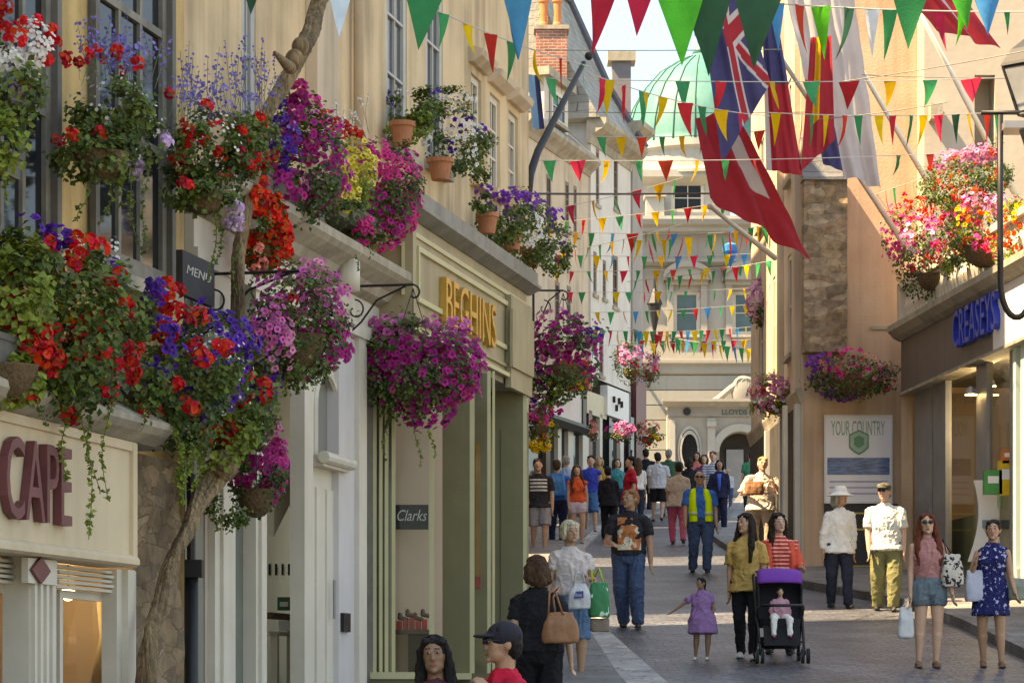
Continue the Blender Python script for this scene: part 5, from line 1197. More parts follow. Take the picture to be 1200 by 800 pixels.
def left_row():
    f=Lf
    # house A px 612-690
    def U(x,o=0): return f.u(x,o)
    rt=thing('town_house','cream town house with slate roof, brick chimney and two orange chimney pots','building',f.pt(U(655),gz(68)))
    ua,ub=U(608),U(690); g=gz(66)-.3; zt=f.z(655,165)
    w=MB(); hs=[]
    for x0,x1,yt,yb in ((640,646,205,262),(662,667,213,270),(672,676,218,275),(650,656,330,392),(664,669,335,395)): hs.append((U(x0),U(x1),f.z((x0+x1)/2,yb),f.z((x0+x1)/2,yt)))
    zsh=f.z(665,455)
    wall(w,f,ua,ub,zsh,zt,hs,.12); mass(w,f,ua,ub,g,zt,7,top=False)
    w.build('wall',stucco_beige,rt)
    for h in hs: window(rt,f,h,o=.0,nx=2,nz=3,fw=.09,mats=(M('brown_sash',(.2,.13,.09),.6,.2),glass_d),sillm=stone_trim)
    m=MB(); cornice(m,f,ua,ub,zt-.3,[(.03,-.1),(.1,0),(.25,.12),(.32,.2),(.32,.3)]); m.build('eaves_cornice',stone_trim,rt)
    zr=zt+3.2
    m=MB(); A=lambda u,z,o:f.pt(u,z,o)
    m.add([A(ua,zt,.3),A(ub,zt,.3),A(ub,zr,-3.2),A(ua,zr,-3.2),A(ua,zt,-7),A(ub,zt,-7)],[(0,1,2,3),(3,2,5,4)]); m.add([A(ub,zt,.3),A(ub,zt,-7),A(ub,zr,-3.2)],[(0,1,2)]); m.build('roof',slate_d,rt)
    # dormer
    u0,u1=U(640),U(668); z0=zt+.15; z1=f.z(655,100)
    m=MB(); fb(m,f,u0,u1,z0,z1,-2.6,-.05); d=m.build('dormer',M('dormer_render',(.6,.55,.48),.8,.06,2),rt)
    m=MB(); fb(m,f,u0-.15,u1+.15,z1,z1+.2,-2.6,.12); m.build('dormer_roof',stone_trim,d)
    window(d,f,(u0+.45,u1-.45,z0+.25,z1-.2),o=.02,nx=2,nz=2,fw=.09,mats=(white_paint,glass_d),sillm=stone_trim)
    c=P(646,40,71.0); m=MB(); m.box((c.x,c.y,c.z-.75),(.78,.7,1.6)); ch=m.build('chimney',brickm,rt)
    m=MB(); m.box((c.x,c.y,c.z+.09),(.88,.8,.1)); m.build('chimney_cap',stone_trim,ch)
    for x in (637,653):
        q=P(x,40,71.0); m=MB(); m.lathe((q.x,q.y,q.z+.14),[(.13,0),(.12,.1),(.1,.15),(.1,.62),(.13,.66),(.13,.74),(.09,.76),(.09,.9)],14); m.build('chimney_pot',M('orange_clay',(.55,.2,.08),.8,.15,5),ch,smooth=False)
    # shop fronts
    m=MB(); zf1=f.z(665,496); zf0=f.z(665,459)
    fb(m,f,U(630,.3),U(683,.3),zf1,zf0,.0,.3); sg=m.build('shop_sign',M('pale_pink_sign',(.62,.5,.46),.5,.06),rt)
    m=MB(); cornice(m,f,U(612,.3),U(690,.3),zf1-.12,[(.3,-.1),(.45,0),(.45,.08),(.3,.12)]); fb(m,f,U(683.5,.34),U(687,.34),zf1,zf0+.1,0,.34); m.build('sign_frame',M('dark_green_paint',(.05,.055,.045),.5,.2),sg)
    def shop(rt,x0,x1,seg,zz):
        for k,(a,b,mt) in enumerate(seg):
            m=MB(); o=.12 if mt is not glass_d else .02
            fb(m,f,U(a,o),U(b,o),g,zz,-.3,o); m.build('pilaster' if mt is not glass_d else 'shop_window',mt,rt)
    shop(rt,0,0,[(612,640,glass_d),(640,645,wood),(645,654,glass_d),(654,658,white_paint),(658,666,glass_d),(666,672,white_paint),(672,683,glass_d),(683,690,white_paint)],zf1-.2)
    # house B px 690-737
    rt=thing('town_house','pale town house with a tall slate mansard roof and dark verge','building',f.pt(U(712),gz(72)))
    ua,ub=U(690)+.01,U(737); zt=f.z(713,160); w=MB(); hs=[]
    for x0,x1,yt,yb in ((696,700,175,240),(717,722,178,245),(693,697,295,345),(704,708,305,350),(716,722,300,360),(700,705,395,440)): hs.append((U(x0),U(x1),f.z((x0+x1)/2,yb),f.z((x0+x1)/2,yt)))
    wall(w,f,ua,ub,f.z(713,450),zt,hs,.12,o=.05); mass(w,f,ua,ub,g,zt,7,o=.05)
    w.build('wall',M('white_render',(.68,.64,.58),.9,.06,1.4,bump=.2,stain=((.42,.38,.32),.35)),rt)
    for h in hs: window(rt,f,h,o=.04,nx=2,nz=3,fw=.09,mats=(M('brown_sash',(.2,.13,.09)),glass_d),sillm=stone_trim)
    m=MB(); cornice(m,f,ua-.2,ub+.1,zt-.35,[(.08,-.2),(.12,0),(.4,.15),(.5,.3),(.5,.42)]); m.build('eaves_cornice',stone_trim,rt)
    m=MB()
    zr=f.z(700,50,-2.); m.add([A(ua-.3,zt+.06,.35),A(ub+.2,zt+.06,.35),A(ub-.3,zt+1.6,-.5),A(ub-.7,zr,-1.5),A(ua-.3,zr,-1.5),A(ua-.3,zt+1.6,-.5),A(ua-.3,zt+.06,-6),A(ub+.2,zt+.06,-6),A(ub-.7,zr,-5),A(ua-.3,zr,-5)],[(0,1,2,5),(5,2,3,4),(4,3,8,9),(0,5,4,9,6),(1,7,8,3,2)]); m.build('roof',slate,rt)
    m=MB(); m.tube([A(ub+.22,zt+.1,.4),A(ub-.27,zt+1.62,-.46),A(ub-.68,zr+.02,-1.46)],.11,6); m.tube([A(ub-.68,zr+.04,-1.46),A(ua-.3,zr+.04,-1.46)],.12,6); m.build('verge',M('dark_lead',(.1,.1,.12),.6,.2),rt)
    c=P(728,85,76.); m=MB(); m.box((c.x,c.y,c.z-.6),(.5,.6,1.8)); ch=m.build('chimney',M('dark_render',(.2,.19,.2),.9,.15),rt); m=MB(); m.box((c.x,c.y,c.z+.36),(.75,.8,.25)); m.build('chimney_cap',stone_trim,ch)
    m=MB(); zp0,zp1=f.z(727,491,.2),f.z(727,457,.2); fb(m,f,U(712,.2),U(737,.2),zp0,zp1,0,.2); sg=m.build('shop_sign',signwhite,rt)
    m=MB(); 
    for k,(x,y) in enumerate(((719,468),(725,470),(722,478),(728,474))): m.box(f.at(x,y,.21),(.1,.1,.16))
    m.build('letter',DARK,sg,split=True)
    m=MB(); fb(m,f,U(688,.12),U(711,.12),f.z(700,488,.1),f.z(700,462,.1),0,.12); m.build('fascia',M('cream_panel',(.6,.52,.36),.6,.06),rt)
    m=MB(); zc=f.z(705,455,.5); fb(m,f,U(690,.9),U(694,.9),f.z(700,460,.9),f.z(700,425,.9),.04,.9,0); fb(m,f,U(694,.9)+.004,U(696,.9),f.z(700,458,.9),f.z(700,427,.9),.05,.88,1); m.build('hanging_sign',[redbox,signwhite],rt)
    shop(rt,0,0,[(690,694,maroon_p),(694,703,glass_d),(703,706,white_paint),(706,714,glass_d),(714,717,DARK),(717,727,glass_d),(727,731,white_paint),(731,737,glass_d)],f.z(713,490))
    # house C px 737-752, end wall greyed for its shade with maroon shop corner
    rt=thing('town_house','grey rendered end house with a maroon shop corner next to the bank','building',f.pt(U(744),gz(75)))
    ua,ub=U(737)+.01,U(749); w=MB(); zt=f.z(744,150)
    wall(w,f,ua,ub,f.z(744,450),zt,[],o=.1); mass(w,f,ua,ub,g,zt,6,o=.1); m2=w.build('wall',M('grey_render',(.36,.33,.30),.9,.1,1.5,stain=((.24,.22,.2),.5)),rt)  # the end wall's shade is put into a greyer render colour
    m=MB(); cornice(m,f,ua-.1,ub+.15,zt-.3,[(.1,-.1),(.2,.05),(.4,.2),(.4,.35)]); m.build('eaves_cornice',stone_trim,rt)
    m=MB(); fb(m,f,ua,ub,g,f.z(744,437,.2),-.2,.2); fb(m,f,ua-.05,ub+.08,f.z(744,437,.2),f.z(744,428,.2),-.2,.28); m.build('shopfront',maroon_p,rt)
    for x in (741,745): pass
    m=MB(); fb(m,f,U(739,.21),U(743,.21),gz(75)+.5,f.z(744,490,.2),.201,.21); m.build('shop_window',glass_d,rt)

def bank():
    f=Bk; U=lambda x,o=0:f.u(x,o); Z=lambda y,o=0:CZ+(800-y)/F*(88-o)
    rt=thing('bank_building','pale stone bank with green copper dome and arched door closing the street','building',(f.pt(U(830),0).x,88,gz(88)))
    g=gz(88)-.4; xa,xb=U(728),U(960)
    # upper wall
    w=MB(); zs=Z(425); hw=[(U(789),U(821),Z(392),Z(340)),(U(858),U(888),Z(392),Z(340)),(U(722),U(735),Z(392),Z(340))]
    ze=Z(312); wall(w,f,xa,xb,zs,ze,hw,.3); mass(w,f,xa,xb,g,ze,12)
    w.build('upper_wall',ashlar,rt)
    for h in hw:
        ww=window(rt,f,h,o=-.15,nx=1,nz=2,fw=.12,mats=(white_paint,glass('teal_glass',(.06,.1,.1),.08)),sillm=ashlar_w)
        m=MB(); a,b=h[0]-.22,h[1]+.22; fb(m,f,h[0]-.2,h[0]-.002,h[2],h[3]+.15,0.002,.1); fb(m,f,h[1]+.002,h[1]+.2,h[2],h[3]+.15,.002,.1); fb(m,f,a,b,h[3]+.15,h[3]+.3,.002,.16)
        n=10; c=(a+b)/2; r=(b-a)/2+.1; pr=[]
        for i in range(n+1):
            t=math.pi*i/n; pr.append((c-math.cos(t)*r,h[3]+.3+.45*math.sin(t)))
        m.prism([f.pt(u,z,.002) for u,z in pr],f.n*.3); m.prism([f.pt(u,z+.12,.003) for u,z in pr[0:]]+[f.pt(u,z-.06,.003) for u,z in pr[::-1]],f.n*.38)
        m.build('pediment',ashlar,ww)
    # string course and entablature
    m=MB(); cornice(m,f,xa,xb,Z(440),[(.1,0),(.22,.06),(.22,.3),(.34,.36),(.34,.46),(.05,.5)]); m.build('string_course',ashlar_g,rt)
    m=MB(); cornice(m,f,xa,xb,Z(312),[(.12,0),(.3,.1),(.3,.2),(.18,.22),(.18,1.0),(.3,1.05),(.75,1.2),(.8,1.35)]); m.build('entablature',ashlar_g,rt)
    # attic
    za=Z(273); zt=Z(206); w=MB(); ha=[(U(788),U(828),Z(252,-1),Z(214,-1))]
    wall(w,f,xa,U(858),za-.1,zt,ha,.3,o=-.8); mass(w,f,xa,U(858),za-.1,zt,8,o=-.8); w.build('attic_wall',ashlar_w,rt)
    for h in ha: window(rt,f,h,o=-.85,nx=2,nz=2,fw=.12,mats=(white_paint,glass_d),sillm=ashlar_w)
    m=MB(); cornice(m,f,xa,U(862),zt-.15,[(.0,0),(.2,.1),(.4,.2),(.4,.42)],o=-.8); fb(m,f,xa,U(905),za-.02,za+.45,-.75,.55); m.build('attic_cornice',ashlar_w,rt)
    m=MB(); fb(m,f,U(757),U(778),Z(262),Z(232),-.75,.2); fb(m,f,U(755),U(780),Z(232),Z(228),-.75,.3); m.build('attic_pedestal',ashlar_w,rt)
    # dome
    cx=U(822)*90.5/88.; c=Vector((cx,91,0)); S=36.3
    zz=lambda y:CZ+(800-y)/S
    m=MB(); prof=[(2.6,0),(2.65,.12),(2.45,.2),(2.43,.5),(2.36,1.0),(2.18,1.6),(1.85,2.2),(1.36,2.75),(.8,3.1),(.4,3.3),(.24,3.42)]
    z0=zz(187); m.lathe((cx,91,z0),prof,48); dm=m.build('dome',copper,rt,smooth=True)
    m=MB()
    for k in range(22):
        t=2*math.pi*k/22; m.tube([Vector((cx+math.cos(t)*(r+.02),91+math.sin(t)*(r+.02),z0+z)) for r,z in prof[2:-1]],.022,5)
    m.build('seam',copper_d,dm,smooth=True)
    m=MB(); m.lathe((cx,91,z0+3.4),[(.26,0),(.26,.12),(.12,.2),(.1,.5),(.2,.62),(.22,.8),(.08,.95),(.05,1.9),(.01,2.2)],12); m.build('finial',copper,dm,smooth=True)
    m=MB(); m.lathe((cx,91,zt+.2),[(2.75,0),(2.75,.1),(2.6,.2),(2.6,z0-zt-.3),(2.75,z0-zt-.2),(2.75,z0-zt)],40); m.build('drum',ashlar_w,rt)
    # rusticated ground floor
    m=MB(); zs=Z(440); y=g
    h=(zs-g)/9
    for k in range(9):
        fb(m,f,xa,U(781),g+h*k+.015,g+h*(k+1)-.015,-.1,.16); fb(m,f,U(903),xb,g+h*k+.015,g+h*(k+1)-.015,-.1,.16)
    for k in range(7,9): fb(m,f,U(781)+.004,U(903)-.004,g+h*k+.015,g+h*(k+1)-.015,-.1,.16)
    fb(m,f,xa,xb,g,zs,-.3,.1); m.build('rusticated_wall',M('pale_grey_green_stone',(.28,.28,.25),.85,.07,1.6,bump=.15,stain=((.35,.34,.29),.4)),rt)  # grey-green stone, darkened to carry the lower front's shade
    # porch with swan neck pediment
    o=.75; pf=front(88-o); PU=lambda x:pf.u(x); PZ=lambda y:CZ+(800-y)/F*(88-o)
    p0,p1=PU(782),PU(918); zc=PZ(474)
    a0,a1=PU(843),PU(891); zsp=PZ(530); n=14; r=(a1-a0)/2; ac=(a0+a1)/2
    m=MB(); 
    def face(u0,u1,z0,z1): m.add([pf.pt(u0,z0),pf.pt(u1,z0),pf.pt(u1,z1),pf.pt(u0,z1)],[(0,1,2,3)])
    zfr=PZ(488)
    face(p0,a0,g,zfr); face(a1,p1,g,zfr)
    for i in range(n):
        t0,t1=math.pi*i/n,math.pi*(i+1)/n; q=[(ac-math.cos(t)*r,zsp+math.sin(t)*r) for t in (t0,t1)]
        m.add([pf.pt(*q[0]),pf.pt(*q[1]),pf.pt(q[1][0],zfr),pf.pt(q[0][0],zfr)],[(0,1,2,3)]); m.add([pf.pt(*q[0]),pf.pt(*q[0],-.6),pf.pt(*q[1],-.6),pf.pt(*q[1])],[(0,1,2,3)])
    for u in (a0,a1): m.add([pf.pt(u,g),pf.pt(u,g,-.6),pf.pt(u,zsp,-.6),pf.pt(u,zsp)],[(0,1,2,3)])
    mass(m,pf,p0,p1,g,zfr,.6,back=False); po=m.build('porch',ashlar,rt)
    m=MB(); fb(m,pf,p0,p1,zfr+.003,PZ(476),-.5,.06); fr=m.build('porch_frieze',M('dark_bank_stone',(.27,.25,.22),.8,.1,2),po)
    tx=text_mesh('LLOYDS BANK',pf,PU(846),PU(900),PZ(486),PZ(480),.065,.02); tx.build('lettering',M('green_letters',(.03,.09,.06),.5),fr)
    m=MB(); cc=pf.at(805,482,.06); m.tube([cc,cc+Vector((0,-.05,0))],.12,14); m.build('roundel',DARK,fr)
    m=MB(); cornice(m,pf,p0-.15,p1+.15,PZ(477),[(.08,0),(.2,.06),(.45,.14),(.45,.22)])
    # swan necks
    for s,xs in ((1,830),(-1,912)):
        pts=[]
        for i in range(16):
            t=i/15; x=xs+(s*38)*t; yy=472-22*(t*t*(3-2*t)); pts.append(pf.at(x,yy,.2))
        m.tube(pts,[.1]*16,8)
        e=pts[-1]; m.tube([e+Vector((math.cos(a)*.2*(1-a/12),-.05,math.sin(a)*.2*(1-a/12))) for a in [k*.5 for k in range(14)]],.07,6)
    m.build('swan_neck_pediment',ashlar,po,smooth=False)
    m=MB(); c=pf.at(871,458,.2); m.ell(c,(.38,.14,.48)); k=m.build('cartouche',ashlar_g,po,smooth=True)
    for q in range(7): 
        a=q*.9; m=None
    m=MB(); fb(m,pf,PU(829),PU(838),g,PZ(490),.002,.12); fb(m,pf,PU(893),PU(901),g,PZ(490),.002,.12); fb(m,pf,PU(784),PU(791),g,PZ(492),.002,.12); fb(m,pf,PU(828),PU(839),PZ(500),PZ(494),.121,.2)
    n=16
    for i in range(n):
        t0,t1=math.pi*i/n,math.pi*(i+1)/n
        q=[pf.pt(ac-math.cos(t)*rr,zsp+math.sin(t)*rr,.003) for t,rr in ((t0,r+.02),(t1,r+.02),(t1,r+.25),(t0,r+.25))]; m.prism(q,pf.n*.1)
    m.build('pilaster',ashlar_w,po)
    m=MB(); oc=pf.at(808,528,0); rx,rz=.24,.5
    for ring,(k,oo) in enumerate(((1.55,.06),(1.25,.1))):
        for i in range(24):
            t0,t1=2*math.pi*i/24,2*math.pi*(i+1)/24
            q=[Vector((oc.x+math.cos(t)*rx*kk,oc.y-.003*(ring+1),oc.z+math.sin(t)*rz*kk)) for t,kk in ((t0,k-.22),(t1,k-.22),(t1,k),(t0,k))]; m.prism(q,Vector((0,-oo,0)))
    ov=m.build('oval_window_frame',ashlar_w,po)
    m=MB(); m.add([Vector((oc.x+math.cos(2*math.pi*i/24)*rx*1.05,oc.y-.012,oc.z+math.sin(2*math.pi*i/24)*rz*1.05)) for i in range(24)],[tuple(range(24))]); m.build('pane',glass_d,ov)
    m=MB(); m.add([pf.pt(a0,g,-.55),pf.pt(a1,g,-.55),pf.pt(a1,zsp+r,-.55),pf.pt(a0,zsp+r,-.55)],[(0,1,2,3)]); d=m.build('door_recess',dark_in,po)
    m=MB(); fb(m,pf,a0+.25,ac+.15,g,PZ(525),-.5,-.46); fb(m,pf,ac+.2,a1-.1,g,PZ(545),-.5,-.46); m.build('door',steel,po)

def far_lantern():
    c=P(767,350,84); rt=thing('street_lantern','ornate black lantern on a bracket in front of the bank wall','lantern',c)
    m=MB(); m.lathe(c,[(.06,-.9),(.2,-.2),(.24,-.15),(.14,.1),(.05,.3),(.02,.7)],8); m.build('lantern_head',IRON,rt)
    m=MB(); m.tube([c+Vector((0,0,-.9)),c+Vector((0,0,-2.0)),c+Vector((0,1.0,-2.2)),c+Vector((0,4.,-2.2))],.05,8); m.build('bracket',IRON,rt)

def right_side():
    # apricot building: frontal wall
    f=Pk; U=lambda x,o=0:f.u(x,o)
    rt=thing('apricot_building','tall apricot rendered building with a bare rubble stone corner and a cream street front','building',f.pt(U(1000),gz(48)))
    g=gz(48)-.3; w=MB(); zt=CZ+960/F*48
    zl=f.z(1000,383)
    wall(w,f,U(942.5),U(1150),zl,zt); wall(w,f,U(942.5),U(1085),g,zl,o=0); mass(w,f,U(942.5),U(1150),g,zt,9)
    w.build('wall',pinkr,rt)
    m=MB(); fb(m,f,U(1020),U(1085),f.z(1050,386),f.z(1050,382),.001,.03); m.build('string_line',stone_trim,rt)
    s=St; m=MB(); n=8;k=22; ua,ub=s.u(942),s.u(993); z0,z1=s.z(960,412),s.z(960,211); vs=[]
    for j in range(k+1):
        for i in range(n+1):
            u=ua+(ub-ua)*i/n; z=z0+(z1-z0)*j/k; vs.append(s.pt(u,z,.05*noise.noise(Vector((u*4,z*4,2)))+.03*noise.noise(Vector((u*11,z*11,0)))))
    m.add(vs,[(j*(n+1)+i,j*(n+1)+i+1,(j+1)*(n+1)+i+1,(j+1)*(n+1)+i) for j in range(k) for i in range(n)])
    fb(m,s,ua,ub,z0,z1,-.39,-.06); m.build('stone_corner',M_rubble('warm_rubble',[(.26,.17,.1),(.36,.25,.15),(.2,.14,.09),(.4,.3,.2),(.3,.19,.11)],3.0),rt)
    m=MB(); m.add([s.pt(ua-.02,z1,.06),s.pt(ub,z1+.0,.06),s.pt(ub-.15,z1+.14,-.2),s.pt(ua+.2,z1+.75,-.38),s.pt(ua-.02,z1+.8,-.38)],[(0,1,2,3,4)]); fb(m,s,ua-.02,ub,z1+.001,z1+.05,-.38,.06); m.build('slate_cap',slate_d,rt)
    # street front (cream) facing left
    r=Rf; L=9.0; zt2=zt-1.2
    w=MB(); hs=[]
    for k in range(3):
        u=-1.6-2.6*k
        for z in (g+4.2,g+7.3): hs.append((u-.5,u+.5,z,z+1.8))
    wall(w,r,-L,0,g+3.4,zt2,hs,.12); mass(w,r,-L,0,g,zt2,2.5,back=False); w.build('street_wall',stucco_beige,rt)
    for h in hs: window(rt,r,h,o=-.02,nx=2,nz=2,fw=.08,mats=(white_paint,glass_d),sillm=stone_trim)
    m=MB()
    for u in (-.35,-3.0): fb(m,r,u-.25,u+.25,g+3.4,zt2,.002,.1)
    m.build('pilaster_strip',stucco_beige,rt,split=True)
    m=MB(); cornice(m,r,-L,.05,g+3.3,[(.02,-.1),(.05,.0),(.09,.1),(.09,.16)]); m.build('fascia_cornice',stone_trim,rt)
    m=MB()
    for u in (-.15,-2.6,-5.2): fb(m,r,u-.12,u+.12,g,g+3.2,.0,.1)
    m.build('pilaster',M('grey_white_paint',(.5,.49,.46),.5,.06),rt,split=True)
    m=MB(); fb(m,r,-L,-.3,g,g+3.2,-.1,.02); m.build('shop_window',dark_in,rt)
    # white post on the street corner
    m=MB(); c=P(920,670,47.9); m.tube([c,Vector((c.x,c.y,CZ+(800-475)/F*47.9))],.05,10); m.build('corner_post',white_paint,rt)
    # poster
    po=thing('poster_board','large white poster with green crest and blue sea picture on the apricot wall','poster',f.at(1005,585,.05))
    m=MB(); pb(m,f,967,1045,487,588,.001,.06,0); b=m.build('board',M('poster_white',(.8,.78,.82),.35,.03),po)
    m=MB(); 
    for (x0,x1,y0,y1) in ((966,1046,486,488.5),(966,1046,587,589.5),(966,968,488.6,586.9),(1044,1046,488.6,586.9)): pb(m,f,x0,x1,y0,y1,.002,.08)
    m.build('frame',signwhite,po)
    m=MB(); pb(m,f,969.5,1042.5,536,556,.061,.064); m.build('sea_picture',M('sea_photo',(.07,.14,.3),.3,.8,5,stretch=(1,1,5)),b)
    tx=text_mesh('YOUR COUNTRY',f,U(974,.06),U(1037,.06),f.z(1005,510,.06),f.z(1005,493,.06),.061,.003); tx.build('lettering',M('pale_green_print',(.2,.36,.24),.5),b)
    cg_=MB(); uc=U(1006.5,.07); zc=f.z(1006,517,.07); w_=.17
    def crest(k,o,m_): m_.prism([f.pt(uc+a*w_*k,zc+b*.2*k,o) for a,b in ((-1,-.55),(-.45,-.95),(0,-1.15),(.45,-.95),(1,-.55),(1,.6),(.6,.75),(0,1.0),(-.6,.75),(-1,.6))],f.n*.004)
    crest(1.,.066,cg_); cr=cg_.build('crest',M('crest_green',(.12,.3,.17),.5),b); cg_=MB(); crest(.85,.071,cg_); cg_.build('crest_field',M('crest_pale_green',(.35,.52,.4),.5),cr); cg_=MB(); crest(.5,.076,cg_); cg_.build('crest_charge',M('crest_green',(.12,.3,.17)),cr)
    m=MB()
    for k in range(3): pb(m,f,972,1040,563+7*k,565+7*k,.061,.063)
    m.build('text_line',M('grey_lilac_print',(.4,.4,.55),.5),b,split=True)
    # black notice board low on apricot wall
    nb=thing('notice_board','dark board with yellow bars low on the apricot wall behind the hat couple','notice board',f.at(1030,670,.05))
    m=MB(); pb(m,f,966,1052,590,672,.001,.05); bb=m.build('board',M('dark_board',(.03,.03,.035),.6,.2),nb); m=MB()
    for y in (600,619,662): pb(m,f,968,1050,y,y+2,.051,.058)
    m.build('bar',M('dull_yellow',(.5,.42,.1),.6),bb,split=True)
    # white house behind the terrace
    h=Wh; rt=thing('white_house','white rendered house with an arched oriel recess set back above the right hand shop','building',h.pt(h.u(1150),gz(49)))
    w=MB(); zt=CZ+1000/F*49; hx=Fac((0,47.2),(1,0)); ua,ub=hx.u(1083),hx.u(1300)
    hs=[(hx.u(1142),hx.u(1166),hx.z(1155,196),hx.z(1155,88))]
    wall(w,hx,ua,ub,gz(47)+4,zt,hs,.6); mass(w,hx,ua,ub,gz(47)+4,zt,8); w.build('wall',M('white_wall',(.44,.38,.31),.9,.05,1.4,bump=.2,stain=((.5,.46,.38),.3)),rt)
    m=MB(); a=hs[0]; m.add([hx.pt(a[0],a[2],-.58),hx.pt(a[1],a[2],-.58),hx.pt(a[1],a[3],-.58),hx.pt(a[0],a[3],-.58)],[(0,1,2,3)]); m.build('recess_back',M('fawn_render',(.45,.36,.28),.9,.08),rt)
    m=MB(); fb(m,hx,hx.u(1088),hx.u(1102),hx.z(1095,143),hx.z(1095,125),.002,.28); m.build('corbel',stone_trim,rt)
    # shop
    f=Sf; U=lambda x,o=0:f.u(x,o); rt=thing('corner_shop','single storey shop with brown grey fascia, blue letters and a balustraded roof terrace','building',f.pt(U(1130),gz(43)))
    ua=U(1056); ub=f.u(1200)+5.5; zc=CZ+5.9; zf=CZ+4.84; g=gz(36)-.4
    # fascia
    m=MB(); fb(m,f,ua,U(1166),zf,zc-.2,-.3,0); fa=m.build('fascia',brown_f,rt)
    m=MB(); fb(m,f,U(1166)+.004,ub,zf,zc-.2,-.3,.03); m.build('white_fascia',signwhite,rt)
    m=MB(); cornice(m,f,ua-.05,ub,zc,[(.03,-.2),(.12,-.15),(.22,-.05),(.22,.05),(.1,.08)]); fb(m,f,ua,ub,zf-.05,zf-.004,-.3,.04); m.build('cornice',stone_trim,rt)
    m=MB(); B=lambda u,z,o:f.pt(u,z,o)
    m.add([B(ua,zc,.0),B(ub,zc,.0),B(ub,zc,-9),B(ua,zc,-9)],[(0,1,2,3)]); m.add([B(ua,zf+.1,-.0),B(ub,zf+.1,0),B(ub,zf+.1,-9),B(ua,zf+.1,-9)],[(0,1,2,3)]); m.build('roof',lead,rt)
    mb=MB(); mass(mb,f,ua,ub,g,zc,9,top=False); mb.build('party_wall',pinkr,rt)
    # balustrade
    m=MB(); u=ua+.3
    while u<ub:
        m.lathe(B(u,zc+.08,-.05),[(.06,0),(.06,.06),(.035,.1),(.075,.25),(.04,.42),(.06,.5),(.06,.56)],10); u+=.22
    fb(m,f,ua,ub,zc+.645,zc+.75,-.17,.07); fb(m,f,ua,ua+.25,zc+.08,zc+.64,-.17,.07)
    m.build('balustrade',white_paint,rt)
    lt=text_mesh('CREASEYS',f,U(1121,.05),U(1171,.05),f.z(1146,397,.05),f.z(1146,353,.05),.02,.1); lt.build('lettering',blue_l,fa)
    # glazing
    m=MB()
    for a,b in ((1072,1089),(1093.5,1108),(1144,1156),(1183,1186)): fb(m,f,U(a,-.15),U(b,-.15),g,zf-.05,-.25,-.15)
    fb(m,f,ua,ub,g,gz(43)+.25,-.28,-.12); m.build('shop_frame',steel,rt,split=True)
    m=MB(); fb(m,f,U(1186.5,-.1),U(1190,-.1),g,zf-.05,-.25,-.1); fb(m,f,U(1196,-.1),U(1201,-.1),g,zf-.05,-.25,-.1); m.build('door_frame',mint,rt,split=True)
    m=MB(); m.add([B(ua,g,-.2),B(ub,g,-.2),B(ub,zf,-.2),B(ua,zf,-.2)],[(0,1,2,3)]); m.build('shop_window',cg,rt)
    m=MB(); m.add([B(ua+.05,g,-2.6),B(ub,g,-2.6),B(ub,zf,-2.6),B(ua+.05,zf,-2.6)],[(0,1,2,3)]); m.build('back_wall',inner_y,rt)
    m=MB(); m.add([B(ua+.05,g,-.25),B(ua+.05,g,-2.6),B(ua+.05,zf,-2.6),B(ua+.05,zf,-.25)],[(0,1,2,3)]); m.build('end_wall',M('brown_interior',(.3,.22,.15),.9,.1,2),rt)
    m=MB(); fb(m,f,ua,ub,gz(43)+.2,gz(43)+.3,-2.6,-.3); fb(m,f,ua+.1,U(1145,-.4),gz(43)+.3,gz(43)+1.25,-.9,-.45); m.build('display_plinth',M('sage_board',(.2,.24,.15),.8,.1,2),rt)
    for (px,py) in ((1138,462),(1160,452)):
        c=P(px,py,42.5); l=thing('ceiling_light','small lit downlight hanging inside the %s of the corner shop window'%('left part' if px<1150 else 'right part'),'lamp',c,'downlights in the corner shop'); m=MB(); m.lathe(c,[(.02,.12),(.05,.1),(.1,.0)],12); m.build('shade',steel,l); lamp_light('downlight',c+Vector((.3,0,-.25)),13.); m=MB(); m.lathe(c,[(.09,-.012),(.09,-.004)],12); m.build('bulb',bulb,l)
    # stock in the window
    st=thing('display_stand','white arched display stand with a green crest inside the corner shop window','display stand',P(1163,690,41.5)); c=P(1163,610,41.5)
    m=MB(); pts=[]
    for i in range(10):
        t=i/9; pts.append((c.x-.36+.16*math.sin(t*2.6)+.0,c.z-.6+1.2*t))
    m.prism([Vector((x,c.y,z)) for x,z in pts]+[Vector((x+.55,c.y,z)) for x,z in pts[::-1]],(0,.06,0)); b=m.build('panel',signwhite,st)
    m=MB(); m.box((c.x+.1,c.y-.04,c.z-.05),(.5,.05,.12)); m.build('blue_band',M('slate_blue_print',(.15,.2,.25),.5,.2),b); m=MB(); m.box((c.x+.15,c.y-.03,c.z+.3),(.16,.05,.22)); m.build('crest',M('crest_pale_green',(.35,.52,.4)),b)
    for lb,px,py,w_,h_,mt in (('green box on the shop shelf',1163,565,.26,.35,M('box_green',(.03,.25,.06),.5,.2,5)),('yellow box on the shop shelf beside the green box',1178,560,.2,.5,M('box_yellow',(.7,.42,.02),.5,.25,5)),('orange and black packet on top of the yellow box',1180,535,.16,.2,M('box_orange',(.6,.15,.03),.5,.4,9))):
        c=P(px,py,41.0); t=MB(); t.box(c,(w_,.15,h_)); t.box(c+Vector((0,-.08,h_*.1)),(w_*.6,.01,h_*.3),1); o=t.build('carton',[mt,signwhite],None,loc=c); tag(o,lb,'box')
    # lantern on a swan-neck pipe
    c=P(1212,112,36.5); rt=thing('street_lamp','black street lantern on a swan neck pipe at the right edge','street lamp',c)
    m=MB(); p=lambda x,y:P(x,y,36.5)
    pts=[p(1172,135),p(1172,250),p(1172.5,330)]
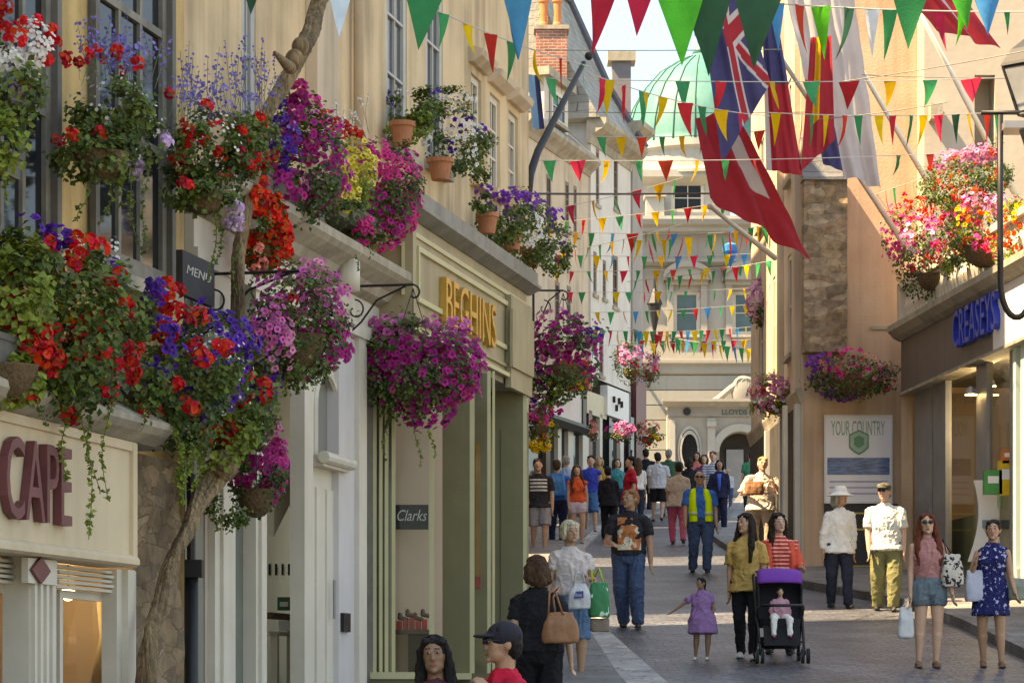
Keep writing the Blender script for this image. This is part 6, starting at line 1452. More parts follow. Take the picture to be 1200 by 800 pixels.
    for i in range(1,12):
        a=math.pi*i/11; pts.append(p(1172.5+19*(1-math.cos(a)),330+42*math.sin(a)))
    pts+=[p(1211,250),p(1212,190)]
    m.tube(pts,.04,10); m.tube([p(1150,132),p(1240,132)],.03,8); m.build('swan_neck',IRON,rt,smooth=True)
    m=MB(); 
    for i in range(4):
        a=math.pi/2*i; e=Vector((math.cos(a),math.sin(a),0)); m.tube([c+e*.205+Vector((0,0,-.25)),c+e*.405+Vector((0,0,.37))],.022,6)
    for zz,rr in ((-.25,.2),(.37,.4)):
        q=[c+Vector((math.cos(math.pi/2*i)*rr,math.sin(math.pi/2*i)*rr,zz)) for i in range(5)]; m.tube(q,.025,6)
    m.lathe(c+Vector((0,0,.38)),[(.44,0),(.42,.04),(.3,.22),(.1,.38),(.04,.5)],4)
    m.build('lantern_frame',IRON,rt); m=MB(); m.lathe(c+Vector((0,0,-.23)),[(.195,.03),(.405,.58)],4); m.build('pane',glass('grey_lamp_glass',(.3,.31,.32),.15),rt)
    m=MB(); m.box(c+Vector((-.05,0,-.42)),(.75,.5,.09)); m.lathe(c+Vector((0,0,-.95)),[(.07,0),(.1,.2),(.2,.5)],10); m.build('lamp_base',steel,rt)
# ------------------------------------------------------------------ bunting and flags
def flagmat(n,c): return M('bunting_'+n,c,.7,.12,10,transl=.35,rnd=.3,hue=.012,spec=.15,bump=.2,bscale=120)
BUN=dict(g=flagmat('green',(.01,.27,.1)),r=flagmat('red',(.6,.025,.035)),y=flagmat('yellow',(.72,.43,.02)),b=flagmat('blue',(.03,.28,.55)),n=flagmat('bright_green',(.03,.48,.03)),d=flagmat('dark_green',(.03,.12,.07)),w=flagmat('white',(.6,.62,.63)),p=flagmat('pale_blue',(.5,.62,.72)),o=flagmat('olive',(.12,.1,.04)))
cordm=M('bunting_cord',(.45,.42,.38),.8,.1)
def bunting(label,A,B,sag,flags,w=.2,h=.28,group='bunting strings across the street',cord=.006):
    a=P(*A); b=P(*B); N_=80; w*=1.22; h*=1.2
    pts=[a.lerp(b,i/N_)+Vector((0,0,-sag*4*(i/N_)*(1-i/N_))) for i in range(N_+1)]
    rt=thing('bunting',label,'bunting',a,group)
    m=MB(); m.tube(pts[::2],cord,5); m.build('cord',cordm,rt)
    tdir=(b-a).normalized()
    px=[600+p.x/p.y*F for p in pts]
    for it in flags:
        x,c=it[:2]; hh=h*(it[2] if len(it)>2 else 1.); ww=w*(it[2] if len(it)>2 else 1.)
        k=min(range(N_),key=lambda i:abs((px[i]+px[i+1])/2-x)); t=(x-px[k])/(px[k+1]-px[k]) if abs(px[k+1]-px[k])>1e-6 else .5
        t=max(0,min(1,t)); q=pts[k].lerp(pts[k+1],t); T=(pts[k+1]-pts[k]).normalized()
        tw=R.uniform(-.9,.9) if c!='g' else R.uniform(-.6,.6); dr=Matrix.Rotation(tw*.75,3,'Z')@T; dr.z=T.z
        nn=dr.cross(Vector((0,0,1))).normalized(); bl=R.uniform(-.38,.38)*hh; sx=R.uniform(-.1,.1)*hh; cu=R.uniform(-.22,.22)*ww
        f=MB(); n=6; vs=[];fs=[]
        for j in range(n+1):
            s=j/n; hw=ww/2*(1-s); cen=q+Vector((0,0,-s*hh))+nn*bl*s*s+T*sx*s
            for e in (-1,0,1): vs.append(cen+dr*hw*e+nn*(cu*(1-abs(e))*math.sin(s*3)))
        for j in range(n):
            for e in range(2): fs.append((j*3+e,j*3+e+1,(j+1)*3+e+1,(j+1)*3+e))
        f.add(vs,fs); f.build('pennant',BUN[c],rt,smooth=True)
    return rt
def seq(xs,cs): return [(x,cs[i%len(cs)]) for i,x in enumerate(xs)]

def all_bunting():
    B=bunting; r=range
    B('string of large pennants nearest the camera along the top edge, green blue and red',(270,-26,14.2),(1230,-30,15.0),.03,[(296,'d',.65),(398,'p',1.),(500,'g',1.25),(605,'b',1.35),(708,'r',1.25),(750,'r',.95),(798,'n',1.5),(826,'d',1.6),(890,'d',1.55),(1068,'g',1.3),(1125,'n',1.),(1157,'b',1.1)],.165,.245)
    B('string of blue, red, white and green pennants high on the right',(903,4,21),(1215,14,22),.02,[(910,'b',1.),(937,'r',1.05),(962,'n',1.2),(995,'d',1.05),(1022,'w',1.05),(1043,'g',1.05),(1100,'r',.9),(1127,'n',.7),(1180,'g',.5)],.1,.3)
    B('string of pennants falling from the cream upper wall at top left towards the shop corner',(470,-8,22),(690,78,26),.05,[(484,'r',.8),(520,'g',.9),(548,'y',.9),(575,'r',1.05),(600,'g',1.1),(627,'y',1.),(657,'r',1.05),(683,'g',1.)],.13,.26)
    B('string of pennants from the dark pole tip across to the navy and red flags',(690,86,30),(902,136,36),.08,[(706,'r',1.),(711,'y',1.1),(731,'r',1.15),(752,'g',1.1),(757,'y',1.),(777,'y',.9),(803,'r',1.2),(823,'g',1.),(845,'y',1.1),(868,'r',.7),(890,'g',.9)],.17,.3)
    B('string of widely spaced green, red and yellow pennants level with the slate mansard',(640,92,33),(1180,91,40),.05,[(646,'g'),(800,'g'),(845,'r'),(905,'y'),(951,'g'),(995,'r'),(1043,'y'),(1090,'g'),(1138,'r')],.26,.30)
    B('string of narrow pennants in front of the apricot wall below the top lamp bracket',(900,132,34),(1195,130,38),.05,[(909,'y'),(940,'r'),(951,'g'),(968,'y'),(990,'r'),(1006,'g'),(1030,'y'),(1046,'r'),(1068,'g'),(1082,'y'),(1100,'r'),(1120,'d'),(1135,'y'),(1157,'r'),(1169,'g')],.11,.33)
    B('string of small pennants across the street level with the tops of the hanging flags\' tails',(630,188,36),(1100,180,42),.04,[(644,'g'),(677,'r'),(711,'y'),(749,'g'),(780,'r'),(817,'y'),(850,'g'),(884,'r'),(1053,'g'),(1090,'r')],.18,.24)
    B('string of pennants slanting over the pale houses just below the cable',(640,246,46),(800,208,52),.04,[(644,'g'),(669,'r'),(695,'y'),(720,'g'),(746,'r'),(772,'y'),(791,'g')],.2,.29)
    B('string of narrow pennants rising from the bank cornice to the terrace flowers',(742,282,62),(1082,208,46),.25,seq([749,760,768,778,786,800,807,818,832,838,846,855,862,870,880,888,896,904,912,925,933,944,952,962,970,979,987,998,1005,1013,1023,1038,1048,1061,1070],'yrgygr'),.16,.42)
    B('string of blue, red and green pennants level with the bank attic window sill',(660,272,56),(905,270,62),.05,[(675,'y',.8),(693,'g',1.),(718,'b',1.1),(741,'r',1.1),(765,'g',1.1),(790,'b',.8),(830,'g',.9),(875,'r',1.)],.2,.3)
    B('string of small pennants level with the top of the pedimented bank window',(640,318,58),(915,309,62),.05,seq([652,670,690,710,731,748,769,789,808,828,848,866,888],'yrgyrg'),.15,.22)
    B('string of small pennants level with the upper half of the bank window',(640,342,60),(905,336,66),.05,seq([668,682,702,722,737,755,771,787,804,821,838,856,872,890],'rgyygrygg'),.15,.22)
    B('string of small pennants level with the middle of the bank window',(690,366,64),(905,354,68),.05,seq([700,716,731,745,758,771,787,801,815,829,845,858,874,890],'ygrbgy'),.15,.25)
    B('string of closely set pennants across the foot of the bank window',(690,386,66),(905,380,70),.1,seq([698,707,716,724,733,741,749,757,765,774,782,790,798,806,814,822,830,838,846,855,864,874,884],'ygrygrb'),.13,.32)
    B('lowest string of pennants sloping down in front of the bank string course',(735,384,68),(915,412,64),.08,seq([745,757,770,782,795,805,815,825,835,844,852,861,869,877,886,893],'gyrygb'),.14,.3)
    # far strings beyond
    B('string of pennants rising from the lead ledge pots to the grey end wall',(632,300,50),(800,262,62),.05,seq([646,660,674,689,703,717,731,744,757,770,784],'gyrg'),.14,.26)
    B('string of small pennants just above the bank pediments',(640,298,57),(905,296,60),.06,seq([655,680,699,718,736,755,774,795,813,832,852,872],'rgyb'),.13,.24)
    B('string of small pennants between the tops of the cream town houses and the right row',(628,262,50),(905,228,54),.06,seq([645,664,684,706,726,748,768,788,806,826,848,870],'ygr'),.14,.24)
    B('string of small pennants crossing the bank at the foot of the red tail',(735,330,58),(930,300,52),.05,seq([745,757,770,784,797,810,823,836,849,862,875,888,901,914],'gryg'),.13,.24)
    B('string of small pennants across the lower left row shop signs',(640,404,58),(842,398,72),.06,seq([655,668,682,696,710,724,738,752,766,780,795,810,824],'yrgb'),.13,.24)
    B('string of small pennants high between the mansard roof and the flags',(690,160,42),(905,152,44),.05,seq([705,728,752,776,799,822,846,868,890],'gyr'),.15,.26)
    B('string of small pennants under the bank window sills',(740,398,70),(900,396,70),.06,seq([752,764,776,788,800,812,824,836,848,860,872,884],'ryg'),.13,.26)
    B('string of tiny pennants hanging against the maroon corner and the bank',(655,352,72),(760,392,76),.1,seq([664,672,681,690,699,708,717,726,735,744,752],'rygb'),.16,.34)
    # plain cables
    for i,(a,b,sag,lb) in enumerate((((616,227,34),(884,226,46),.01,'thick black cable stretched across the street over the pale houses'),((640,59,40),(915,58,42),.01,'thin overhead wire below the chimney pots'),((640,131,44),(990,131,46),.02,'thin overhead wire at the height of the mansard eaves'),((985,96,38),(1200,60,36),.02,'grey overhead wire rising to the right in front of the pale wall'),((960,140,40),(1110,120,38),.02,'short overhead wire in front of the apricot wall'),((1010,88,40),(1180,92,40),.01,'thin overhead wire beside the lamp bracket'))):
        m=MB(); A=P(*a); C=P(*b); m.tube([A.lerp(C,k/12)+Vector((0,0,-sag*4*(k/12)*(1-k/12))) for k in range(13)],.014 if i==0 else .007,5); o=m.build('overhead_cable',IRON if i==0 else lead,None,loc=A); tag(o,lb,'cable')
    # blue lantern pennant
    c=P(856,292,60); m=MB(); m.lathe(c,[(.01,-.38),(.09,-.2),(.17,-.05),(.17,.08),(.05,.14)],12); m.tube([c+Vector((0,0,.1)),c+Vector((0,0,.6))],.01,5); o=m.build('hanging_buoy',BUN['b'],None,loc=c); tag(o,'small blue hanging ornament below the red flag','ornament')

def cloth_sheet(name,label,pole_pts,grid,mats,colour,folds=5,amp=.12,n=84,mrows=90,parent=None):
    """grid: four corners TL,TR,BR,BL in world space; colour(u,v)->material index; thickness given by folds"""
    TL,TR,BR,BL=grid; m=MB(); vs=[]; nrm=((TR-TL).cross(BL-TL)).normalized(); ph=R.uniform(0,6)
    for j in range(mrows+1):
        v=j/mrows
        for i in range(n+1):
            u=i/n; p=TL.lerp(TR,u).lerp(BL.lerp(BR,u),v)
            a=amp*(.35+.65*v)*(math.sin(u*folds*6.28+ph+v*1.7)*.6+math.sin(u*folds*11+ph*2-v*2.)*.3)+noise.noise(p*2.2)*amp*.5
            p=p+nrm*a+Vector((0,0,noise.noise(p*1.7+Vector((3,3,3)))*amp*.4))
            vs.append(p)
    b0=len(m.v); m.v.extend([tuple(q) for q in vs])
    for j in range(mrows):
        for i in range(n):
            k=j*(n+1)+i; m.f.append([k,k+1,k+n+2,k+n+1]); m.m.append(colour((i+.5)/n,(j+.5)/mrows)); m.r.append(.5)
    return m.build(name,mats,parent,smooth=True)
def all_flags():
    fr=M('flag_red',(.44,.035,.05),.7,.1,5,transl=.35,spec=.15); fw=M('flag_white',(.56,.52,.52),.7,.06,5,transl=.35,spec=.15); fbm=M('flag_navy',(.06,.06,.16),.7,.12,5,transl=.25,spec=.15); fy=M('flag_yellow',(.7,.4,.03),.7,.1,5,transl=.35,spec=.15); fb2=M('flag_sky',(.2,.42,.62),.7,.1,5,transl=.3)
    polem=M('white_flagpole',(.72,.68,.6),.5,.06,3)
    FM=[fr,fw,fbm,fy,fb2]
    def fl(label,d,quad,colour,folds=3,amp=.1,pole=None,dd=(0,0,0,0)):
        pts=[P(x,y,d+k) for (x,y),k in zip(quad,dd)]
        rt=thing('flag',label,'flag',pts[0],'large flags on poles over the street')
        cloth_sheet('cloth',label,None,pts,FM,colour,folds,amp,parent=rt)
        if pole:
            m=MB(); a=P(*pole[0]); b=P(*pole[1]); m.tube([a,b],[.05,.032],10); m.ell(b,(.05,.05,.05)); m.build('flagpole',polem,rt,smooth=True)
    def union(u,v):
        c=2; a=abs(u-v); b=abs(u-(1-v))
        if a<.075 or b<.075: c=1
        if a<.045 or b<.045: c=0
        if abs(u-.5)<.1 or abs(v-.55)<.08: c=1
        if abs(u-.5)<.06 or abs(v-.55)<.045: c=0
        return c if (u>.42 and v>.12) else 2
    fl('navy flag with red and white diagonals hanging to a point beside the green dome',41,[(808,-80),(846,-84),(903,98),(846,190)],union,2,.10,dd=(0,0,.4,-.3))
    fl('red flag with a broad white band and a long red tail',43,[(815,138),(858,126),(950,305),(830,232)],lambda u,v: 1 if .52<u<.86 and v<.62 and (u-.52)>(v*.1) else 0,2,.14,pole=((908,302,47),(832,242,44)),dd=(0,.2,1.,-.3))
    fl('dark red and white flag behind the yellow pennant left of the long white flag',42,[(893,20),(910,15),(941,205),(898,198)],lambda u,v: 2 if v<.45 else (0 if u>.15 else 1),2,.08,dd=(0,0,.3,0))
    fl('red flag with a yellow cross hanging between two flagpoles',42.5,[(950,45),(974,42),(978,165),(938,200)],lambda u,v: 3 if (abs(u-.4)<.11 and v<.7) else 0,2,.08,pole=((1062,290,46),(898,42,43)),dd=(0,0,.2,-.2))
    fl('long white flag with a navy corner drooping before the apricot wall',43.2,[(912,-50),(992,-60),(1032,224),(962,190)],lambda u,v: 2 if (v>.8 and u<.4) else (0 if (v>.6 and u<.22) else 1),3,.12,pole=((1116,262,46),(968,12,43.5)),dd=(0,.3,.6,-.2))
    fl('red flag with a white stripe flying across the top right corner',30,[(1030,-30),(1085,-60),(1172,58),(1090,30)],lambda u,v: 1 if .55<u<.68 else 0,2,.07,dd=(0,.3,.8,.2))
    fl('white and pale pink flag with sky blue patches high beside the navy flag',44.5,[(852,-60),(886,-66),(893,110),(858,104)],lambda u,v: 4 if (.62<v<.78 and .2<u<.7) else (0 if abs(v-.5)<.03 or (u>.8 and v>.55) else 1),2,.1,dd=(0,.2,.3,0))
    fl('small slate blue flag hanging on the dark pole of the shop corner',33,[(618,86),(632,88),(638,150),(624,150)],lambda u,v: 4 if u<.6 else 2,1,.05)
    # third white pole at the top right and the dark pole on the left
    m=MB(); m.tube([P(1192,232,45),P(1076,12,43)],[.05,.03],10); o=m.build('flagpole',polem,None,loc=P(1192,232,45),smooth=True); tag(o,'bare white flagpole leaning from the terrace in front of the white house','flagpole')
    m=MB(); m.tube([P(618,232,31.2),P(621,205,31.4),P(630,178,31.7),P(655,130,32.4),P(684,74,33.2)],[.05,.05,.045,.04,.03],8); m.ell(P(690,66,33.3),(.05,.05,.05)); o=m.build('flagpole',IRON,None,loc=P(618,232,31.2),smooth=True); tag(o,'dark leaning flagpole fixed at the far corner of the olive shop','flagpole')

# ------------------------------------------------------------------ flowers
def all_plants():
    def A(fac,o): return lambda px,py,dn=0: fac.at(px,py,o+dn)
    def D(d): return lambda px,py,dn=0: P(px,py,d-dn)
    a=A(Cf,.35)
    c=a(128,150); 
    plant(a,'hanging_basket','hanging basket with sparse red geraniums and lavender sprays between the two sash windows','hanging basket',c,
      [(128,120,54,44,900,0),(125,150,46,38,520,2),(160,165,34,30,200,0),(88,160,18,18,110,0),(150,205,16,30,70,1),(106,186,46,24,520,0)],
      [('red_flowers',RED,'cluster',.042,[(75,158,12,8,3),(115,160,6,6,2),(140,70,25,14,6),(65,45,4,6,1),(110,55,12,8,2),(90,70,16,6,3)]),('white_flowers',WHT,'small',.012,[(130,125,50,40,80),(180,140,16,20,30)]),('blue_flowers',BLU,'small',.013,[(150,60,36,22,70),(165,130,18,20,30)]),('lilac_flowers',LIL,'cluster',.035,[(160,190,9,14,10)])],
      [(150,200,165,300,60,0,.05),(130,205,120,265,30,1,0),(172,180,172,290,50,0,.1)],
      [('lavender_sprays',BLU,95,190,100,18,34,0)],cont_bowl(a(105,186)+Vector((.06,.05,.03)),.2,.17),leafsize=.04)
    c=a(258,190)
    plant(a,'hanging_basket','hanging basket of red geraniums, blue sprays and a long ivy trail beside the trunk','hanging basket',c,
      [(255,160,60,42,1050,0),(245,200,46,32,520,2),(300,160,30,40,300,0),(225,160,26,34,240,0),(230,222,44,24,480,0)],
      [('red_flowers',RED,'cluster',.045,[(250,180,52,38,24),(305,165,20,34,12),(216,222,8,6,2),(203,110,4,4,1),(225,140,20,30,4)]),('white_flowers',WHT,'small',.012,[(240,165,50,36,60),(275,245,10,30,50)]),('purple_flowers',LIL,'cluster',.036,[(275,250,9,20,14),(195,165,5,8,3)]),('blue_flowers',BLU,'small',.013,[(260,120,50,22,80)])],
      [(262,225,252,310,90,0,.1),(250,230,248,330,50,1,.06),(280,280,276,345,50,0,.0)],
      [('lobelia_sprays',BLU,195,320,140,45,60,0)],cont_bowl(a(228,228)+Vector((.05,.05,.02)),.17,.17),leafsize=.04)
    c=a(14,100)
    plant(a,'window_box','window box in the top left corner with red geraniums, white alyssum and lilac bells','window box',c,
      [(10,80,45,70,500,0),(5,150,30,50,250,1)],
      [('red_flowers',RED,'cluster',.048,[(10,40,16,12,5),(35,30,10,8,3),(68,42,8,8,3),(50,65,10,8,3),(70,70,3,3,1),(32,102,7,9,2),(5,8,14,10,4)]),('white_flowers',WHT,'small',.013,[(35,50,28,30,220),(10,70,26,14,90),(40,75,12,18,60)]),('lilac_flowers',LIL,'cluster',.036,[(20,120,10,18,14),(5,8,6,6,2)])],
      [(15,150,10,235,60,1,0),(30,110,28,175,30,0,.1)],[],cont_box(Cf,Cf.u(-60,.3),Cf.u(40,.3),a(14,150).z-.3,a(14,150).z-.12,.08,.3,greyframe_l),leafsize=.045)
    # the great window boxes over the cafe sign
    zb=Cf.z(80,470,.35)
    plant(a,'window_box','huge window box over the cafe lettering overflowing with red geraniums and yellow green foliage','window box',a(80,420),
      [(60,380,85,80,1900,0),(20,340,45,60,650,1),(120,350,55,60,800,0),(70,440,80,40,800,2),(30,300,40,35,300,0),(14,435,36,36,520,1)],
      [('red_flowers',RED,'cluster',.057,[(70,375,86,95,64),(120,400,44,58,30),(30,410,38,28,18),(50,290,9,7,3),(85,483,8,5,2),(20,460,26,8,3),(110,455,30,14,5)]),('purple_flowers',PUR,'petunia',.036,[(70,275,22,14,16),(125,325,22,26,24),(30,270,20,20,6)]),('yellow_flowers',GLD,'small',.016,[(75,350,26,32,30)]),('white_flowers',WHT,'small',.013,[(80,285,18,12,40),(70,460,40,14,50),(130,300,10,26,30)])],
      [(95,470,108,632,90,1,.1),(75,470,78,560,60,1,.0),(50,460,48,500,20,0,.1),(128,470,122,585,50,1,.05),(104,480,112,575,40,0,.1),(95,260,100,215,14,0,0)],[],
      multi(cont_box(Cf,Cf.u(-60,.45),Cf.u(140,.45),zb-.0,zb+.2,.18,.45,greyframe_l),cont_bowl(a(10,430),.2,.2)),leafsize=.05)
    plant(a,'window_box','long window box under the second sash with deep purple petunias and red geraniums','window box',a(240,440),
      [(215,420,70,60,1300,0),(270,450,60,70,1200,0),(205,470,55,50,700,2),(250,500,45,40,500,1),(165,420,40,60,500,0),(290,400,36,40,300,0)],
      [('purple_flowers',PUR,'petunia',.038,[(180,400,34,50,50),(250,405,54,44,90),(305,430,26,54,80),(225,450,64,44,40),(180,345,14,26,16),(240,360,10,14,8)]),('red_flowers',RED,'cluster',.056,[(200,420,62,66,32),(275,475,40,48,30),(193,340,12,10,5),(250,515,8,6,2),(170,482,9,5,3),(235,372,8,6,2),(265,500,26,14,6),(205,335,4,10,2)]),('white_flowers',WHT,'small',.012,[(230,440,70,60,110),(285,480,20,30,40)])],
      [(205,500,212,570,110,1,.1),(222,520,216,592,130,1,.15),(232,520,228,575,70,1,.1),(245,510,240,550,30,0,.1),(180,470,160,505,20,0,.1)],[],
      cont_box(Cf,Cf.u(150,.45),Cf.u(290,.45),a(240,490).z-.05,a(240,490).z+.16,.15,.42,greyframe_l),leafsize=.048)
    # orange begonias by the trunk
    a=A(Wf,.35)
    plant(a,'hanging_basket','column of orange red begonias tumbling beside the trunk','hanging basket',a(308,270),
      [(308,260,24,50,420,0),(310,300,20,24,160,1)],[('orange_flowers',pet('scarlet',(.78,.05,.012),.016),'cluster',.05,[(310,265,26,52,70),(298,235,14,16,14),(325,290,12,26,14)]),('salmon_flowers',SAL,'cluster',.045,[(302,300,8,18,7)])],[(300,310,296,352,30,0,0)],[],cont_bowl(a(308,290),.1,.15),leafsize=.04)
    plant(a,'ledge_planter','planter of magenta and purple petunias on the white shop cornice nearest the trunk','planter',a(355,220),
      [(352,190,50,62,1200,2),(345,125,22,30,220,0),(385,160,24,26,160,0)],
      [('magenta_flowers',MAG,'petunia',.036,[(365,200,46,50,150),(345,150,34,36,60),(350,110,14,20,20),(330,215,30,24,40),(390,150,14,20,14)]),('pink_flowers',HOT,'petunia',.036,[(375,170,26,30,16),(350,105,10,12,8),(362,130,22,20,10)]),('purple_flowers',PUR,'petunia',.034,[(330,175,24,36,50),(325,130,14,20,10)]),('blue_flowers',BLU,'small',.013,[(325,150,22,26,40)]),('red_flowers',RED,'cluster',.04,[(398,150,12,10,5),(380,135,10,6,2)])],
      [(330,240,326,275,20,0,0)],[('seed_heads',WHT,385,430,160,105,10,0)],cont_box(Wf,Wf.u(325,.4),Wf.u(392,.4),a(355,258).z-.02,a(355,258).z+.18,.12,.4,lead),leafsize=.04)
    plant(a,'ledge_planter','planter of pale yellow petunias in the middle of the white shop cornice','planter',a(412,225),
      [(412,205,28,40,420,1),(400,245,28,20,180,2)],[('yellow_flowers',YEL,'petunia',.036,[(415,195,28,34,110),(402,225,20,26,50)]),('red_flowers',RED,'cluster',.035,[(412,155,12,8,6)])],[(395,240,392,262,16,0,0)],[],cont_box(Wf,Wf.u(394,.4),Wf.u(420,.4),a(410,268).z-.02,a(410,268).z+.18,.12,.4,lead),leafsize=.035)
    plant(a,'ledge_planter','planter of hot pink petunias spilling from the far end of the white shop cornice','planter',a(455,235),
      [(450,220,40,50,850,2),(430,270,26,26,220,0),(470,190,20,26,120,2)],
      [('hot_pink_flowers',HOT,'petunia',.034,[(465,230,30,50,150),(445,185,24,22,40),(425,270,14,22,24),(450,285,16,10,16)]),('magenta_flowers',MAG,'petunia',.034,[(470,210,26,40,60),(450,250,36,36,50),(430,180,12,16,10)])],
      [(420,285,416,318,20,0,0)],[],multi(cont_box(Wf,Wf.u(424,.4),Wf.u(452,.4),a(440,288).z-.02,a(440,288).z+.18,.12,.4,lead)),leafsize=.038)
    # pink hanging mass before the white shop
    a=A(Wf,.7)
    plant(a,'hanging_basket','large round hanging basket of pink and mauve petunias in front of the white frieze','hanging basket',a(348,380),
      [(350,380,58,60,1500,2),(340,420,45,34,400,0),(350,355,62,50,500,0)],
      [('pink_flowers',pet('mauve_pink',(.6,.11,.32),.03,.45),'petunia',.03,[(350,355,56,46,110),(375,335,36,22,50),(315,380,24,34,30)]),('magenta_flowers',MAG,'petunia',.036,[(355,400,58,44,110),(400,400,16,30,24)]),('pale_pink_flowers',PNK,'petunia',.03,[(320,395,30,34,44),(395,360,18,30,20),(365,315,30,12,18)]),('red_flowers',RED,'cluster',.035,[(340,352,10,8,3)])],
      [(345,430,346,462,60,0,0),(330,440,330,458,30,1,0)],[],multi(cont_bowl(a(348,395),.26,.3),bracket_hang(Wf,352,330,.75,a(348,320).z)),leafsize=.036)
    a=A(Wf,.45)
    plant(a,'hanging_basket','lower basket of magenta petunias hanging beside the trunk below the pink one','hanging basket',a(300,560),
      [(300,550,36,46,600,2),(270,595,26,22,220,0)],
      [('magenta_flowers',pet('deep_pink',(.5,.03,.2),.02,.4),'petunia',.036,[(305,550,34,46,110),(320,520,16,30,24)]),('pink_flowers',PNK,'petunia',.034,[(285,500,14,18,14),(318,505,12,16,10)])],
      [(262,590,248,622,40,0,.1),(280,590,268,612,40,0,0),(290,600,262,625,40,0,.05)],[],multi(cont_bowl(a(300,575),.17,.22),bracket_hang(Wf,300,505,.5,a(300,500).z)),leafsize=.034)
    # big magenta basket before the olive shop
    d=24.2; a=D(d)
    plant(a,'hanging_basket','wide hanging basket of bright magenta petunias on a scrolled iron arm beside the gold lettering','hanging basket',a(490,440),
      [(445,425,32,36,400,0),(490,425,70,50,1500,2),(480,455,50,36,500,0),(470,395,40,20,220,0)],
      [('magenta_flowers',MAG,'petunia',.04,[(500,430,68,52,210),(530,420,38,44,90),(500,475,36,26,50),(440,410,28,32,50)]),('pink_flowers',pet('rose',(.7,.16,.4),.02,.3),'petunia',.04,[(455,385,32,16,24),(475,420,40,40,18),(520,385,34,16,26),(440,440,14,10,5)]),('hot_pink_flowers',HOT,'petunia',.038,[(530,440,32,40,40)])],
      [(452,480,452,540,50,0,0),(455,480,456,510,40,0,0),(488,490,490,548,40,1,0),(505,490,507,535,40,1,0)],[],multi(cont_bowl(a(488,445),.3,.3),bracket_hang(Wf,484,346,.62,a(432,349).z)),leafsize=.04)
    # pots on sills and ledge
    a=A(Wf,.2)
    plant(a,'flower_pot','terracotta pot of bushy green foliage on the sill of the nearest tall window','flower pot',a(470,170),[(484,128,30,26,700,0),(476,146,26,18,300,1)],[('purple_flowers',PUR,'petunia',.03,[(458,115,5,8,4),(512,110,5,5,3)]),('white_flowers',WHT,'small',.012,[(470,108,14,5,8)])],[],[],cont_pot(a(471,143),.11,.21),leafsize=.045)
    plant(a,'flower_pot','terracotta pot of white and violet pansies on the sill of the second tall window','flower pot',a(520,205),[(538,155,38,42,900,0),(525,180,28,22,320,2),(562,190,14,26,160,0),(520,118,34,14,200,0)],[('white_flowers',WHT,'petunia',.024,[(535,165,36,38,70),(500,163,8,10,14),(535,115,24,8,16)]),('purple_flowers',PUR,'petunia',.028,[(535,140,22,16,16),(528,172,14,8,8),(565,155,9,12,8),(503,110,5,4,3)])],[(560,190,566,214,20,0,0)],[],cont_pot(a(516,186),.12,.2),leafsize=.036)
    a=A(Hf,.0)
    plant(a,'ledge_planter','row of terracotta pots with violet and white petunias on the lead ledge over the fascia','planter',a(610,300),
      [(590,255,34,28,800,0),(618,268,40,40,1100,0),(650,288,20,32,450,0),(565,235,16,14,150,0)],
      [('purple_flowers',pet('violet',(.22,.04,.36),.025,.35),'petunia',.034,[(600,235,40,14,50),(630,255,34,20,40),(655,285,14,22,16),(570,225,14,8,8)]),('white_flowers',WHT,'petunia',.026,[(605,265,36,26,70),(630,290,26,20,40)])],
      [(640,300,646,318,30,0,0),(625,300,628,320,24,1,0)],[],multi(cont_pot(a(571,250),.11,.2),cont_pot(a(600,270),.11,.2),cont_pot(a(622,290),.11,.2)),leafsize=.04)
    # baskets beyond the olive shop
    a=D(32.5)
    plant(a,'hanging_basket','dark magenta hanging basket with gold trails on a scrolled arm just past the olive shop','hanging basket',a(660,420),
      [(660,415,46,48,1000,2),(640,440,36,30,300,0),(645,460,26,16,120,1)],
      [('magenta_flowers',MAG,'petunia',.045,[(660,395,46,30,80),(680,420,26,30,40),(640,420,26,40,30)]),('pink_flowers',PNK,'petunia',.042,[(645,405,36,16,16),(650,370,28,10,10),(680,415,14,8,4)]),('purple_flowers',PUR,'petunia',.04,[(690,395,18,12,20),(625,440,10,30,14)]),('gold_flowers',GLD,'petunia',.032,[(672,448,18,10,24),(640,440,24,20,12)]),('red_flowers',RED,'cluster',.04,[(651,460,4,4,2)])],
      [(640,465,636,485,24,0,0)],[],multi(cont_bowl(a(660,430),.28,.28),bracket_hang(Fac((.25,0),(.0,1)),660,338,.34,a(640,341).z)),leafsize=.05)
    a=D(44)
    plant(a,'hanging_basket','small basket of yellow and pink flowers low beside the green corner','hanging basket',a(632,505),
      [(632,495,24,24,320,0)],[('pink_flowers',HOT,'petunia',.045,[(628,490,18,14,20),(640,478,20,8,14)]),('gold_flowers',GLD,'petunia',.04,[(632,520,16,10,40),(640,500,12,12,16)]),('magenta_flowers',MAG,'petunia',.045,[(635,475,24,10,24),(655,485,12,6,8)]),('orange_flowers',ORG,'cluster',.05,[(628,510,12,6,6)])],[],[],cont_bowl(a(632,500),.2,.2),leafsize=.05)
    def far(label,px,py,rx,ry,d,cols,lm=2,br=True):
        a=D(d); n=int(rx*ry*.75)
        plant(a,'hanging_basket',label,'hanging basket',a(px,py+ry),[(px,py,rx,ry,n,lm),(px,py+ry*.3,rx*.8,ry*.6,n//3,0)],[(nm,mt,'petunia',.055 if d>50 else .045,[(px+ox,py+oy,rx*sx,ry*sy,k)]) for nm,mt,ox,oy,sx,sy,k in cols],[],[],cont_bowl(a(px,py+ry*.35),rx/F*d*.6,ry/F*d*.6),leafsize=.055)
    far('pink hanging basket over the red and white shop sign',739,424,19,24,66,[('pink_flowers',pet('candy',(.75,.22,.42),.02),-2,-8,.9,.6,60),('red_flowers',RED,2,6,.7,.5,10)])
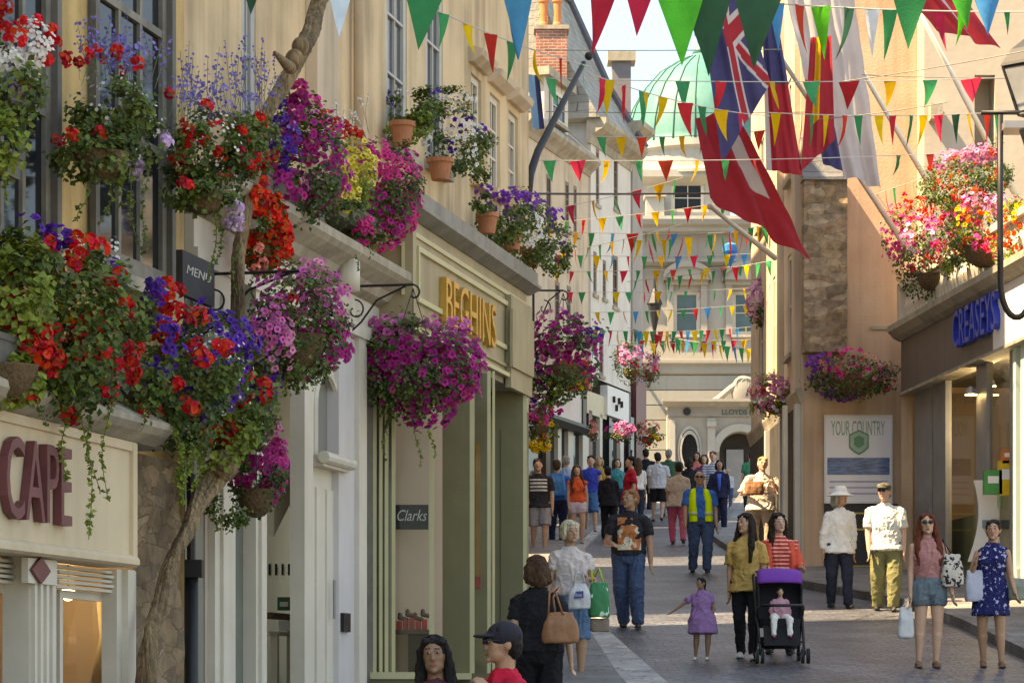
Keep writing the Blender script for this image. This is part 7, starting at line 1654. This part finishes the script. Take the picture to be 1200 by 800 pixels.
    far('smaller red and pink basket just behind the pink one',762,430,12,20,70,[('pink_flowers',PNK,0,-4,.9,.8,26),('red_flowers',RED,2,4,.8,.7,14)])
    far('pink basket low on the maroon shopfront',728,503,18,14,66,[('pink_flowers',pet('candy',(.75,.22,.42),.02),3,0,.8,.8,44),('purple_flowers',MAG,-4,2,.8,.8,16)])
    far('red, purple and gold basket at the end of the left row',760,506,16,17,70,[('red_flowers',SAL,0,-4,.9,.6,24),('gold_flowers',GLD,4,6,.6,.4,14),('red_flowers',RED,0,8,.8,.4,10)])
    far('small red flower basket under the cream arched panel',695,505,8,13,66,[('red_flowers',SAL,0,-3,.9,.8,16),('white_flowers',WHT,2,6,.8,.5,8)])
    far('round ball of lilac pink flowers hanging on the right hand row',896,352,22,30,55,[('lilac_flowers',pet('mauve',(.66,.36,.52),.02,.25),0,0,1.,1.,230),('yellow_flowers',GLD,6,-26,.5,.2,8)],0)
    far('violet basket just below the lilac ball on the right hand row',903,402,9,26,56,[('purple_flowers',PUR,0,-4,.9,.9,40),('gold_flowers',GLD,2,12,.6,.4,8)])
    a=D(50)
    plant(a,'hanging_basket','pink and white hanging basket at the corner of the right hand row','hanging basket',a(908,470),[(908,462,29,24,420,1),(920,470,22,18,160,0)],[('pink_flowers',PNK,'petunia',.05,[(905,462,28,24,80),(925,455,22,14,30)]),('red_flowers',pet('coral_red',(.8,.12,.12),.02),'petunia',.045,[(892,458,14,8,16)]),('white_flowers',WHT,'petunia',.045,[(905,475,28,16,30)])],[],[],cont_bowl(a(910,472),.3,.25),leafsize=.055)
    a=D(47.4)
    plant(a,'wall_basket','wide wall basket of pink, red and violet flowers on the apricot wall above the poster','wall basket',a(998,465),
      [(998,438,50,26,1000,2),(998,452,38,16,300,0)],[('pink_flowers',HOT,'petunia',.05,[(1000,440,42,18,34),(1035,445,16,16,12),(990,415,28,6,10)]),('red_flowers',SAL,'petunia',.05,[(985,430,30,16,20),(1020,425,26,12,10)]),('purple_flowers',pet('violet',(.22,.04,.36),.025,.35),'petunia',.045,[(960,430,18,18,46),(985,462,24,8,30)]),('pale_pink_flowers',PNK,'petunia',.045,[(1005,440,44,20,20)])],[],[],cont_bowl(a(998,445),.5,.34),leafsize=.055)
    # terrace planters
    a=lambda px,py,dn=0: Sf.at(px,py,.05+dn)
    plant(a,'terrace_planter','round planter of pink, red and green flowers at the left end of the shop terrace','planter',a(1090,330),
      [(1085,310,36,36,900,2),(1065,268,34,36,700,0),(1110,285,34,34,700,0)],[('pink_flowers',HOT,'petunia',.045,[(1075,285,42,38,90),(1050,265,20,28,40),(1105,275,26,28,46)]),('red_flowers',RED,'cluster',.05,[(1090,315,26,20,14),(1070,255,28,28,24),(1105,300,24,20,12),(1120,260,20,20,10)]),('orange_flowers',ORG,'cluster',.05,[(1105,295,16,20,9),(1075,245,22,14,8)]),('white_flowers',LIL,'petunia',.045,[(1085,280,36,20,30)])],[(1095,335,1098,362,20,2,0),(1050,300,1060,340,20,0,0)],[],cont_bowl(a(1092,322),.3,.3),leafsize=.05)
    plant(a,'terrace_planter','tall planter of pink pelargoniums and orange blooms at the back of the shop terrace','planter',Sf.at(1135,260,-.5),
      [(1130,208,46,36,900,0),(1110,215,34,30,500,0),(1160,195,28,30,500,2)],[('pink_flowers',PNK,'petunia',.05,[(1120,190,34,14,60),(1150,180,26,12,40)]),('orange_flowers',ORG,'cluster',.05,[(1120,220,34,16,12),(1150,200,24,24,8),(1162,178,8,6,3)]),('orange_red_flowers',RED,'cluster',.05,[(1105,215,28,16,12),(1130,205,40,24,12)]),('red_flowers',RED,'cluster',.045,[(1140,225,36,22,14)])],[],[],cont_box(Sf,Sf.u(1165,-.2),Sf.u(1100,-.2) if False else Sf.u(1165,-.2)+.02,Sf.z(1135,262,-.3)-.3,Sf.z(1135,262,-.3),-.5,-.2,greyframe) if False else cont_bowl(Sf.at(1132,238,-.3),.4,.5),leafsize=.05)
    plant(a,'terrace_planter','planter of yellow, orange and red flowers on the terrace balustrade behind the lamp pipe','planter',a(1160,300),
      [(1150,268,38,38,900,0),(1185,272,28,36,600,1),(1130,285,24,28,400,2)],[('gold_flowers',GLD,'petunia',.042,[(1150,255,34,26,26),(1190,255,20,26,20)]),('orange_flowers',ORG,'cluster',.05,[(1155,268,38,32,24),(1190,275,20,24,14)]),('pink_flowers',HOT,'petunia',.05,[(1140,245,24,18,24),(1160,285,26,16,16)]),('lilac_flowers',PNK,'petunia',.045,[(1150,238,28,14,36),(1175,240,24,16,30)]),('red_flowers',RED,'cluster',.05,[(1135,278,20,20,12),(1175,290,28,16,12)])],[],[],cont_bowl(a(1155,290),.4,.35),leafsize=.05)

# ------------------------------------------------------------------ ground
def ground():
    setts=M_brick('granite_setts',(.064,.07,.09),(.128,.134,.152),(.07,.068,.066),.21,.15,.018,.42,1.,'xy',vari=.5,scale_n=.9)
    flag=M_brick('paving_flags',(.15,.145,.14),(.21,.20,.19),(.09,.085,.08),.6,.45,.01,.75,.35,'xy',vari=.25,scale_n=2.)
    curb=M_brick('granite_kerb',(.30,.29,.28),(.40,.39,.37),(.14,.13,.12),.6,.9,.015,.7,.5,'xy',vari=.3,scale_n=3.)
    soil=M('earth',(.16,.14,.11),.95,.2,.5)
    ys=[-40,-5,5,12,16]+[16+2*i for i in range(1,41)]+[110,140,220,400]
    def sheet(name,fl,fr,dz,mat,ys=ys,lo=-40,hi=400):
        m=MB(); vs=[];fs=[]; Y=[y for y in ys if lo<=y<=hi]
        for y in Y:
            for x in (fl(y),fr(y)): vs.append((x,y,gz(y)+dz))
        for i in range(len(Y)-1): fs.append((2*i,2*i+1,2*i+3,2*i+2))
        m.add(vs,fs); o=m.build(name,mat); tag(o,kind='structure'); return o
    g=sheet('ground',lambda y:-400,lambda y:400,-.06,soil)
    def interp(T):
        def f(y):
            if y<=T[0][0]: return T[0][1]
            for (a,b),(c,d) in zip(T,T[1:]):
                if a<=y<=c: return b+(d-b)*(y-a)/(c-a)
            return T[-1][1]
        return f
    KL=interp([(0,1.2),(27,1.2),(29,1.1),(35,.95),(45,.95),(56,1.25),(66,2.0),(76,4.2),(90,4.4)])
    KR=interp([(0,5.95),(36,5.93),(38,5.85),(39.8,5.73),(41.5,5.35),(44.5,4.6),(47.5,4.35),(60,4.4),(90,7.5)])
    y2=sorted(set(ys+[27,29,31,33,35,36.5,38,39,39.8,40.6,41.5,43,44.5,46,47.5,66]))
    sheet('road',lambda y:KL(y)-.05,lambda y:KR(y)+.05,.0,setts,y2,-5,90)
    def step(name,f0,f1,h,mat):
        m=MB(); vs=[];fs=[]; Y=[y for y in y2 if -5<=y<=90]
        for y in Y:
            z=gz(y); vs+= [(f0(y),y,z-.02),(f0(y),y,z+h),(f1(y),y,z+h),(f1(y),y,z-.02)]
        for i in range(len(Y)-1):
            for k in range(3): fs.append((4*i+k,4*i+k+1,4*(i+1)+k+1,4*(i+1)+k))
        m.add(vs,fs); o=m.build(name,mat); tag(o,kind='structure')
    gw=interp([(0,.5),(29,.46),(35,.27),(50,.2),(90,.2)])
    step('kerb',lambda y:KL(y),lambda y:KL(y)+gw(y),.05,curb)
    step('pavement',lambda y:-7,lambda y:KL(y)-.003,.1,flag)
    step('kerb',lambda y:KR(y)-.17,lambda y:KR(y),.13,M_brick('dark_kerb',(.12,.115,.11),(.17,.165,.16),(.06,.06,.06),.3,.9,.01,.7,.5,'xy'))
    step('pavement',lambda y:KR(y)+.003,lambda y:14,.125,flag)

# ------------------------------------------------------------------ light and camera
def light_and_camera():
    S=Vector((-.95,-.31,0)).normalized(); el=rad(SUN_EL); S=Vector((S.x*math.cos(el),S.y*math.cos(el),math.sin(el)))
    sd=bpy.data.lights.new('sun','SUN'); sd.energy=SUN_E; sd.angle=rad(.53); sd.color=(1,.93,.82)
    so=bpy.data.objects.new('sun',sd); COL.objects.link(so); so.rotation_euler=S.to_track_quat('Z','Y').to_euler(); so.location=(0,0,60)
    w=bpy.data.worlds.new('World'); scene.world=w; w.use_nodes=True; nt=w.node_tree
    sky=nt.nodes.new('ShaderNodeTexSky'); sky.sky_type='NISHITA'; sky.sun_disc=False; sky.sun_elevation=el; sky.sun_rotation=math.atan2(S.x,S.y)%(2*math.pi)
    sky.air_density=1.; sky.dust_density=.25; sky.ozone_density=1.5; sky.altitude=500
    tc=nt.nodes.new('ShaderNodeTexCoord'); sx=nt.nodes.new('ShaderNodeSeparateXYZ'); rp=nt.nodes.new('ShaderNodeValToRGB'); mu=nt.nodes.new('ShaderNodeMix'); mu.data_type='RGBA'; mu.blend_type='MULTIPLY'; mu.inputs[0].default_value=1
    rp.color_ramp.elements[0].position=.12; rp.color_ramp.elements[0].color=(.29,.37,.47,1); rp.color_ramp.elements[1].position=.6; rp.color_ramp.elements[1].color=(1,1,1,1)   # painted gradient: low sky darkened and blued for a less glaring horizon
    nt.links.new(tc.outputs['Generated'],sx.inputs[0]); nt.links.new(sx.outputs[2],rp.inputs[0]); nt.links.new(sky.outputs[0],mu.inputs[6]); nt.links.new(rp.outputs[0],mu.inputs[7])
    nt.links.new(mu.outputs[2],nt.nodes['Background'].inputs[0]); nt.nodes['Background'].inputs[1].default_value=SKY
    cd=bpy.data.cameras.new('camera'); co=bpy.data.objects.new('camera',cd); COL.objects.link(co)
    cd.sensor_width=36; cd.lens=F/1200*36; cd.shift_y=400/1200; cd.clip_end=2000; cd.clip_start=.5
    co.location=(0,0,CZ); co.rotation_euler=(math.pi/2,0,0); scene.camera=co
    vs=scene.view_settings; vs.view_transform='Standard'; vs.look='None'; vs.exposure=EXPO; vs.gamma=1
    vs.use_white_balance=True; vs.white_balance_temperature=11800; vs.white_balance_tint=13
    scene.cycles.max_bounces=6; scene.cycles.diffuse_bounces=4; scene.cycles.transparent_max_bounces=8
    scene.cycles.sample_clamp_indirect=6
SUN_EL=55; SUN_E=3.1; SKY=.135; EXPO=2.45
import time as _t
_T=_t.time()
def _lap(n):
    global _T; print('LAP',n,round(_t.time()-_T,1)); _T=_t.time()
people(); pushchair(); _lap('people')
cafe_building(); stone_pier(); white_building(); shoe_shop(); hidden_rows(); left_row(); bank(); far_lantern(); right_side(); _lap('build')
all_bunting(); all_flags(); _lap('bunting')
all_plants(); _lap('plants')
ground(); light_and_camera(); _lap('end')
